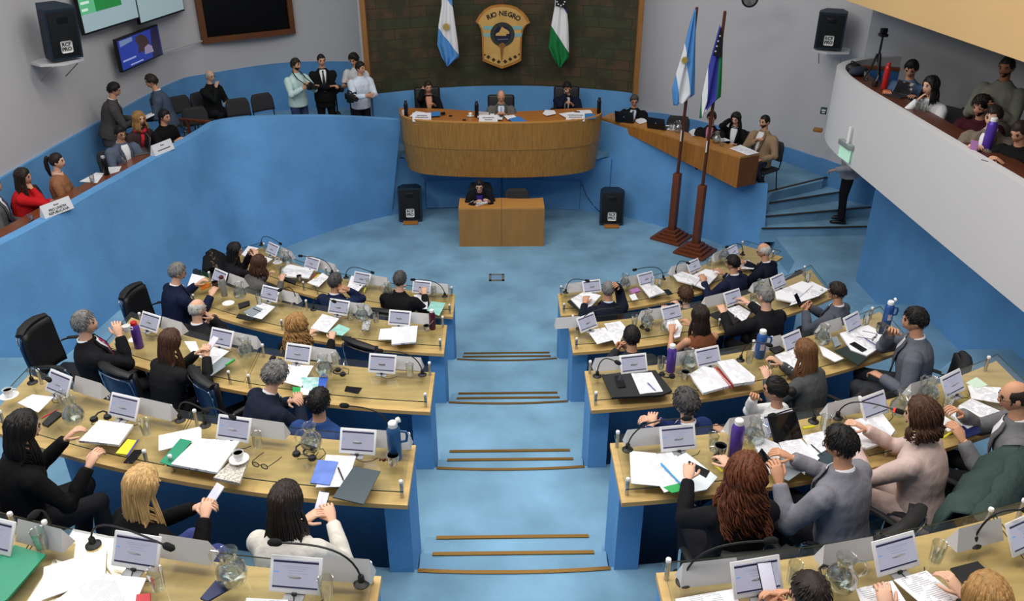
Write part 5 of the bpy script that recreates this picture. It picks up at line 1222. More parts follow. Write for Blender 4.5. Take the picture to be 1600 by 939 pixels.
# right, second row
dep(2, (987,526), 'man with cropped black hair in charcoal suit, nearest aisle in second right row', 'short', 'black', (44,46,50), df=2, lean=10, hands='clasp', skin='m')
dep(2, (1094,492), 'woman with long dark hair and bare shoulders in brown top, second right row', 'long', 'dark', (120,72,48), df=-2, lean=10, hyaw=-12, hands='write', skin='m', female=True, L=.26, style='bare')
dep(2, (1196,462), 'man with thinning grey hair in black suit with his hand on open pages', 'thin', 'grey', (26,26,30), df=-2, lean=10, hyaw=-8, hands='far', skin='l', sc=1.05)
dep(2, (1308,456), 'man with dark hair in slate grey suit typing on a phone, second right row', 'short', 'dark', (84,88,100), df=-16, lean=4, hyaw=-10, hpitch=20, hands='phone', skin='m', shirt=W_)
# right, third row
dep(3, (1071,630), 'man with curly grey hair in navy suit with clasped hands, third right row', 'fluffy', 'pepper', (32,48,96), df=-26, lean=8, hyaw=-6, hands=((-.10,.36,.90),(-.03,.38,.90)), skin='l', shirt=W_, near=True, pants=(40,56,80))
dep(3, (1212,609), 'person with dark tied hair and glasses in white shirt and rust vest, finger to mouth', 'bun', 'black', (228,228,228), df=-40, lean=2, hyaw=-10, hpitch=14, hands=((-.12,.40,.74),(.02,.22,1.07)), skin='m', female=True, style='shirt', glasses=True, near=True, pants=(60,78,96))
dep(3, (1258,549), 'woman with long straight brown hair in dark grey blazer, third right row', 'long', 'lbrown', (78,80,82), df=-20, lean=14, hyaw=-14, hpitch=20, hands='write', skin='l', female=True, L=.28, near=True)
dep(3, (1430,500), 'large man with dark hair in grey suit raising a metal mug, third right row', 'short', 'black', (98,102,112), df=-34, lean=8, hyaw=-10, hands=((-.16,.26,.70),(.02,.27,1.04)), skin='m', shirt=W_, near=True, sc=1.08, pants=(60,62,68))
# right, fourth row
dep(4, (1165,742), 'woman with long curly auburn hair in black jacket, nearest aisle in fourth right row', 'curly', 'auburn', (22,22,25), df=2, lean=-3, hyaw=8, hands='write', skin='l', female=True, L=.29, near=True, sc=1.06)
dep(4, (1314,693), 'man with black hair and glasses in light grey suit holding a dark phone', 'short', 'black', (128,128,136), df=-24, lean=10, hyaw=-14, hpitch=20, hands=((-.24,.34,.92),(.06,.46,.88)), skin='m', shirt=W_, glasses=True, near=True, sc=1.05)
dep(4, (1440,648), 'woman with curly brown hair in pale pink blazer leafing through papers', 'wavy', 'brown', (206,182,174), df=-26, lean=10, hyaw=-8, hpitch=16, hands=((-.12,.46,.90),(.06,.46,.91)), skin='l', female=True, L=.10, near=True, sc=1.06, pants=(196,172,164))
dep(4, (1587,620), 'bald man with glasses in grey suit holding a yellow marker at the right edge', 'ring', 'dark', (112,112,114), df=-36, lean=14, hyaw=-10, hpitch=18, hands=((-.20,.40,.90),(.10,.44,.92)), skin='m', shirt=W_, glasses=True, near=True, sc=1.04)
# right, rearmost row, cut by the lower edge
dep(5, (1266,930), 'man with thinning dark hair at the lower edge, rearmost right row', 'thin', 'dark', (60,60,66), df=0, lean=10, hands='phone', skin='m', near=True)
dep(5, (1541,934), 'woman with streaked blonde hair at the lower right edge, rearmost row', 'long', 'honey', (40,40,44), df=0, lean=10, hands='desk', skin='l', female=True, L=.3, near=True)
# empty chairs
def empty_chair(k, px, py, zt, df, note):
    p = at(px, py, LV(k)+zt); face = -math.degrees(radial(p.x, p.y, k))+df; h = math.radians(face)
    c = chair('office', (p.x+math.sin(h)*.30, p.y+math.cos(h)*.30, LV(k)), face, ''); reg(c, note, k, side_of(p), 'office chairs at the desks'); return c
empty_chair(3, 42, 513, .95, 60, 'black office chair behind the man drinking coffee')
empty_chair(3, 172, 588, .95, 8, 'black office chair with navy shell between two people')
empty_chair(3, 305, 598, .95, 30, 'empty black office chair turned towards the aisle')
empty_chair(2, 198, 458, .95, 60, 'black office chair between blue wall and man')
empty_chair(2, 556, 545, .95, 20, 'empty black office chair turned away, left of the aisle')
empty_chair(2, 1440, 470, .95, -40, 'empty black office chair at the wall end') if False else None
# garments left on chairs
def draped(ch, label, col, col2=None, wide=.33, low=.30, fur=False):
    t = thing('jacket', label, 'jacket', ch.location, ch.rotation_euler.z); mb = MB(); rnd = random.Random(3)
    prof = [(-.10,.62),(-.11,.82),(-.15,1.0),(-.26,1.07),(-.36,1.02),(-.395,.82),(-.39,.64),(-.39,low)]
    R = []
    for i, (y, z) in enumerate(prof):
        w = wide*(1+.05*i/7); ring = []
        for q in np.linspace(0, 2*math.pi, 20, endpoint=False): ring.append((w*math.cos(q)*(1+.05*math.sin(3*q+i)), y+.040*math.sin(q)+.022*math.sin(5*math.cos(q)*2+i*.8), z+.010*math.sin(q*2+i)))
        R.append(ring)
    mb.rings(R); o = mb.build('cloth', cloth_m(col), t, True)
    for s in (-1, 1):
        mb = MB(); mb.tube([(s*wide*.92,-.30,.98),(s*wide*1.06,-.37,.80),(s*wide*1.1,-.35,.60),(s*wide*1.02,-.34,.44)], [.06,.065,.058,.05], 10); mb.build('sleeve', cloth_m(col), t, True)
    if fur:
        mb = MB()
        for k in range(60): mb.ball((rnd.uniform(-wide,wide)*.9, -.25+rnd.uniform(-.05,.05), 1.02+rnd.uniform(-.02,.03)), .022, 5)
        mb.build('fur_trim', mat('fur', (96,80,62), 1, vary=.6, vscale=30), t)
    return t
PH = {p['label'][:40]: p for p in PEOPLE}
def who(s): return next(p for p in PEOPLE if s in p['label'])
draped(who('white knitted')['chair'], 'black jacket hung over the chair of the woman in white knitted top', (20,20,24))
draped(who('pale pink')['chair'], 'dark green-black coat hung over the chair of the woman in pale pink', (58,74,70), wide=.45, low=.18)
c = empty_chair(1, 330, 415, .95, 30, 'black office chair under a coat by the blue wall'); draped(c, 'black coat with spotted fur trim on the chair by the left wall', (24,24,26), fur=True)
draped(who('long blonde')['chair'], 'long black coat hung over the chair of the woman with long blonde hair', (14,15,16), wide=.33)
# ================================================================ dais
def seated(label, head, floor, face, hair, hc, top, ck=None, clabel='', cgroup=None, **kw):
    kw.setdefault('tuck', floor != ZD and floor != ZF); q = person(label, head, floor, face, hair, hc, top, vox=kw.pop('vox', .015), **kw)
    if ck: chair_for(q, ck, clabel, .04, cgroup)
    return q
seated('woman with dark tied hair in black jacket at the left end of the podium', (669,136), ZD, 172, 'bun', 'dark', (20,20,23), 'exec', 'black leather high-backed chair left on the dais', 'high-backed chairs on the dais', skin='m', female=True, lean=6, hyaw=-10, hpitch=12, hands=((-.10,.34,.92),(.10,.10,1.18)), shirt=(205,150,120))
seated('man with bald head in grey suit reading a phone at the middle of the podium', (783,150), ZD, 180, 'ring', 'grey', (96,94,92), 'exec', 'black leather high-backed chair in the middle of the dais', 'high-backed chairs on the dais', skin='m', lean=10, hpitch=34, hands=((-.07,.40,.93),(.07,.40,.93)), shirt=(212,222,236), tie=(150,170,200))
seated('young man with black hair in navy suit speaking into a microphone on the podium', (886,137), ZD, 184, 'short', 'black', (22,26,48), 'exec', 'black leather high-backed chair right on the dais', 'high-backed chairs on the dais', skin='m', lean=12, hyaw=-8, hpitch=26, hands=((-.12,.34,.92),(.02,.24,1.12)), shirt=W_, tie=(24,26,40))
seated('woman with black hair in black jacket and violet top writing at the small desk', (749,290), ZF, 180, 'bun', 'black', (24,24,26), 'stack', 'grey stacking chair used by the woman at the small desk', skin='l', female=True, lean=42, hpitch=22, hands=((-.17,.50,.80),(.08,.54,.80)), shirt=(58,40,130), glasses=True, sc=1.02)
p = at(808,300,ZF+.86); chair('stack', (p.x, p.y-.12, ZF), 180, 'empty black stacking chair behind the right half of the small desk')
# right gallery desk
seated('man with grey hair and glasses in black suit behind a laptop, right gallery desk', (991,157), ZR, 196, 'short', 'pepper', (20,20,24), 'stack', 'dark stacking chair of the man behind the laptop', skin='m', lean=8, hyaw=-12, hpitch=22, hands=((-.12,.40,.80),(.12,.40,.80)), shirt=(196,208,228), tie=(26,26,44), glasses=True)
seated('man in pink shirt and black jacket half hidden by the flag pole', (1112,184), ZR, 204, 'short', 'dark', (28,28,30), 'stack', 'dark stacking chair of the man in the pink shirt', skin='m', lean=-4, hands='lap', shirt=(196,120,150), tie=(40,30,50))
seated('woman with long black hair in black jacket, hand to her ear, right gallery desk', (1150,185), ZR, 208, 'long', 'black', (22,22,25), 'stack', 'dark stacking chair of the woman with her hand to her ear', skin='l', female=True, lean=10, hyaw=10, hpitch=22, hands=((-.10,.36,.80),(.11,.08,1.17)), shirt=W_, L=.22)
seated('bearded man in tan jacket and white shirt at the end of the right gallery desk', (1195,190), ZR, 232, 'crop', 'black', (152,126,98), 'stack', 'dark stacking chair at the end of the right gallery desk', skin='m', lean=0, hyaw=8, hpitch=8, hands=((-.20,.30,.66),(.02,.20,.92)), shirt=(226,226,228), beard=True, pants=(60,62,74), sc=1.05)
p = at(1062,182,ZR+.87); chair('stack', (p.x-.1, p.y-.22, ZR), 200, 'empty dark stacking chair between two laptops and the first flag pole')
# left gallery
seated('man in grey suit and striped tie cut by the left picture edge', (-12,290), ZL, 68, 'short', 'dark', (96,98,100), 'stack', 'dark chair at the left picture edge', 'chairs of the left gallery', skin='m', lean=6, shirt=W_, tie=(60,60,90), hands='lap')
seated('woman with long dark hair in red jacket, hand at her chin', (36,276), ZL, 72, 'long', 'dark', (196,30,36), 'stack', 'dark chair of the woman in the red jacket', 'chairs of the left gallery', skin='m', female=True, lean=10, hyaw=10, hpitch=14, hands=((-.14,.36,.80),(.03,.20,1.06)), L=.36, style='sweater')
seated('woman with ponytail in brown satin blouse and pale collar', (89,252), ZL, 76, 'pony', 'dark', (150,104,74), 'stack', 'dark chair of the woman with the ponytail', 'chairs of the left gallery', skin='l', female=True, lean=2, hyaw=4, hpitch=6, hands='lap', L=.26, style='shirt', shirt=(216,176,160))
seated('man with glasses in grey-blue jacket behind an open laptop, left gallery', (188,208), ZL, 128, 'short', 'black', (92,102,120), 'stack', 'dark chair of the man behind the laptop, left gallery', 'chairs of the left gallery', skin='m', lean=8, hpitch=18, hands=((-.10,.38,.80),(.10,.38,.80)), shirt=W_, glasses=True)
seated('woman with blonde fringe and red checked scarf, left gallery', (217,185), ZL, 122, 'bob', 'honey', (66,50,52), 'stack', 'dark chair of the woman with the red scarf', 'chairs of the left gallery', skin='l', female=True, lean=10, hpitch=10, hands='lap', scarf=(170,36,46), style='sweater')
seated('person in black stretching a hand over the gallery table behind a white sign', (257,182), ZL, 110, 'short', 'black', (20,18,20), 'stack', 'dark chair behind the second white sign', 'chairs of the left gallery', skin='m', lean=12, hands=((-.1,.3,.7),(.14,.40,.86)), style='sweater')
person('standing man with black hair in dark grey suit bending towards papers, left gallery', (178,140), ZL, 62, 'short', 'black', (74,72,72), stand=True, lean=16, hyaw=10, hpitch=26, hands='papers', skin='m', shirt=W_, pants=(40,38,40), sc=1.03)
person('standing man with dark hair in blue-grey suit facing left, left gallery', (237,127), ZL, 255, 'short', 'dark', (70,82,100), stand=True, lean=10, hpitch=20, hands=((-.10,.36,1.0),(.16,.30,.98)), skin='m', shirt=W_, pants=(46,50,60), sc=1.03)
seated('elderly bald man in black jacket with hand at mouth, back of left gallery', (328,119), ZL, 118, 'ring', 'white', (26,28,28), 'stack', 'dark chair of the elderly man at the back', 'chairs of the left gallery', skin='l', lean=2, hpitch=6, hands=((-.1,.28,.72),(.05,.22,1.04)), glasses=True)
person('photographer with dark beard in pale mint shirt holding a camera', (462,101), ZL, 128, 'short', 'dark', (196,222,218), stand=True, lean=2, hyaw=-14, hpitch=8, hands='camera', skin='m', style='shirt', beard=True, pants=(52,70,104))
person('person with long dark hair standing behind the photographer in the mint shirt', (452,98), ZL, 140, 'long', 'dark', (40,36,44), stand=True, skin='m', female=True, hands='sides', style='sweater', L=.25) if False else None
person('security man in black suit with folded arms against the blue wall', (502,94), ZL, 165, 'crop', 'black', (20,20,22), stand=True, lean=0, hyaw=-10, hands='crossed', skin='m', shirt=W_, tie=(20,20,22), pants=(20,20,22))
person('person with black hair in white t-shirt looking at a phone behind the camera operator', (553,93), ZL, 200, 'fluffy', 'black', (206,204,206), stand=True, lean=4, hpitch=26, hands='standphone', skin='m', style='tshirt', pants=(26,28,36))
person('camera operator with black hair in white shirt working a video camera', (563,106), ZL-.1, 142, 'short', 'black', (212,222,236), stand=True, lean=6, hyaw=-20, hpitch=10, hands='camcorder', skin='m', style='shirt', pants=(24,24,36))
for (x, y, f, lb) in ((371,164,150,'empty dark grey chair in front of the elderly man'), (409,156,140,'empty dark grey chair below the photographer, seat visible'), (304,178,150,'empty dark grey chair behind the barrier rail'), (279,160,135,'empty dark grey chair beside the standing man in blue-grey')):
    p = at(x, y, ZL+.75); h = math.radians(f); chair('stack', (p.x+math.sin(h)*.25, p.y+math.cos(h)*.25, ZL), f, lb, 'chairs of the left gallery')
# stairs
def walker():
    p = at(1312,377,LV(1)); q = person('person in grey sweater and black trousers climbing the side stairs, head hidden by the balcony', (p.x+.05, p.y+.55, LV(1)+.17+1.60), LV(1)+.17, -72, 'short', 'black', (150,150,156), stand=True, lean=8, hands=((-.24,.26,1.0),(.27,.05,.86)), sc=1.04, skin='m', style='sweater', pants=(24,24,28))
    return q
WK = walker()
t = thing('backpack', 'black backpack on the back of the person climbing the side stairs', 'backpack', WK['M'] @ Vector((0,-.27,1.02)), -math.radians(WK['face'])); mb = MB(); mb.rbox((0,0,.24), (.33,.20,.46), .07, seg=3); mb.build('bag', mat('backpack_black', (18,18,20), .8), t); mb = MB(); mb.rbox((0,-.11,.16), (.25,.06,.22), .025); mb.build('front_pocket', mat('backpack_black', (18,18,20), .8), t)
# right balcony
seated('young man with dark hair in denim shirt looking down, balcony', (1424,107), ZG, 218, 'short', 'black', (92,118,152), 'stack', 'chair of the man in the denim shirt', 'chairs on the balcony', skin='m', lean=14, hpitch=30, hands='desk', style='shirt')
seated('woman with black hair in white sweater resting her cheek on her hand, balcony', (1454,134), ZG, 244, 'long', 'black', (222,222,224), 'stack', 'chair of the woman in the white sweater', 'chairs on the balcony', skin='l', female=True, lean=16, hyaw=10, hpitch=8, hands=((-.12,.46,.86),(.08,.25,1.02)), L=.16, style='sweater')
seated('bearded person in maroon top bending over the balcony table', (1533,166), ZG, 236, 'fluffy', 'dark', (64,24,34), 'stack', 'chair of the person in maroon', 'chairs on the balcony', skin='m', lean=22, hpitch=18, hands=((-.1,.5,.86),(.12,.55,.86)), style='sweater', beard=True)
seated('person with short dark hair in taupe cardigan holding a pink phone on the balcony', (1552,182), ZG, 226, 'short', 'dark', (118,106,94), 'stack', 'chair of the person holding the pink phone', 'chairs on the balcony', skin='l', lean=10, hpitch=14, hands=((-.06,.40,.92),(.06,.40,.92)), shirt=W_, style='suit')
seated('man with cropped dark hair in black t-shirt at the right edge of the balcony', (1594,205), ZG, 244, 'crop', 'dark', (22,22,24), 'stack', 'chair at the right edge of the balcony', 'chairs on the balcony', skin='m', lean=20, hpitch=34, hands=((-.07,.46,.90),(.10,.46,.88)), style='tshirt')
person('standing man with dark beanie and olive sweatshirt holding a phone, back of the balcony', (1573,105), ZG, 232, 'crop', 'black', (112,112,100), stand=True, lean=4, hpitch=14, hands='standphone', skin='d', style='sweater', beard=True, pants=(40,40,44))
p = at(1502,186,ZG+.8); chair('stack', (p.x, p.y, ZG), 240, 'empty navy chair between the white sweater and the maroon top', 'chairs on the balcony')
flush()
# ================================================================ papers, folders, phones and small things on the desks
M_FGREEN = mat('folder_green', (34,140,104), .45); M_FTEAL = mat('folder_teal', (150,206,196), .5, vary=.15, vscale=14); M_FBLACK = mat('folder_black', (26,26,28), .5)
M_FGREY = mat('folder_grey', (140,150,156), .35); M_FBLUE = mat('notebook_blue', (96,124,200), .3, vary=.2, vscale=9); M_NAVYB = mat('navy_booklet', (26,36,84), .35); M_DTEAL = mat('dark_plastic_folder', (52,68,76), .25)
M_YEL = mat('marker_yellow', (232,222,40), .4); M_PHB = mat('phone_black', (14,14,18), .12); M_PHW = mat('phone_white', (226,226,232), .2); M_PINK = mat('phone_pink', (176,120,176), .3); M_ORG = mat('orange_pouch', (220,120,30), .6)
M_PAT = mat('patterned_cover', (196,190,180), .5, vary=.55, vscale=70); M_PATBW = mat('spotted_pouch', (30,30,32), .7, vary=.9, vscale=70, col2=(230,230,230)); M_BLUEE = mat('blue_plastic_edge', (60,150,210), .3); M_BROC = mat('brochure', (210,226,230), .4, vary=.3, vscale=20, col2=(120,190,180))
M_COFFEE = mat('coffee', (48,26,14), .25); M_CUP = mat('white_china', (240,240,240), .2); M_STEEL = mat('steel_mug', (176,178,180), .25, .9); M_RED = mat('red_plastic', (190,36,44), .4); M_GRNM = mat('marker_green', (50,190,70), .4)
CNT = {}
DEFN = {'P': ('paper_sheets', M_TEXT, 'papers', .004), 'W': ('paper_sheets', M_PAPER, 'papers', .005), 'K': ('paper_stack', M_TEXT, 'papers', .018), 'F': ('folder', None, 'folder', .006), 'N': ('notebook', None, 'notebook', .012), 'H': ('phone', M_PHB, 'phone', .009), 'C': ('case', M_FBLACK, 'case', .022)}
def lay(kind, k, pts, desc, m=None, th=None, name=None, cat=None, z=None):
    nm, mm, ct, t = DEFN[kind]; ck = (k, pts[0][0] > 790); CNT[ck] = CNT.get(ck, 0)+1; n = CNT[ck] % 9
    o = sheet(name or nm, pts, (z if z is not None else gz(k))+.0016*n, th or t, m or mm, row=k, desc=desc, cat=cat or ct, bev=.002 if kind in 'NHC' else 0); return o
def stick(k, a, b, r, m, desc, name='pen', cat='pen', cap=None, z=None):
    ck = (k, a[0] > 790); CNT[ck] = CNT.get(ck, 0)+1; n = 8; zz = (z or gz(k))+.0016*n+r; A = at(*a, zz); B = at(*b, zz); d = B-A
    t = thing(name, '', cat, A); reg(t, desc, k, side_of(A)); mb = MB(); mb.tube([(0,0,0), d*.85, d*.93, d], [r, r, r*.8, r*.35], 8); mb.build('barrel', m, t)
    mb = MB(); mb.tube([d*-.02, d*.30], [r*1.12, r*1.12], 8); mb.build('cap', cap or m, t); return t
def cup(k, px, py, desc, m=None, saucer=True, drink=True, z=None, h=.062, r=.036, spoon=False):
    p = at(px, py, z or gz(k)); m = m or M_CUP; t = thing('coffee_cup' if saucer else 'mug', '', 'cup', p, random.uniform(0,6)); reg(t, desc, k, side_of(p)); z0 = .008 if saucer else .0
    if saucer: mb = MB(); mb.lathe([(0,.002),(.035,.002),(.066,.012),(.067,.014),(.034,.006),(0,.006)], 18); mb.build('saucer', m, t)
    mb = MB(); mb.lathe([(0,z0),(r*.62,z0),(r*.9,z0+h*.5),(r,z0+h),(r*.93,z0+h),(r*.82,z0+h*.5),(0,z0+.008)], 16); mb.build('cup', m, t)
    if drink: mb = MB(); mb.lathe([(0,z0+h*.82),(r*.92,z0+h*.82)], 16); mb.build('drink', M_COFFEE, t)
    mb = MB(); mb.tube([(r*.95,0,z0+h*.8),(r*1.5,0,z0+h*.7),(r*1.45,0,z0+h*.35),(r*.75,0,z0+h*.25)], .0045, 6); mb.build('handle', m, t)
    if spoon: mb = MB(); mb.tube([(0,.01,z0+h*.7),(.04,.07,z0+h*1.9)], .003, 5); mb.build('straw', M_STEEL, t)
    return t
def headset(k, px, py, desc='coiled black earphone set'):
    p = at(px, py, gz(k)); t = thing('earphone_set', '', 'earphones', p, random.uniform(0,3)); reg(t, desc, k, side_of(p)); mb = MB()
    for s in (-1, 1): mb = MB(); mb.lathe([(0,0),(.026,0),(.030,.012),(.024,.026),(0,.028)], 12, (s*.045,.01*s,0)); mb.build('earpiece', M_BLACKP, t)
    mb = MB(); mb.tube([(-.045,0,.02),(-.03,.05,.025),(0,.065,.028),(.03,.05,.025),(.045,0,.02)], .007, 6); mb.build('headband', M_BLACKP, t)
    mb = MB(); mb.tube([(.045,-.01,.01),(.07,-.05,.004),(.02,-.085,.004),(-.05,-.06,.004),(-.04,-.02,.004),(.03,-.03,.005)], .003, 5); mb.build('cable', M_BLACKP, t)
# fourth left
lay('P',4,[(248,681),(314.6,667),(314.6,688),(274,699),(248,705)],'white printed sheet lying askew')
lay('F',4,[(250,723),(268,729),(300,690),(282,686)],'green folder under printed pages',M_FGREEN)
lay('K',4,[(309,688),(375.5,691.5),(340,741.5),(268,728)],'large spread of printed pages on a green folder')
lay('K',4,[(156,659),(209,666.5),(186.5,698),(124,691.5)],'stack of white papers with shifted top sheet')
lay('N',4,[(200,688),(214,690),(199,712),(181,710)],'small yellow notebook with a pen',M_YEL)
stick(4,(199,712),(217,686),.005,mat('pen_blue',(70,70,170),.3),'blue pen lying on the yellow notebook')
lay('H',4,[(210,704),(225,704),(208,725),(193,724)],'black phone at the desk edge')
lay('W',4,[(51,617),(84,621),(60,645),(28,630)],'plain white paper by the wall end')
lay('C',4,[(86,645),(99,649),(75,669),(66,665)],'black spectacle case')
stick(4,(66,653),(90,640),.005,M_RED,'thin red pen')
cup(4,15,620,'white cup of coffee on a saucer at the wall end')
lay('N',4,[(363,723),(390,721),(375,758.5),(334,750)],'flower patterned notebook under a cup',M_PAT,.022)
cup(4,374,719,'white coffee cup on a patterned notebook',z=gz(4)+.042)
lay('P',4,[(510,711),(556,713.5),(542,760.7),(493.5,762)],'white pages under a blue notebook')
lay('N',4,[(497,720),(528.6,723),(515.4,759.6),(484.7,756)],'spiral notebook with blue cover',M_FBLUE)
stick(4,(528.6,731),(537,751),.005,M_FBLACK,'black pen lying on white pages')
lay('F',4,[(552.7,730),(594.4,737.6),(568,789),(520,778)],'dark transparent plastic folder over the desk edge',M_DTEAL,.008)
cup(4,615,726,'steel mug with coffee next to the blue thermos',M_STEEL,False,h=.085,r=.042)
p = at(600,721,gz(4)); t = thing('sweet','two small wrapped brown sweets beside the steel mug','sweet',p); mb = MB(); mb.ball((0,0,.014),(.016,.013,.013),8); mb.tube([(-.03,0,.014),(-.016,0,.014)],[.012,.003],6); mb.tube([(.016,0,.014),(.03,0,.014)],[.003,.012],6); mb.build('sweet_wrapper',mat('wrapper',(96,34,24),.3),t)
def spectacles(k, px, py, desc, rz=.5, z=None):
    p = at(px, py, (z or gz(k))+.004); t = thing('spectacles', '', 'spectacles', p, rz); reg(t, desc, k, side_of(p)); mb = MB()
    for s in (-1, 1):
        mb.tube([(s*.034+.026*math.cos(q),0,.02+.019*math.sin(q)) for q in np.linspace(0,2*math.pi,14,endpoint=False)], .0035, 6, closed=True)
        mb.tube([(s*.062,0,.026),(s*.070,.02,.026),(s*.075,.10,.012),(s*.072,.145,.004)], .003, 6)
    mb.tube([(-.009,0,.024),(.009,0,.024)], .003, 5); mb.build('frame', M_BLACKP, t)
    mb = MB()
    for s in (-1, 1): mb.lathe([(0,.0),(.025,.0)], 14, (s*.034,0,.02), Matrix.Rotation(math.pi/2,3,'X'))
    mb.build('lens', M_GLASS, t)
spectacles(4,407,731,'pair of black-framed spectacles lying open',-.35)
headset(4,473,707); headset(4,489,711)
headset(4,158,655)
# rearmost left
lay('F',5,[(24,854),(72.6,869),(12,939),(-12,955),(-14,880)],'green folder at the lower left edge',M_FGREEN,.012)
lay('W',5,[(69,887),(167,858),(165,897),(140,912),(65,939)],'large white sheet lying askew')
lay('P',5,[(110,922),(165,897),(229,904),(210,948),(66,955)],'printed pages on top of a white sheet')
lay('N',5,[(350,894),(364,919),(325,942),(313,937)],'dark blue booklet beside the water jug',M_NAVYB)
lay('P',5,[(385,935),(450,938),(452,955),(383,955)],'white papers at the lower picture edge')
lay('N',5,[(214,931),(236,929),(236,945),(212,946)],'small red and white packet',M_RED)
# third left
lay('W',3,[(446,570),(490,572),(471,605),(442,597)],'white document with a green corner')
lay('F',3,[(470,590),(512,590),(507,608.5),(475,612)],'pale brochure with blue edge',M_BROC)
lay('F',3,[(499,590),(513,590),(508,608),(497,606)],'bright blue leaflet strip',mat('leaflet_blue',(60,96,190),.4))
lay('F',3,[(457,605),(471,606),(467.5,617),(458,615)],'small green folder corner',mat('leaf_green',(40,160,80),.5))
lay('W',3,[(470,606),(484,609),(482,618),(469,617)],'small white leaf')
headset(3,532,583)
lay('H',3,[(541,604),(566,607),(560,616),(538,612)],'dark phone lying flat')
lay('P',3,[(325,540),(358,549),(330,572),(316,562)],'white printed pages in front of the woman in black')
lay('W',3,[(288,534),(306,534),(316,560),(302,556)],'narrow white paper')
lay('F',3,[(337,556),(368,563),(330,588),(324,584)],'grey plastic folder with a green clip',M_FGREY)
stick(3,(353,570),(367,561),.008,M_GRNM,'bright green marker pen',name='marker')
lay('C',3,[(188,508),(201,509),(190,520),(179,521)],'black case beside the purple bottle')
p = at(209,531,gz(3)); t = thing('paper_coaster','','coaster',p); reg(t,'round white paper coaster beside the purple bottle',3,'left'); mb = MB(); mb.lathe([(0,0),(.05,0),(.05,.003),(0,.003)],18); mb.build('disc',M_PAPER,t)
headset(3,432,563)
# second left
lay('W',2,[(300,428),(321,433),(297,449),(293,447)],'white sheet by the wall end')
lay('C',2,[(312.5,448),(327,443.5),(329,449),(314,454)],'orange pencil pouch',M_ORG,name='pencil_pouch',cat='pouch')
lay('C',2,[(372,477),(390,471.6),(391,478),(374,484)],'black spectacle case')
lay('F',2,[(380,488),(398,478),(412,484),(394,497)],'grey document folder under a white page',M_FGREY)
lay('P',2,[(406.5,472.5),(430,479.5),(409,499),(384,493)],'white document with a pen')
stick(2,(396,482),(408,487),.004,M_FBLACK,'black pen lying on a white document')
lay('N',2,[(373,491),(384,493),(399,499),(390,502),(369,497)],'dark notebook at the desk edge',M_FBLACK)
p = at(357,475,gz(2)); t = thing('saucer','','saucer',p); reg(t,'white saucer lying flat',2,'left'); mb = MB(); mb.lathe([(0,.002),(.035,.002),(.07,.012),(.071,.014),(.034,.006),(0,.006)],18); mb.build('plate',M_CUP,t)
cup(2,337,449,'dark mug with a pale rim behind the steel thermos',mat('mug_dark',(60,44,36),.4),False,h=.08,r=.04)
lay('P',2,[(504,491),(530,498),(511,520),(485,513.5)],'white document in front of the curly-haired woman')
lay('F',2,[(529.6,507),(548,514.5),(535,525),(512,520.6)],'teal folder beside a white document',M_FTEAL)
lay('C',2,[(568,502),(580.6,503),(576,518),(565,517)],'black and white spotted pouch',M_PATBW,name='pouch',cat='pouch')
lay('K',2,[(612,513),(652.7,511),(650,536),(612,540)],'spread of white pages near the aisle')
lay('W',2,[(594.7,514.5),(630,512),(634,531),(591,531)],'loose white page overlapping the spread')
stick(2,(634,517),(634,524),.004,M_FBLACK,'short black pen')
cup(2,667,517,'steel mug with coffee and a metal straw',M_STEEL,False,h=.07,r=.038,spoon=True)
# front left
lay('K',1,[(440,424),(450.5,414),(491,423),(483,436),(440,433)],'spread of white papers')
lay('P',1,[(480,442),(504,426.6),(514,433),(498,448.5)],'white pages beside the highlighters')
stick(1,(488,433),(495,427),.007,M_RED,'red highlighter',name='marker')
stick(1,(492,434),(499,428),.007,M_YEL,'yellow highlighter beside a red one',name='marker')
cup(1,468,438,'steel mug at the desk edge',M_STEEL,False,h=.075,r=.036)
lay('C',1,[(445,434),(463,441),(461,446),(442,438)],'black case at the desk edge')
lay('P',1,[(549,431),(573.6,436),(566.5,447.7),(555,461),(543,448.5)],'white document before the man in navy')
stick(1,(571,450),(568.5,457),.007,M_YEL,'yellow highlighter beside a white document',name='marker')
lay('P',1,[(646.5,461),(669,461),(667.6,483),(652.6,483)],'white papers beside the aisle')
lay('F',1,[(674,471.4),(696.6,474),(686,494),(667,485.4)],'pale teal document at the aisle end',M_FTEAL)
lay('W',1,[(377.5,398),(388,384.6),(404,388),(384.5,402)],'white pages held by the woman with black hair')
lay('W',1,[(414,401),(426,405),(416,412),(408,408)],'small white page')
cup(1,434,411,'white cup on a saucer')
# front right
lay('F',1,[(886,472),(900,463),(921,485),(908,489)],'black binder under white papers',M_FBLACK)
lay('K',1,[(891.6,469),(912.7,457),(939,463),(921.5,482.5),(908,486)],'fan of white papers on a black binder')
lay('C',1,[(983,455),(996,451),(1001,456),(988,460)],'pink pouch',M_PINK,name='pouch',cat='pouch')
lay('W',1,[(983,462),(992,459),(997,468),(988,470)],'small white note')
lay('K',1,[(1000.6,448),(1020,444),(1039,458),(1014.7,466)],'white magazine with teal cover')
lay('F',1,[(1006,451.5),(1021,448),(1034,457),(1014.7,461.5)],'teal printed cover on the magazine',mat('cover_teal',(84,170,168),.4,vary=.3,vscale=18),th=.002)
lay('H',1,[(1036,453.5),(1044.5,452.6),(1051.6,459.6),(1043.7,462)],'black phone beside the teal magazine')
lay('K',1,[(1051.6,431.5),(1065.6,426),(1083,431.5),(1095,437),(1086,447),(1058.6,440)],'heap of white papers, left part')
lay('K',1,[(1083,431.5),(1102.5,422),(1127,426),(1101,452.6),(1086,447)],'heap of white papers, right part')
lay('P',1,[(1156,408),(1170,407),(1182.6,421),(1152.7,420)],'white papers before the bald man')
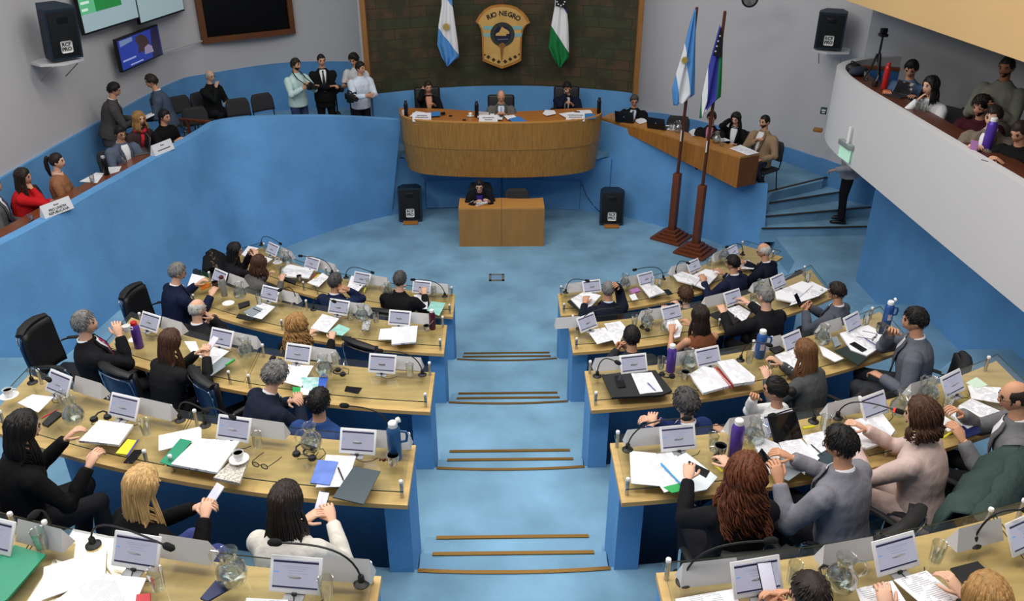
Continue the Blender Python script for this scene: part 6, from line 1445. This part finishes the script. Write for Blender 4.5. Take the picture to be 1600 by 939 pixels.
# second right
lay('P',2,[(918,517),(945,512),(960,531),(933,538)],'open white pages, left leaf')
lay('P',2,[(944,506),(969,502),(978,512),(968,537),(961,538)],'open white pages, right leaf')
lay('K',2,[(1035,506),(1058,501),(1066,512),(1062,528),(1054,530)],'white pages under the writing hand')
lay('F',2,[(1106,492),(1154.5,475),(1176,488),(1140,511)],'dark folder under open pages',M_FBLACK)
lay('P',2,[(1109.7,491),(1133,482.5),(1152.7,502),(1138,508)],'left page of the dark folder')
lay('P',2,[(1135,483),(1154.5,477),(1173,488),(1162.4,504.5)],'right page of the dark folder')
lay('K',2,[(1210.7,458),(1253,441),(1270,447),(1240,474),(1212.5,468.4)],'broad white papers, left part')
lay('P',2,[(1253,447),(1268,440),(1294,452.6),(1279,463),(1233.6,478)],'broad white papers, right part')
lay('W',2,[(1165,476),(1182.6,472),(1189.6,480),(1177,482.5)],'small white note with pen')
headset(2,1008,514); headset(2,1156,470)
# third right
lay('F',3,[(940,588),(980,584),(1024,581),(1050,613),(1034,620),(956,624)],'open black ring binder',M_FBLACK,.02)
lay('K',3,[(944,587),(979,584),(994,616),(960,621)],'left pages in the black ring binder')
lay('P',3,[(986,584),(1018,582),(1036,612),(1000,616)],'right page in the black ring binder',z=gz(3)+.018)
lay('H',3,[(960,588),(973,587.7),(978,605),(965,606)],'black phone lying on the binder pages',z=gz(3)+.018)
stick(3,(1012,598),(1025,611),.004,mat('pen_violet',(70,60,150),.3),'violet pen lying on the binder page',z=gz(3)+.022)
lay('K',3,[(1077,588),(1098,575),(1118,579),(1142,605),(1098,617)],'left half of a thick spiral notebook',th=.022)
lay('K',3,[(1120,569),(1146,565),(1179,593),(1178,600),(1146,604)],'right half of a thick spiral notebook',th=.03)
A, B = at(1119,576,gz(3)+.03), at(1143,604,gz(3)+.03); mb = MB(); 
for i in range(15):
    c = (B-A)*(i/14); mb.tube([c+Vector((.020*math.cos(q)*.9,.02*math.cos(q)*.3,.022*math.sin(q))) for q in np.linspace(0,2*math.pi,9,endpoint=False)], .0035, 5, closed=True)
o = mb.build('spiral_binding', M_RED); o.location = A; o['category'] = 'binding'; o['label'] = 'red spiral binding between the halves of the thick notebook, third right desk row'
cup(3,1070,592,'steel mug with coffee beside the purple bottle',M_STEEL,False,h=.08,r=.04)
headset(3,1042,588,'black cable coil at the purple bottle')
lay('K',3,[(1210,557),(1241,547),(1257,567),(1237,581)],'white pages before the woman with brown hair')
lay('W',3,[(1278.5,538),(1318,560.6),(1304.5,566),(1286,556)],'long white page')
lay('C',3,[(1200,546),(1213,540),(1226,548),(1212,555)],'black wallet with a white card')
cup(3,1204,575,'grey mug holding coloured pens',M_STEEL,False,drink=False,h=.075,r=.036)
lay('C',3,[(1298,530),(1307,528),(1313.5,541),(1304.5,545)],'grey calculator',M_FGREY,name='calculator',cat='calculator')
lay('F',3,[(1304.5,549),(1327,540),(1355,559.5),(1340.6,572)],'dark green open folder',mat('folder_dark_green',(34,48,46),.4),.01)
lay('K',3,[(1312,523),(1356,510),(1395,532),(1354,558),(1329,549)],'large white papers before the man in grey')
lay('H',3,[(1327,538),(1335,534.7),(1355,547),(1347,550.5)],'black phone on large white papers',z=gz(3)+.016)
spectacles(3,1366,530,'thin-framed spectacles on large white papers',.8,gz(3)+.05)
stick(3,(1351,528),(1375,543),.004,mat('pen_violet',(70,60,150),.3),'violet pen on large white papers',z=gz(3)+.02)
stick(3,(1367,517),(1376,521),.007,M_YEL,'yellow highlighter at the wall end',name='marker')
# fourth right
lay('W',4,[(983.7,705),(1025,709),(1060,758),(1029.5,760),(986,756)],'plain white sheets nearest the post')
lay('P',4,[(1025,710),(1055,704),(1072,759),(1038,770),(1006,725)],'white sheet with notes')
lay('F',4,[(1036,762),(1062,756),(1076,766),(1050,771)],'green folder corner under the sheets',mat('leaf_green',(40,160,80),.5))
lay('F',4,[(1033.7,725),(1072,708),(1121,746.5),(1104,765.7),(1076,771)],'plastic sleeve with blue edge',mat('sleeve',(226,238,246),.2,vary=.1,vscale=10))
stick(4,(1033.7,725),(1077,770),.006,M_BLUEE,'blue clip edge of the plastic sleeve',name='clip_bar',cat='clip')
lay('H',4,[(1076,721),(1109,737),(1103,747.6),(1072,729.5)],'dark phone on the plastic sleeve')
stick(4,(1118,727),(1129.6,738),.009,M_YEL,'yellow highlighter beside the mug',name='marker')
cup(4,1124,712,'steel mug with tea',M_STEEL,False,h=.09,r=.044)
headset(4,1128,722,'black cable coil beside the mug')
lay('K',4,[(1181,681.5),(1215,696.5),(1223,708),(1204,742),(1174,692)],'white papers beside the auburn-haired woman')
lay('K',4,[(1215,693),(1251,689),(1280,719),(1257,742),(1230,720)],'printed papers under the dark phone')
lay('F',4,[(1206,742),(1228,700),(1252,738),(1232,752)],'pale folder with a dark edge',M_FGREY)
lay('P',4,[(1252,681.6),(1292,672.5),(1299,713),(1272,711)],'white page with a pen')
stick(4,(1268,695),(1286,711),.004,M_FBLACK,'black pen on a white page')
lay('K',4,[(1323.5,661),(1378,649),(1398,675),(1384.5,693),(1350.6,704)],'pages being leafed by the woman in pink')
lay('F',4,[(1274,713),(1292,703),(1312,722),(1293,735)],'teal folder before the man in light grey',M_DTEAL)
lay('W',4,[(1465,660),(1473.6,650),(1501,666),(1481.5,675)],'small white pages')
lay('K',4,[(1478,645.5),(1501,637.6),(1534.6,662),(1511,672.5)],'stapled white pages')
lay('N',4,[(1499,668),(1524,664),(1534,677),(1506,687)],'navy notebook at the desk edge',M_NAVYB)
lay('P',4,[(1497,635),(1517.6,623),(1574,648),(1583,659),(1554,663.5)],'broad printed papers before the bald man')
lay('P',4,[(1512,602.6),(1563,606),(1576,633),(1517.6,623)],'white printed papers at the wall side')
lay('F',4,[(1508.6,599),(1525.6,590),(1543.6,602.6),(1526,607)],'pale green sheet',mat('pale_green',(206,226,206),.6))
stick(4,(1255,669),(1274,666),.009,M_YEL,'yellow highlighter beside the black tablet',name='marker')
p = at(1233,691,gz(4)); t = thing('black_tablet','large black tablet leaning before a white tablet, fourth right desk row','tablet',p,radial(p.x,p.y,4)+.12); T = Matrix.Rotation(-math.radians(38),3,'X'); mb = MB(); mb.rbox(T @ Vector((0,0,.105)),(.24,.010,.20),.004,T); mb.build('case',M_FBLACK,t); mb = MB(); mb.rbox(T @ Vector((0,-.006,.105)),(.222,.002,.18),.0008,T); mb.build('screen',M_PHB,t)
# rearmost right
lay('P',5,[(1055,936.6),(1146.6,920.6),(1156,945),(1060,955)],'white papers at the lower picture edge')
lay('P',5,[(1336.5,920.6),(1394,908),(1420,948),(1350,955)],'left page of an open document')
lay('P',5,[(1396,907),(1447,892),(1500,935.5),(1452,955)],'right page of an open document')
lay('N',5,[(1484,890),(1526.7,879),(1542.6,894),(1506.5,916)],'black tablet lying flat',M_FBLACK,cat='tablet',name='black_tablet')
lay('W',5,[(1532,800),(1560,786),(1566,800),(1538,816)],'white page by the wall') if False else None
headset(5,1296,905)
# ---- things held in hands
def held(who_, name, dims, m, label, cat='phone', off=(0,.10,.03), rot=(math.radians(-55),0,0), mid=True, face=None, s=1):
    q = who(who_); J = q['J']; c = (J[-1][2]+J[1][2])/2 if mid else J[s][2]; M_ = q['M'].to_3x3(); p = c+M_ @ Vector(off)
    t = thing(name, label, cat, p, -math.radians(q['face'])); R_ = Euler(rot).to_matrix(); mb = MB(); mb.rbox((0,0,0), dims, min(dims)*.35, R_, seg=2); mb.build('body', m, t)
    if name == 'phone': mb = MB(); mb.rbox(R_ @ Vector((0,-dims[1]*.5-.0005,0)), (dims[0]*.9, .001, dims[2]*.92), .0004, R_); mb.build('screen', face or M_PHB, t)
    return t
PD = (.074,.009,.155); msc = mat('phone_screen', (190,190,205), .2, emit=(186,186,204), estr=.45)
held('long straight brown hair in black jacket','phone',PD,M_PHW,'white phone held by the woman in black, third left row',face=msc,off=(0,.12,.05))
held('thick grey hair','phone',PD,M_PHB,'dark phone held by the man with thick grey hair',off=(.02,.13,.0),rot=(math.radians(-75),0,0))
held('long blonde hair in black','phone',PD,M_PHW,'white phone held by the woman with long blonde hair',face=msc,off=(-.01,.11,.04))
held('white knitted top','phone',PD,M_PHB,'phone with lit screen held by the woman in white knitted top',face=msc,off=(-.02,.11,.03))
held('slate grey suit','phone',PD,M_PHB,'black phone held by the man in slate grey suit',off=(0,.13,.07),rot=(math.radians(-35),0,0))
held('light grey suit','phone',PD,M_PHB,'dark phone held by the man in light grey suit',mid=False,s=-1,off=(.05,.13,.05),rot=(math.radians(-50),0,.3))
held('reading a phone at the middle','phone',PD,M_PHB,'phone held by the man at the middle of the podium',off=(0,.12,.02),rot=(math.radians(-70),0,0))
held('taupe cardigan','phone',PD,M_PINK,'pink phone held by the person in taupe cardigan',off=(0,.12,.05),rot=(math.radians(-20),0,0))
held('black t-shirt','phone',PD,M_PHB,'dark phone held by the man in black t-shirt',off=(0,.12,.02),rot=(math.radians(-65),0,0))
held('dark beanie','phone',PD,M_PHB,'dark phone held by the standing man on the balcony',off=(0,.10,.06),rot=(math.radians(-40),0,0))
held('white t-shirt looking','phone',PD,M_PHB,'dark phone held by the person in white t-shirt',off=(0,.12,.03),rot=(math.radians(-60),0,0))
held('bending towards papers','paper_sheets',(.22,.006,.30),M_PAPER,'white papers held by the standing man in dark grey suit','papers',off=(0,.14,.03),rot=(math.radians(-70),0,0))
held('yellow marker','marker',(.014,.014,.12),M_YEL,'yellow marker held by the bald man at the right edge','marker',mid=False,s=-1,off=(.02,.10,-.02),rot=(.6,.4,0))
q = who('magenta tie'); p = q['J'][1][2]+q['M'].to_3x3() @ Vector((-.03,.07,.02)); t = thing('coffee_cup','white cup held to the mouth by the man with magenta tie','cup',p); mb = MB(); mb.lathe([(0,0),(.024,0),(.034,.03),(.038,.062),(.035,.062),(.022,.006),(0,.006)],16,(0,0,-.02)); mb.build('cup',M_CUP,t); mb = MB(); mb.tube([(.035,0,.03),(.058,0,.022),(.055,0,0),(.030,0,-.005)],.0045,6); mb.build('handle',M_CUP,t)
q = who('raising a metal mug'); p = q['J'][1][2]+q['M'].to_3x3() @ Vector((-.02,.08,.02)); t = thing('mug','steel mug held up by the large man in grey suit','cup',p); mb = MB(); mb.lathe([(0,0),(.034,0),(.046,.04),(.046,.09),(.042,.09),(.030,.006),(0,.006)],16,(0,0,-.03)); mb.build('mug_body',M_STEEL,t); mb = MB(); mb.tube([(.044,0,.05),(.07,0,.04),(.066,0,0),(.040,0,-.01)],.005,6); mb.build('handle',M_STEEL,t)
q = who('speaking into'); p = q['J'][1][2]+q['M'].to_3x3() @ Vector((0,.10,.05)); t = thing('hand_microphone','microphone held at the mouth by the young man on the podium','microphone',p); mb = MB(); mb.tube([(.01,.02,-.16),(0,0,0)],[.010,.014],10); mb.build('handle',M_BLACKP,t); mb = MB(); mb.ball((0,-.0,.012),.022,10); mb.build('grille',M_ALU,t)
q = who('lower edge, rearmost'); held('lower edge, rearmost','phone',PD,M_PHB,'dark phone with coloured screen at the lower edge',off=(0,.12,.05),rot=(math.radians(-50),0,0),face=msc)
# ---- cameras of the press
q = who('mint shirt'); p = (q['J'][-1][2]+q['J'][1][2])/2+q['M'].to_3x3() @ Vector((0,.11,.02)); t = thing('photo_camera','black photo camera in the hands of the photographer in mint shirt','camera',p,-math.radians(q['face'])); mb = MB(); mb.rbox((0,0,0),(.15,.07,.10),.012); mb.rbox((0,0,.06),(.06,.06,.04),.012); mb.build('body',M_BLACKP,t); mb = MB(); mb.lathe([(.036,.0),(.040,.02),(.038,.09),(.042,.11),(.036,.11),(.03,.10)],16,(0,.035,0),Matrix.Rotation(-math.pi/2,3,'X')); mb.build('lens',M_BLACKP,t); mb = MB(); mb.tube([(-.075,0,.03),(-.09,-.24,.12),(-.085,-.36,.22),(0,-.46,.26),(.085,-.36,.22),(.09,-.24,.12),(.075,0,.03)],[(.003,.014)]*7,6); mb.build('strap',M_BLACKP,t)
def tripod(loc, h, label, head='cam', face=0, spread=.36, floor=None):
    t = thing('tripod', label, 'tripod', loc, -math.radians(face)); mb = MB(); mb.tube([(0,0,h*.45),(0,0,h)],[.018,.014],8); mb.build('centre_column',M_BLACKP,t)
    for i in range(3):
        a = 2*math.pi*i/3+.5; mb = MB(); mb.tube([(.02*math.cos(a),.02*math.sin(a),h*.62),(spread*.5*math.cos(a),spread*.5*math.sin(a),h*.32),(spread*math.cos(a),spread*math.sin(a),.012)],[.017,.014,.010],7); mb.build('leg',M_BLACKP,t)
    mb = MB(); mb.rbox((0,0,h+.02),(.10,.12,.04),.01); mb.build('head',M_BLACKP,t); return t
q = who('working a video'); d = q['M'].to_3x3() @ Vector((.34,.22,0)); b = q['loc']+d; tripod((b.x,b.y,q['floor']),1.02,'black tripod carrying the video camera of the operator',face=q['face'],spread=.24)
t = thing('video_camera','black video camera on the tripod of the operator in white shirt','camera',(b.x,b.y,q['floor']+1.065),-math.radians(q['face'])); mb = MB(); mb.rbox((0,.02,.06),(.11,.26,.12),.02); mb.build('body',M_BLACKP,t); mb = MB(); mb.lathe([(.04,0),(.045,.03),(.045,.10),(.035,.10)],14,(0,.15,.06),Matrix.Rotation(-math.pi/2,3,'X')); mb.build('lens',M_BLACKP,t); mb = MB(); mb.tube([(0,-.06,.12),(0,-.05,.17),(0,.08,.17),(0,.09,.12)],.012,7); mb.build('carry_handle',M_BLACKP,t); mb = MB(); mb.rbox((-.10,.0,.10),(.09,.012,.06),.004); mb.build('flip_screen',M_PHB,t)
p = at(525,150,ZL+.9); tripod((p.x,p.y,ZL),.95,'black tripod standing beside the security man'); t = thing('video_camera','second black video camera on the tripod beside the security man','camera',(p.x,p.y,ZL+.995),-2.4); mb = MB(); mb.rbox((0,0,.06),(.12,.28,.13),.02); mb.rbox((0,-.05,.14),(.06,.12,.05),.012); mb.build('body',M_BLACKP,t); mb = MB(); mb.lathe([(.04,0),(.045,.03),(.045,.10),(.035,.10)],14,(0,.14,.06),Matrix.Rotation(-math.pi/2,3,'X')); mb.build('lens',M_BLACKP,t)
mb = MB(); mb.tube([(p.x-.10,p.y-.05,ZL+.95),(p.x-.13,p.y-.1,ZL+.6),(p.x-.06,p.y-.18,ZL+.2),(p.x-.02,p.y-.2,ZL+.01)],.010,6); o = centre(mb.build('white_cable',M_CAPW)); tag(o,'white cable hanging from the camera beside the security man','cable')
# ---- podium things
def sign(p, rz, label, lines, w=.34, h=.15, sz=.035):
    t = thing('name_plate', label, 'name plate', p, rz); mb = MB(); mb.add([(-w/2,-.03,0),(w/2,-.03,0),(w/2,.02,h),(-w/2,.02,h),(w/2,.07,0),(-w/2,.07,0)],[(0,1,2,3),(3,2,4,5),(0,3,5),(1,4,2),(0,5,4,1)]); mb.build('card',mat('card_white',(226,226,230),.6),t)
    tl = math.atan2(.05,h)
    for s_, z_, k_ in lines:
        y = -.03+.05*z_/h-.003
        if s_ == '#': 
            mb = MB(); rnd = random.Random(len(label)+int(z_*1000)); x = -w*k_
            while x < w*k_: ww = rnd.uniform(.008,.022); mb.box((x+ww/2,y,z_),(ww,.002,.014)); x += ww+.005
            mb.build('lettering',M_INK,t)
        else: text(s_, sz*k_, (0,y,z_), (math.pi/2-tl,0,0), M_INK, t, ext=.0008, bold=.01)
    return t
ZW = ZPT-.003
p = at(659,190.5,ZW); sign((p.x,p.y+.05,ZW),0,'white name plate at the left end of the podium front edge',[('#',.105,.26),('#',.075,.34),('#',.03,.40)])
p = at(763,194,ZW); sign((p.x,p.y+.05,ZW),0,'white name plate near the middle of the podium front edge',[('#',.105,.30),('#',.07,.20),('#',.03,.1)])
p = at(899,190,ZW); sign((p.x,p.y+.05,ZW),-.05,'white name plate at the right end of the podium front edge',[('#',.105,.40),('#',.07,.34),('#',.035,.2)])
def onpod(name, q, m, label, cat='papers', th=.006, z=ZW): return sheet(name, q, z+.0006*len(label), th, m, label=label, cat=cat)
onpod('paper_sheets',[(640,182),(650,174),(664,176),(662,186)],M_PAPER,'white papers behind the left name plate')
onpod('folder',[(664,177),(687,174),(688,181),(668,182)],mat('folder_bright_blue',(60,130,200),.5),'blue folder with papers before the woman in black','folder')
onpod('paper_sheets',[(745,174),(764,176),(763,184),(746,184)],mat('paper_grey',(206,200,200),.7),'grey paper standing behind the middle name plate')
onpod('paper_sheets',[(766,178),(785,178),(785,187),(765,187)],M_PAPER,'white papers before the man reading his phone')
onpod('paper_sheets',[(787,181),(803,180),(808,184),(793,187)],M_PAPER,'white papers right of the middle name plate')
onpod('folder',[(795,186),(811,182),(823,190),(802,193)],mat('folder_bright_blue',(60,130,200),.5),'blue folder on the right of the podium middle','folder')
onpod('paper_sheets',[(848,178),(852,172),(866,173),(869,178),(854,181)],M_PAPER,'white pages left of the young man')
onpod('paper_sheets',[(873,178),(896,175),(902,180),(884,184)],M_PAPER,'white pages before the young man')
onpod('paper_sheets',[(901,173),(922,172),(926,177),(906,178)],M_PAPER,'white papers near the right podium bottle')
onpod('folder',[(908,179),(928,178),(931,185),(914,187)],mat('folder_bright_blue',(60,130,200),.5),'blue folder at the right end of the podium','folder')
onpod('phone',[(899,175),(905,174),(909,178),(902,179)],M_PHB,'black phone on the podium before the young man','phone')
onpod('phone',[(688,176.5),(695,175),(696,178),(690,179)],M_PHB,'black phone on the podium beside the blue folder','phone')
for (x, y, lb) in ((635,182,'black steel bottle at the left end of the podium'),(745,183,'black steel bottle near the middle of the podium'),(935.5,177,'black steel bottle at the right end of the podium')):
    thermos(x, y, ZW+.002, (18,18,22), lb, .30, .038, cap=(24,24,28))
p = at(735,182,ZW); t = thing('coffee_cup','white cup on saucer between two podium name plates','cup',p); mb = MB(); mb.lathe([(0,.002),(.035,.002),(.066,.012),(.034,.006),(0,.006)],18); mb.build('saucer',M_CUP,t); mb = MB(); mb.lathe([(0,.008),(.024,.008),(.034,.04),(.036,.064),(.033,.064),(0,.02)],16); mb.build('cup',M_CUP,t)
p = at(631,179,ZW); t = thing('mug','white cup at the far left of the podium','cup',p); mb = MB(); mb.lathe([(0,0),(.034,0),(.036,.085),(.033,.085),(.031,.01),(0,.01)],16); mb.build('cup',M_CUP,t)
for (x, y, lb) in ((704,181.5,'small black table microphone base left of the podium middle'),(725.5,188,'small black table socket at the podium front edge')):
    p = at(x,y,ZW); t = thing('table_socket',lb,'socket',p); mb = MB(); mb.lathe([(0,0),(.035,0),(.038,.008),(.02,.018),(0,.02)],14); mb.build('disc',M_BLACKP,t)
sheet('paper_sheets',[(735,316),(741,312),(768,309),(769,315),(745,322.5)],ZF+.76,.004,M_PAPER,label='white sheets on the small desk under the writing woman',cat='papers')
# ---- right gallery desk things
def laptop(p, rz, label, m, sc=1.0, open_=112):
    t = thing('laptop', label, 'laptop', p, rz); t.scale = (sc,)*3; mb = MB(); mb.rbox((0,0,.009),(.36,.25,.018),.004); mb.build('keyboard_base',m,t)
    T = Matrix.Rotation(-math.radians(open_-90),3,'X'); mb = MB(); mb.rbox(Vector((0,.125,.018))+T @ Vector((0,0,.118)),(.36,.010,.235),.004,T); mb.build('lid',m,t)
    mb = MB(); mb.rbox(Vector((0,.125,.018))+T @ Vector((0,-.0058,.12)),(.335,.001,.205),.0004,T); mb.build('screen',M_PHB,t)
    mb = MB(); mb.ball(Vector((0,.125,.018))+T @ Vector((0,.006,.12)),(.014,.002,.016),8,T); mb.build('lid_emblem',M_ALU,t); return t
p = at(975,192,ZQ); laptop((p.x+.05,p.y+.12,ZQ+.002),math.pi+math.radians(-22),'black laptop before the man in black suit, right gallery',M_BLACKP)
p = at(1026,202,ZQ); laptop((p.x+.05,p.y+.10,ZQ+.002),math.pi+math.radians(-30),'second black laptop on the right gallery desk, nobody behind it',M_BLACKP)
def gsheet(q, label, m=M_PAPER, th=.005, name='paper_sheets', cat='papers'): return sheet(name,q,ZQ+.002+.0005*len(label)/4,th,m,label=label,cat=cat)
gsheet([(1140,232),(1157,226.5),(1186,239),(1168,243)],'printed white pages at the end of the right gallery desk',M_TEXT)
gsheet([(990,188),(1004,184),(1013,190),(1000,194)],'crumpled white papers between the two laptops')
gsheet([(1040,196),(1054,195),(1056,204),(1042,203)],'white papers right of the second laptop')
gsheet([(1076,206),(1084,201),(1096,209),(1082,213)],'white papers between the flag poles')
gsheet([(1112,214),(1124,212),(1142,220),(1122,222)],'white papers beside the jug on the right gallery desk')
def item(kind, px, py, z, label):
    key, fn = {'g': ('P_TUM', build_tumbler), 'j': ('P_JUG', build_pitcher)}[kind]; o = once(key, fn); o.location = at(px,py,z); o['label'] = label
    if 'group' in o: del o['group']
    return o
item('j',1059,206,ZQ+.002,'glass jug on the right gallery desk left of the first pole'); item('g',1048,203,ZQ+.002,'water glass beside the jug left of the first pole'); item('j',1119,223,ZQ+.002,'glass jug on the right gallery desk right of the second pole'); item('g',1127,228,ZQ+.002,'water glass right of the second jug on the right gallery desk')
# ---- left gallery table things
ZS = ZP+.002
p = at(94,333,ZP); sign((p.x-.02,p.y,ZS),math.radians(64),'white block sign with black lettering near the left picture edge',[('Bloque',.118,.55),('PRO UNION',.072,1.0),('REPUBLICANA',.032,1.0)],w=.42,h=.16,sz=.045)
p = at(258,238,ZP); sign((p.x-.02,p.y,ZS),math.radians(68),'white block sign before the person in black on the left parapet',[('Bloque',.118,.55),('#',.055,.30)],w=.42,h=.16,sz=.045)
ZT_ = ZTB+.001
sheet('paper_sheets',[(124,284),(150,270),(163,271),(152,286)],ZT_,.004,M_PAPER,label='white papers on the left gallery table beside a glass',cat='papers'); sheet('paper_sheets',[(166,262),(190,260),(186,268),(172,272)],ZT_,.004,M_TEXT,label='printed papers before the man with the laptop',cat='papers')
item('g',145,285,ZT_,'empty glass on white papers, left gallery table'); item('g',50,350,ZT_,'large glass at the near end of the left gallery table'); item('g',195,256,ZT_,'glass before the man with the laptop, left gallery'); item('g',291,210,ZT_,'dark glass at the far end of the left gallery table')
thermos(167, 273, ZT_+.001, (16,16,18), 'black bottle with steel cap on the left gallery table', .29, .040, cap=(180,182,186))
p = at(222,238,ZT_); laptop((p.x-.05,p.y,ZT_),math.radians(-58),'grey laptop open before the man with glasses, left gallery',mat('laptop_grey',(120,116,116),.35,.6),open_=105)
# ---- balcony counter and things on it
ZC = ZT-.025
gi = [p for p in GP if p.y > 2.5 and p.x < 4.9]
O4 = Vector((gi[0].x, gi[0].y, ZG)); tb = thing('balcony_counter','narrow dark red wooden counter along the inside of the balcony','counter',O4); mb = MB(); mb.prism([(p.x+.14-O4.x,p.y-O4.y) for p in gi]+[(p.x+.42-O4.x,p.y-.02-O4.y) for p in gi[::-1]],ZC-.03-ZG,ZC-ZG); mb.build('countertop',mat('counter_wood',(90,48,30),.35,vary=.15,vscale=4),tb)
for i in range(2, len(gi), 7): mb = MB(); p = gi[i]-O4; mb.box((p.x+.27,p.y,(ZC-.031-ZG)/2+.0),(.26,.03,ZC-.031-ZG)); mb.build('bracket',M_DARKW,tb)
p = at(1365,128,ZC); tripod((p.x,p.y,ZC),.60,'black tripod standing on the balcony counter',spread=.13); t = thing('action_camera','small black camera on top of the balcony tripod','camera',(p.x,p.y,ZC+.64)); mb = MB(); mb.rbox((0,0,.035),(.09,.06,.065),.01); mb.build('body',M_BLACKP,t); mb = MB(); mb.lathe([(.02,0),(.02,.02),(.0,.021)],12,(0,-.03,.035),Matrix.Rotation(math.pi/2,3,'X')); mb.build('lens',M_PHB,t)
thermos(1381,138,ZC,(196,40,36),'red and white bottle on the balcony counter beside the tripod',.34,.040,cap=(200,40,36))
thermos(1541,232,ZC,(88,58,170),'tall violet bottle with white cap on the balcony counter',.33,.050,cap=(240,240,244),patch=False)
p = at(1400,150,ZC); laptop((p.x,p.y,ZC),math.radians(-64),'dark laptop with stickers on the balcony counter',mat('laptop_dark',(58,58,62),.4,.4),open_=110,sc=.72)
item('g',1433,172,ZC,'empty glass on the balcony counter before the woman in white'); item('g',1444,174,ZC,'second glass on the balcony counter before the woman in white'); item('g',1352,126,ZC,'glass beside the balcony tripod')
p = at(1366,135,ZC); t = thing('mate_cup','dark cup with metal straw on the balcony counter','cup',p); mb = MB(); mb.lathe([(0,0),(.03,0),(.04,.04),(.034,.08),(.030,.08),(0,.02)],14); mb.build('cup',mat('gourd',(44,30,24),.5),t); mb = MB(); mb.tube([(.0,0,.05),(.04,.03,.14)],.004,6); mb.build('straw',M_STEEL,t)
p = at(1385,146,ZC); t = thing('tape_roll','round orange and white tin on the balcony counter','tin',p); mb = MB(); mb.lathe([(0,0),(.05,0),(.05,.035),(.046,.04),(0,.04)],16); mb.build('tin',mat('tin_orange',(206,120,84),.4),t)
for i,(x,y,lb) in enumerate(((1340,118,'dark cloth bag on the balcony counter tip'),(1332,112,'small black bag on the balcony counter tip'))):
    p = at(x,y,ZC); t = thing('bag',lb,'bag',p,.5); mb = MB(); mb.ball((0,0,.06),(.17-.05*i,.10,.07),12); mb.build('bag_body',mat('bag_cloth',(44,50,66) if i == 0 else (18,18,20),.8,bump=.4,bscale=20) if i == 0 else M_FBLACK,t); mb = MB(); mb.tube([(-.08,0,.11),(-.03,.02,.15),(.05,.01,.12)],.008,6); mb.build('bag_strap',M_BLACKP,t)

# short blue inner wall with a wooden rail at the tip of the balcony
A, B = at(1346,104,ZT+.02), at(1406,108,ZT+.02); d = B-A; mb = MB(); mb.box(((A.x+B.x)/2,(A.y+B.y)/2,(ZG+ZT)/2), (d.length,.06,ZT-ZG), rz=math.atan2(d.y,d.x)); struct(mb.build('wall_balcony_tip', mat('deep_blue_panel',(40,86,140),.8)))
mb = MB(); mb.box(((A.x+B.x)/2,(A.y+B.y)/2,ZT+.02), (d.length,.09,.04), rz=math.atan2(d.y,d.x)); struct(mb.build('trim_60', M_DARKW))
finish_labels()
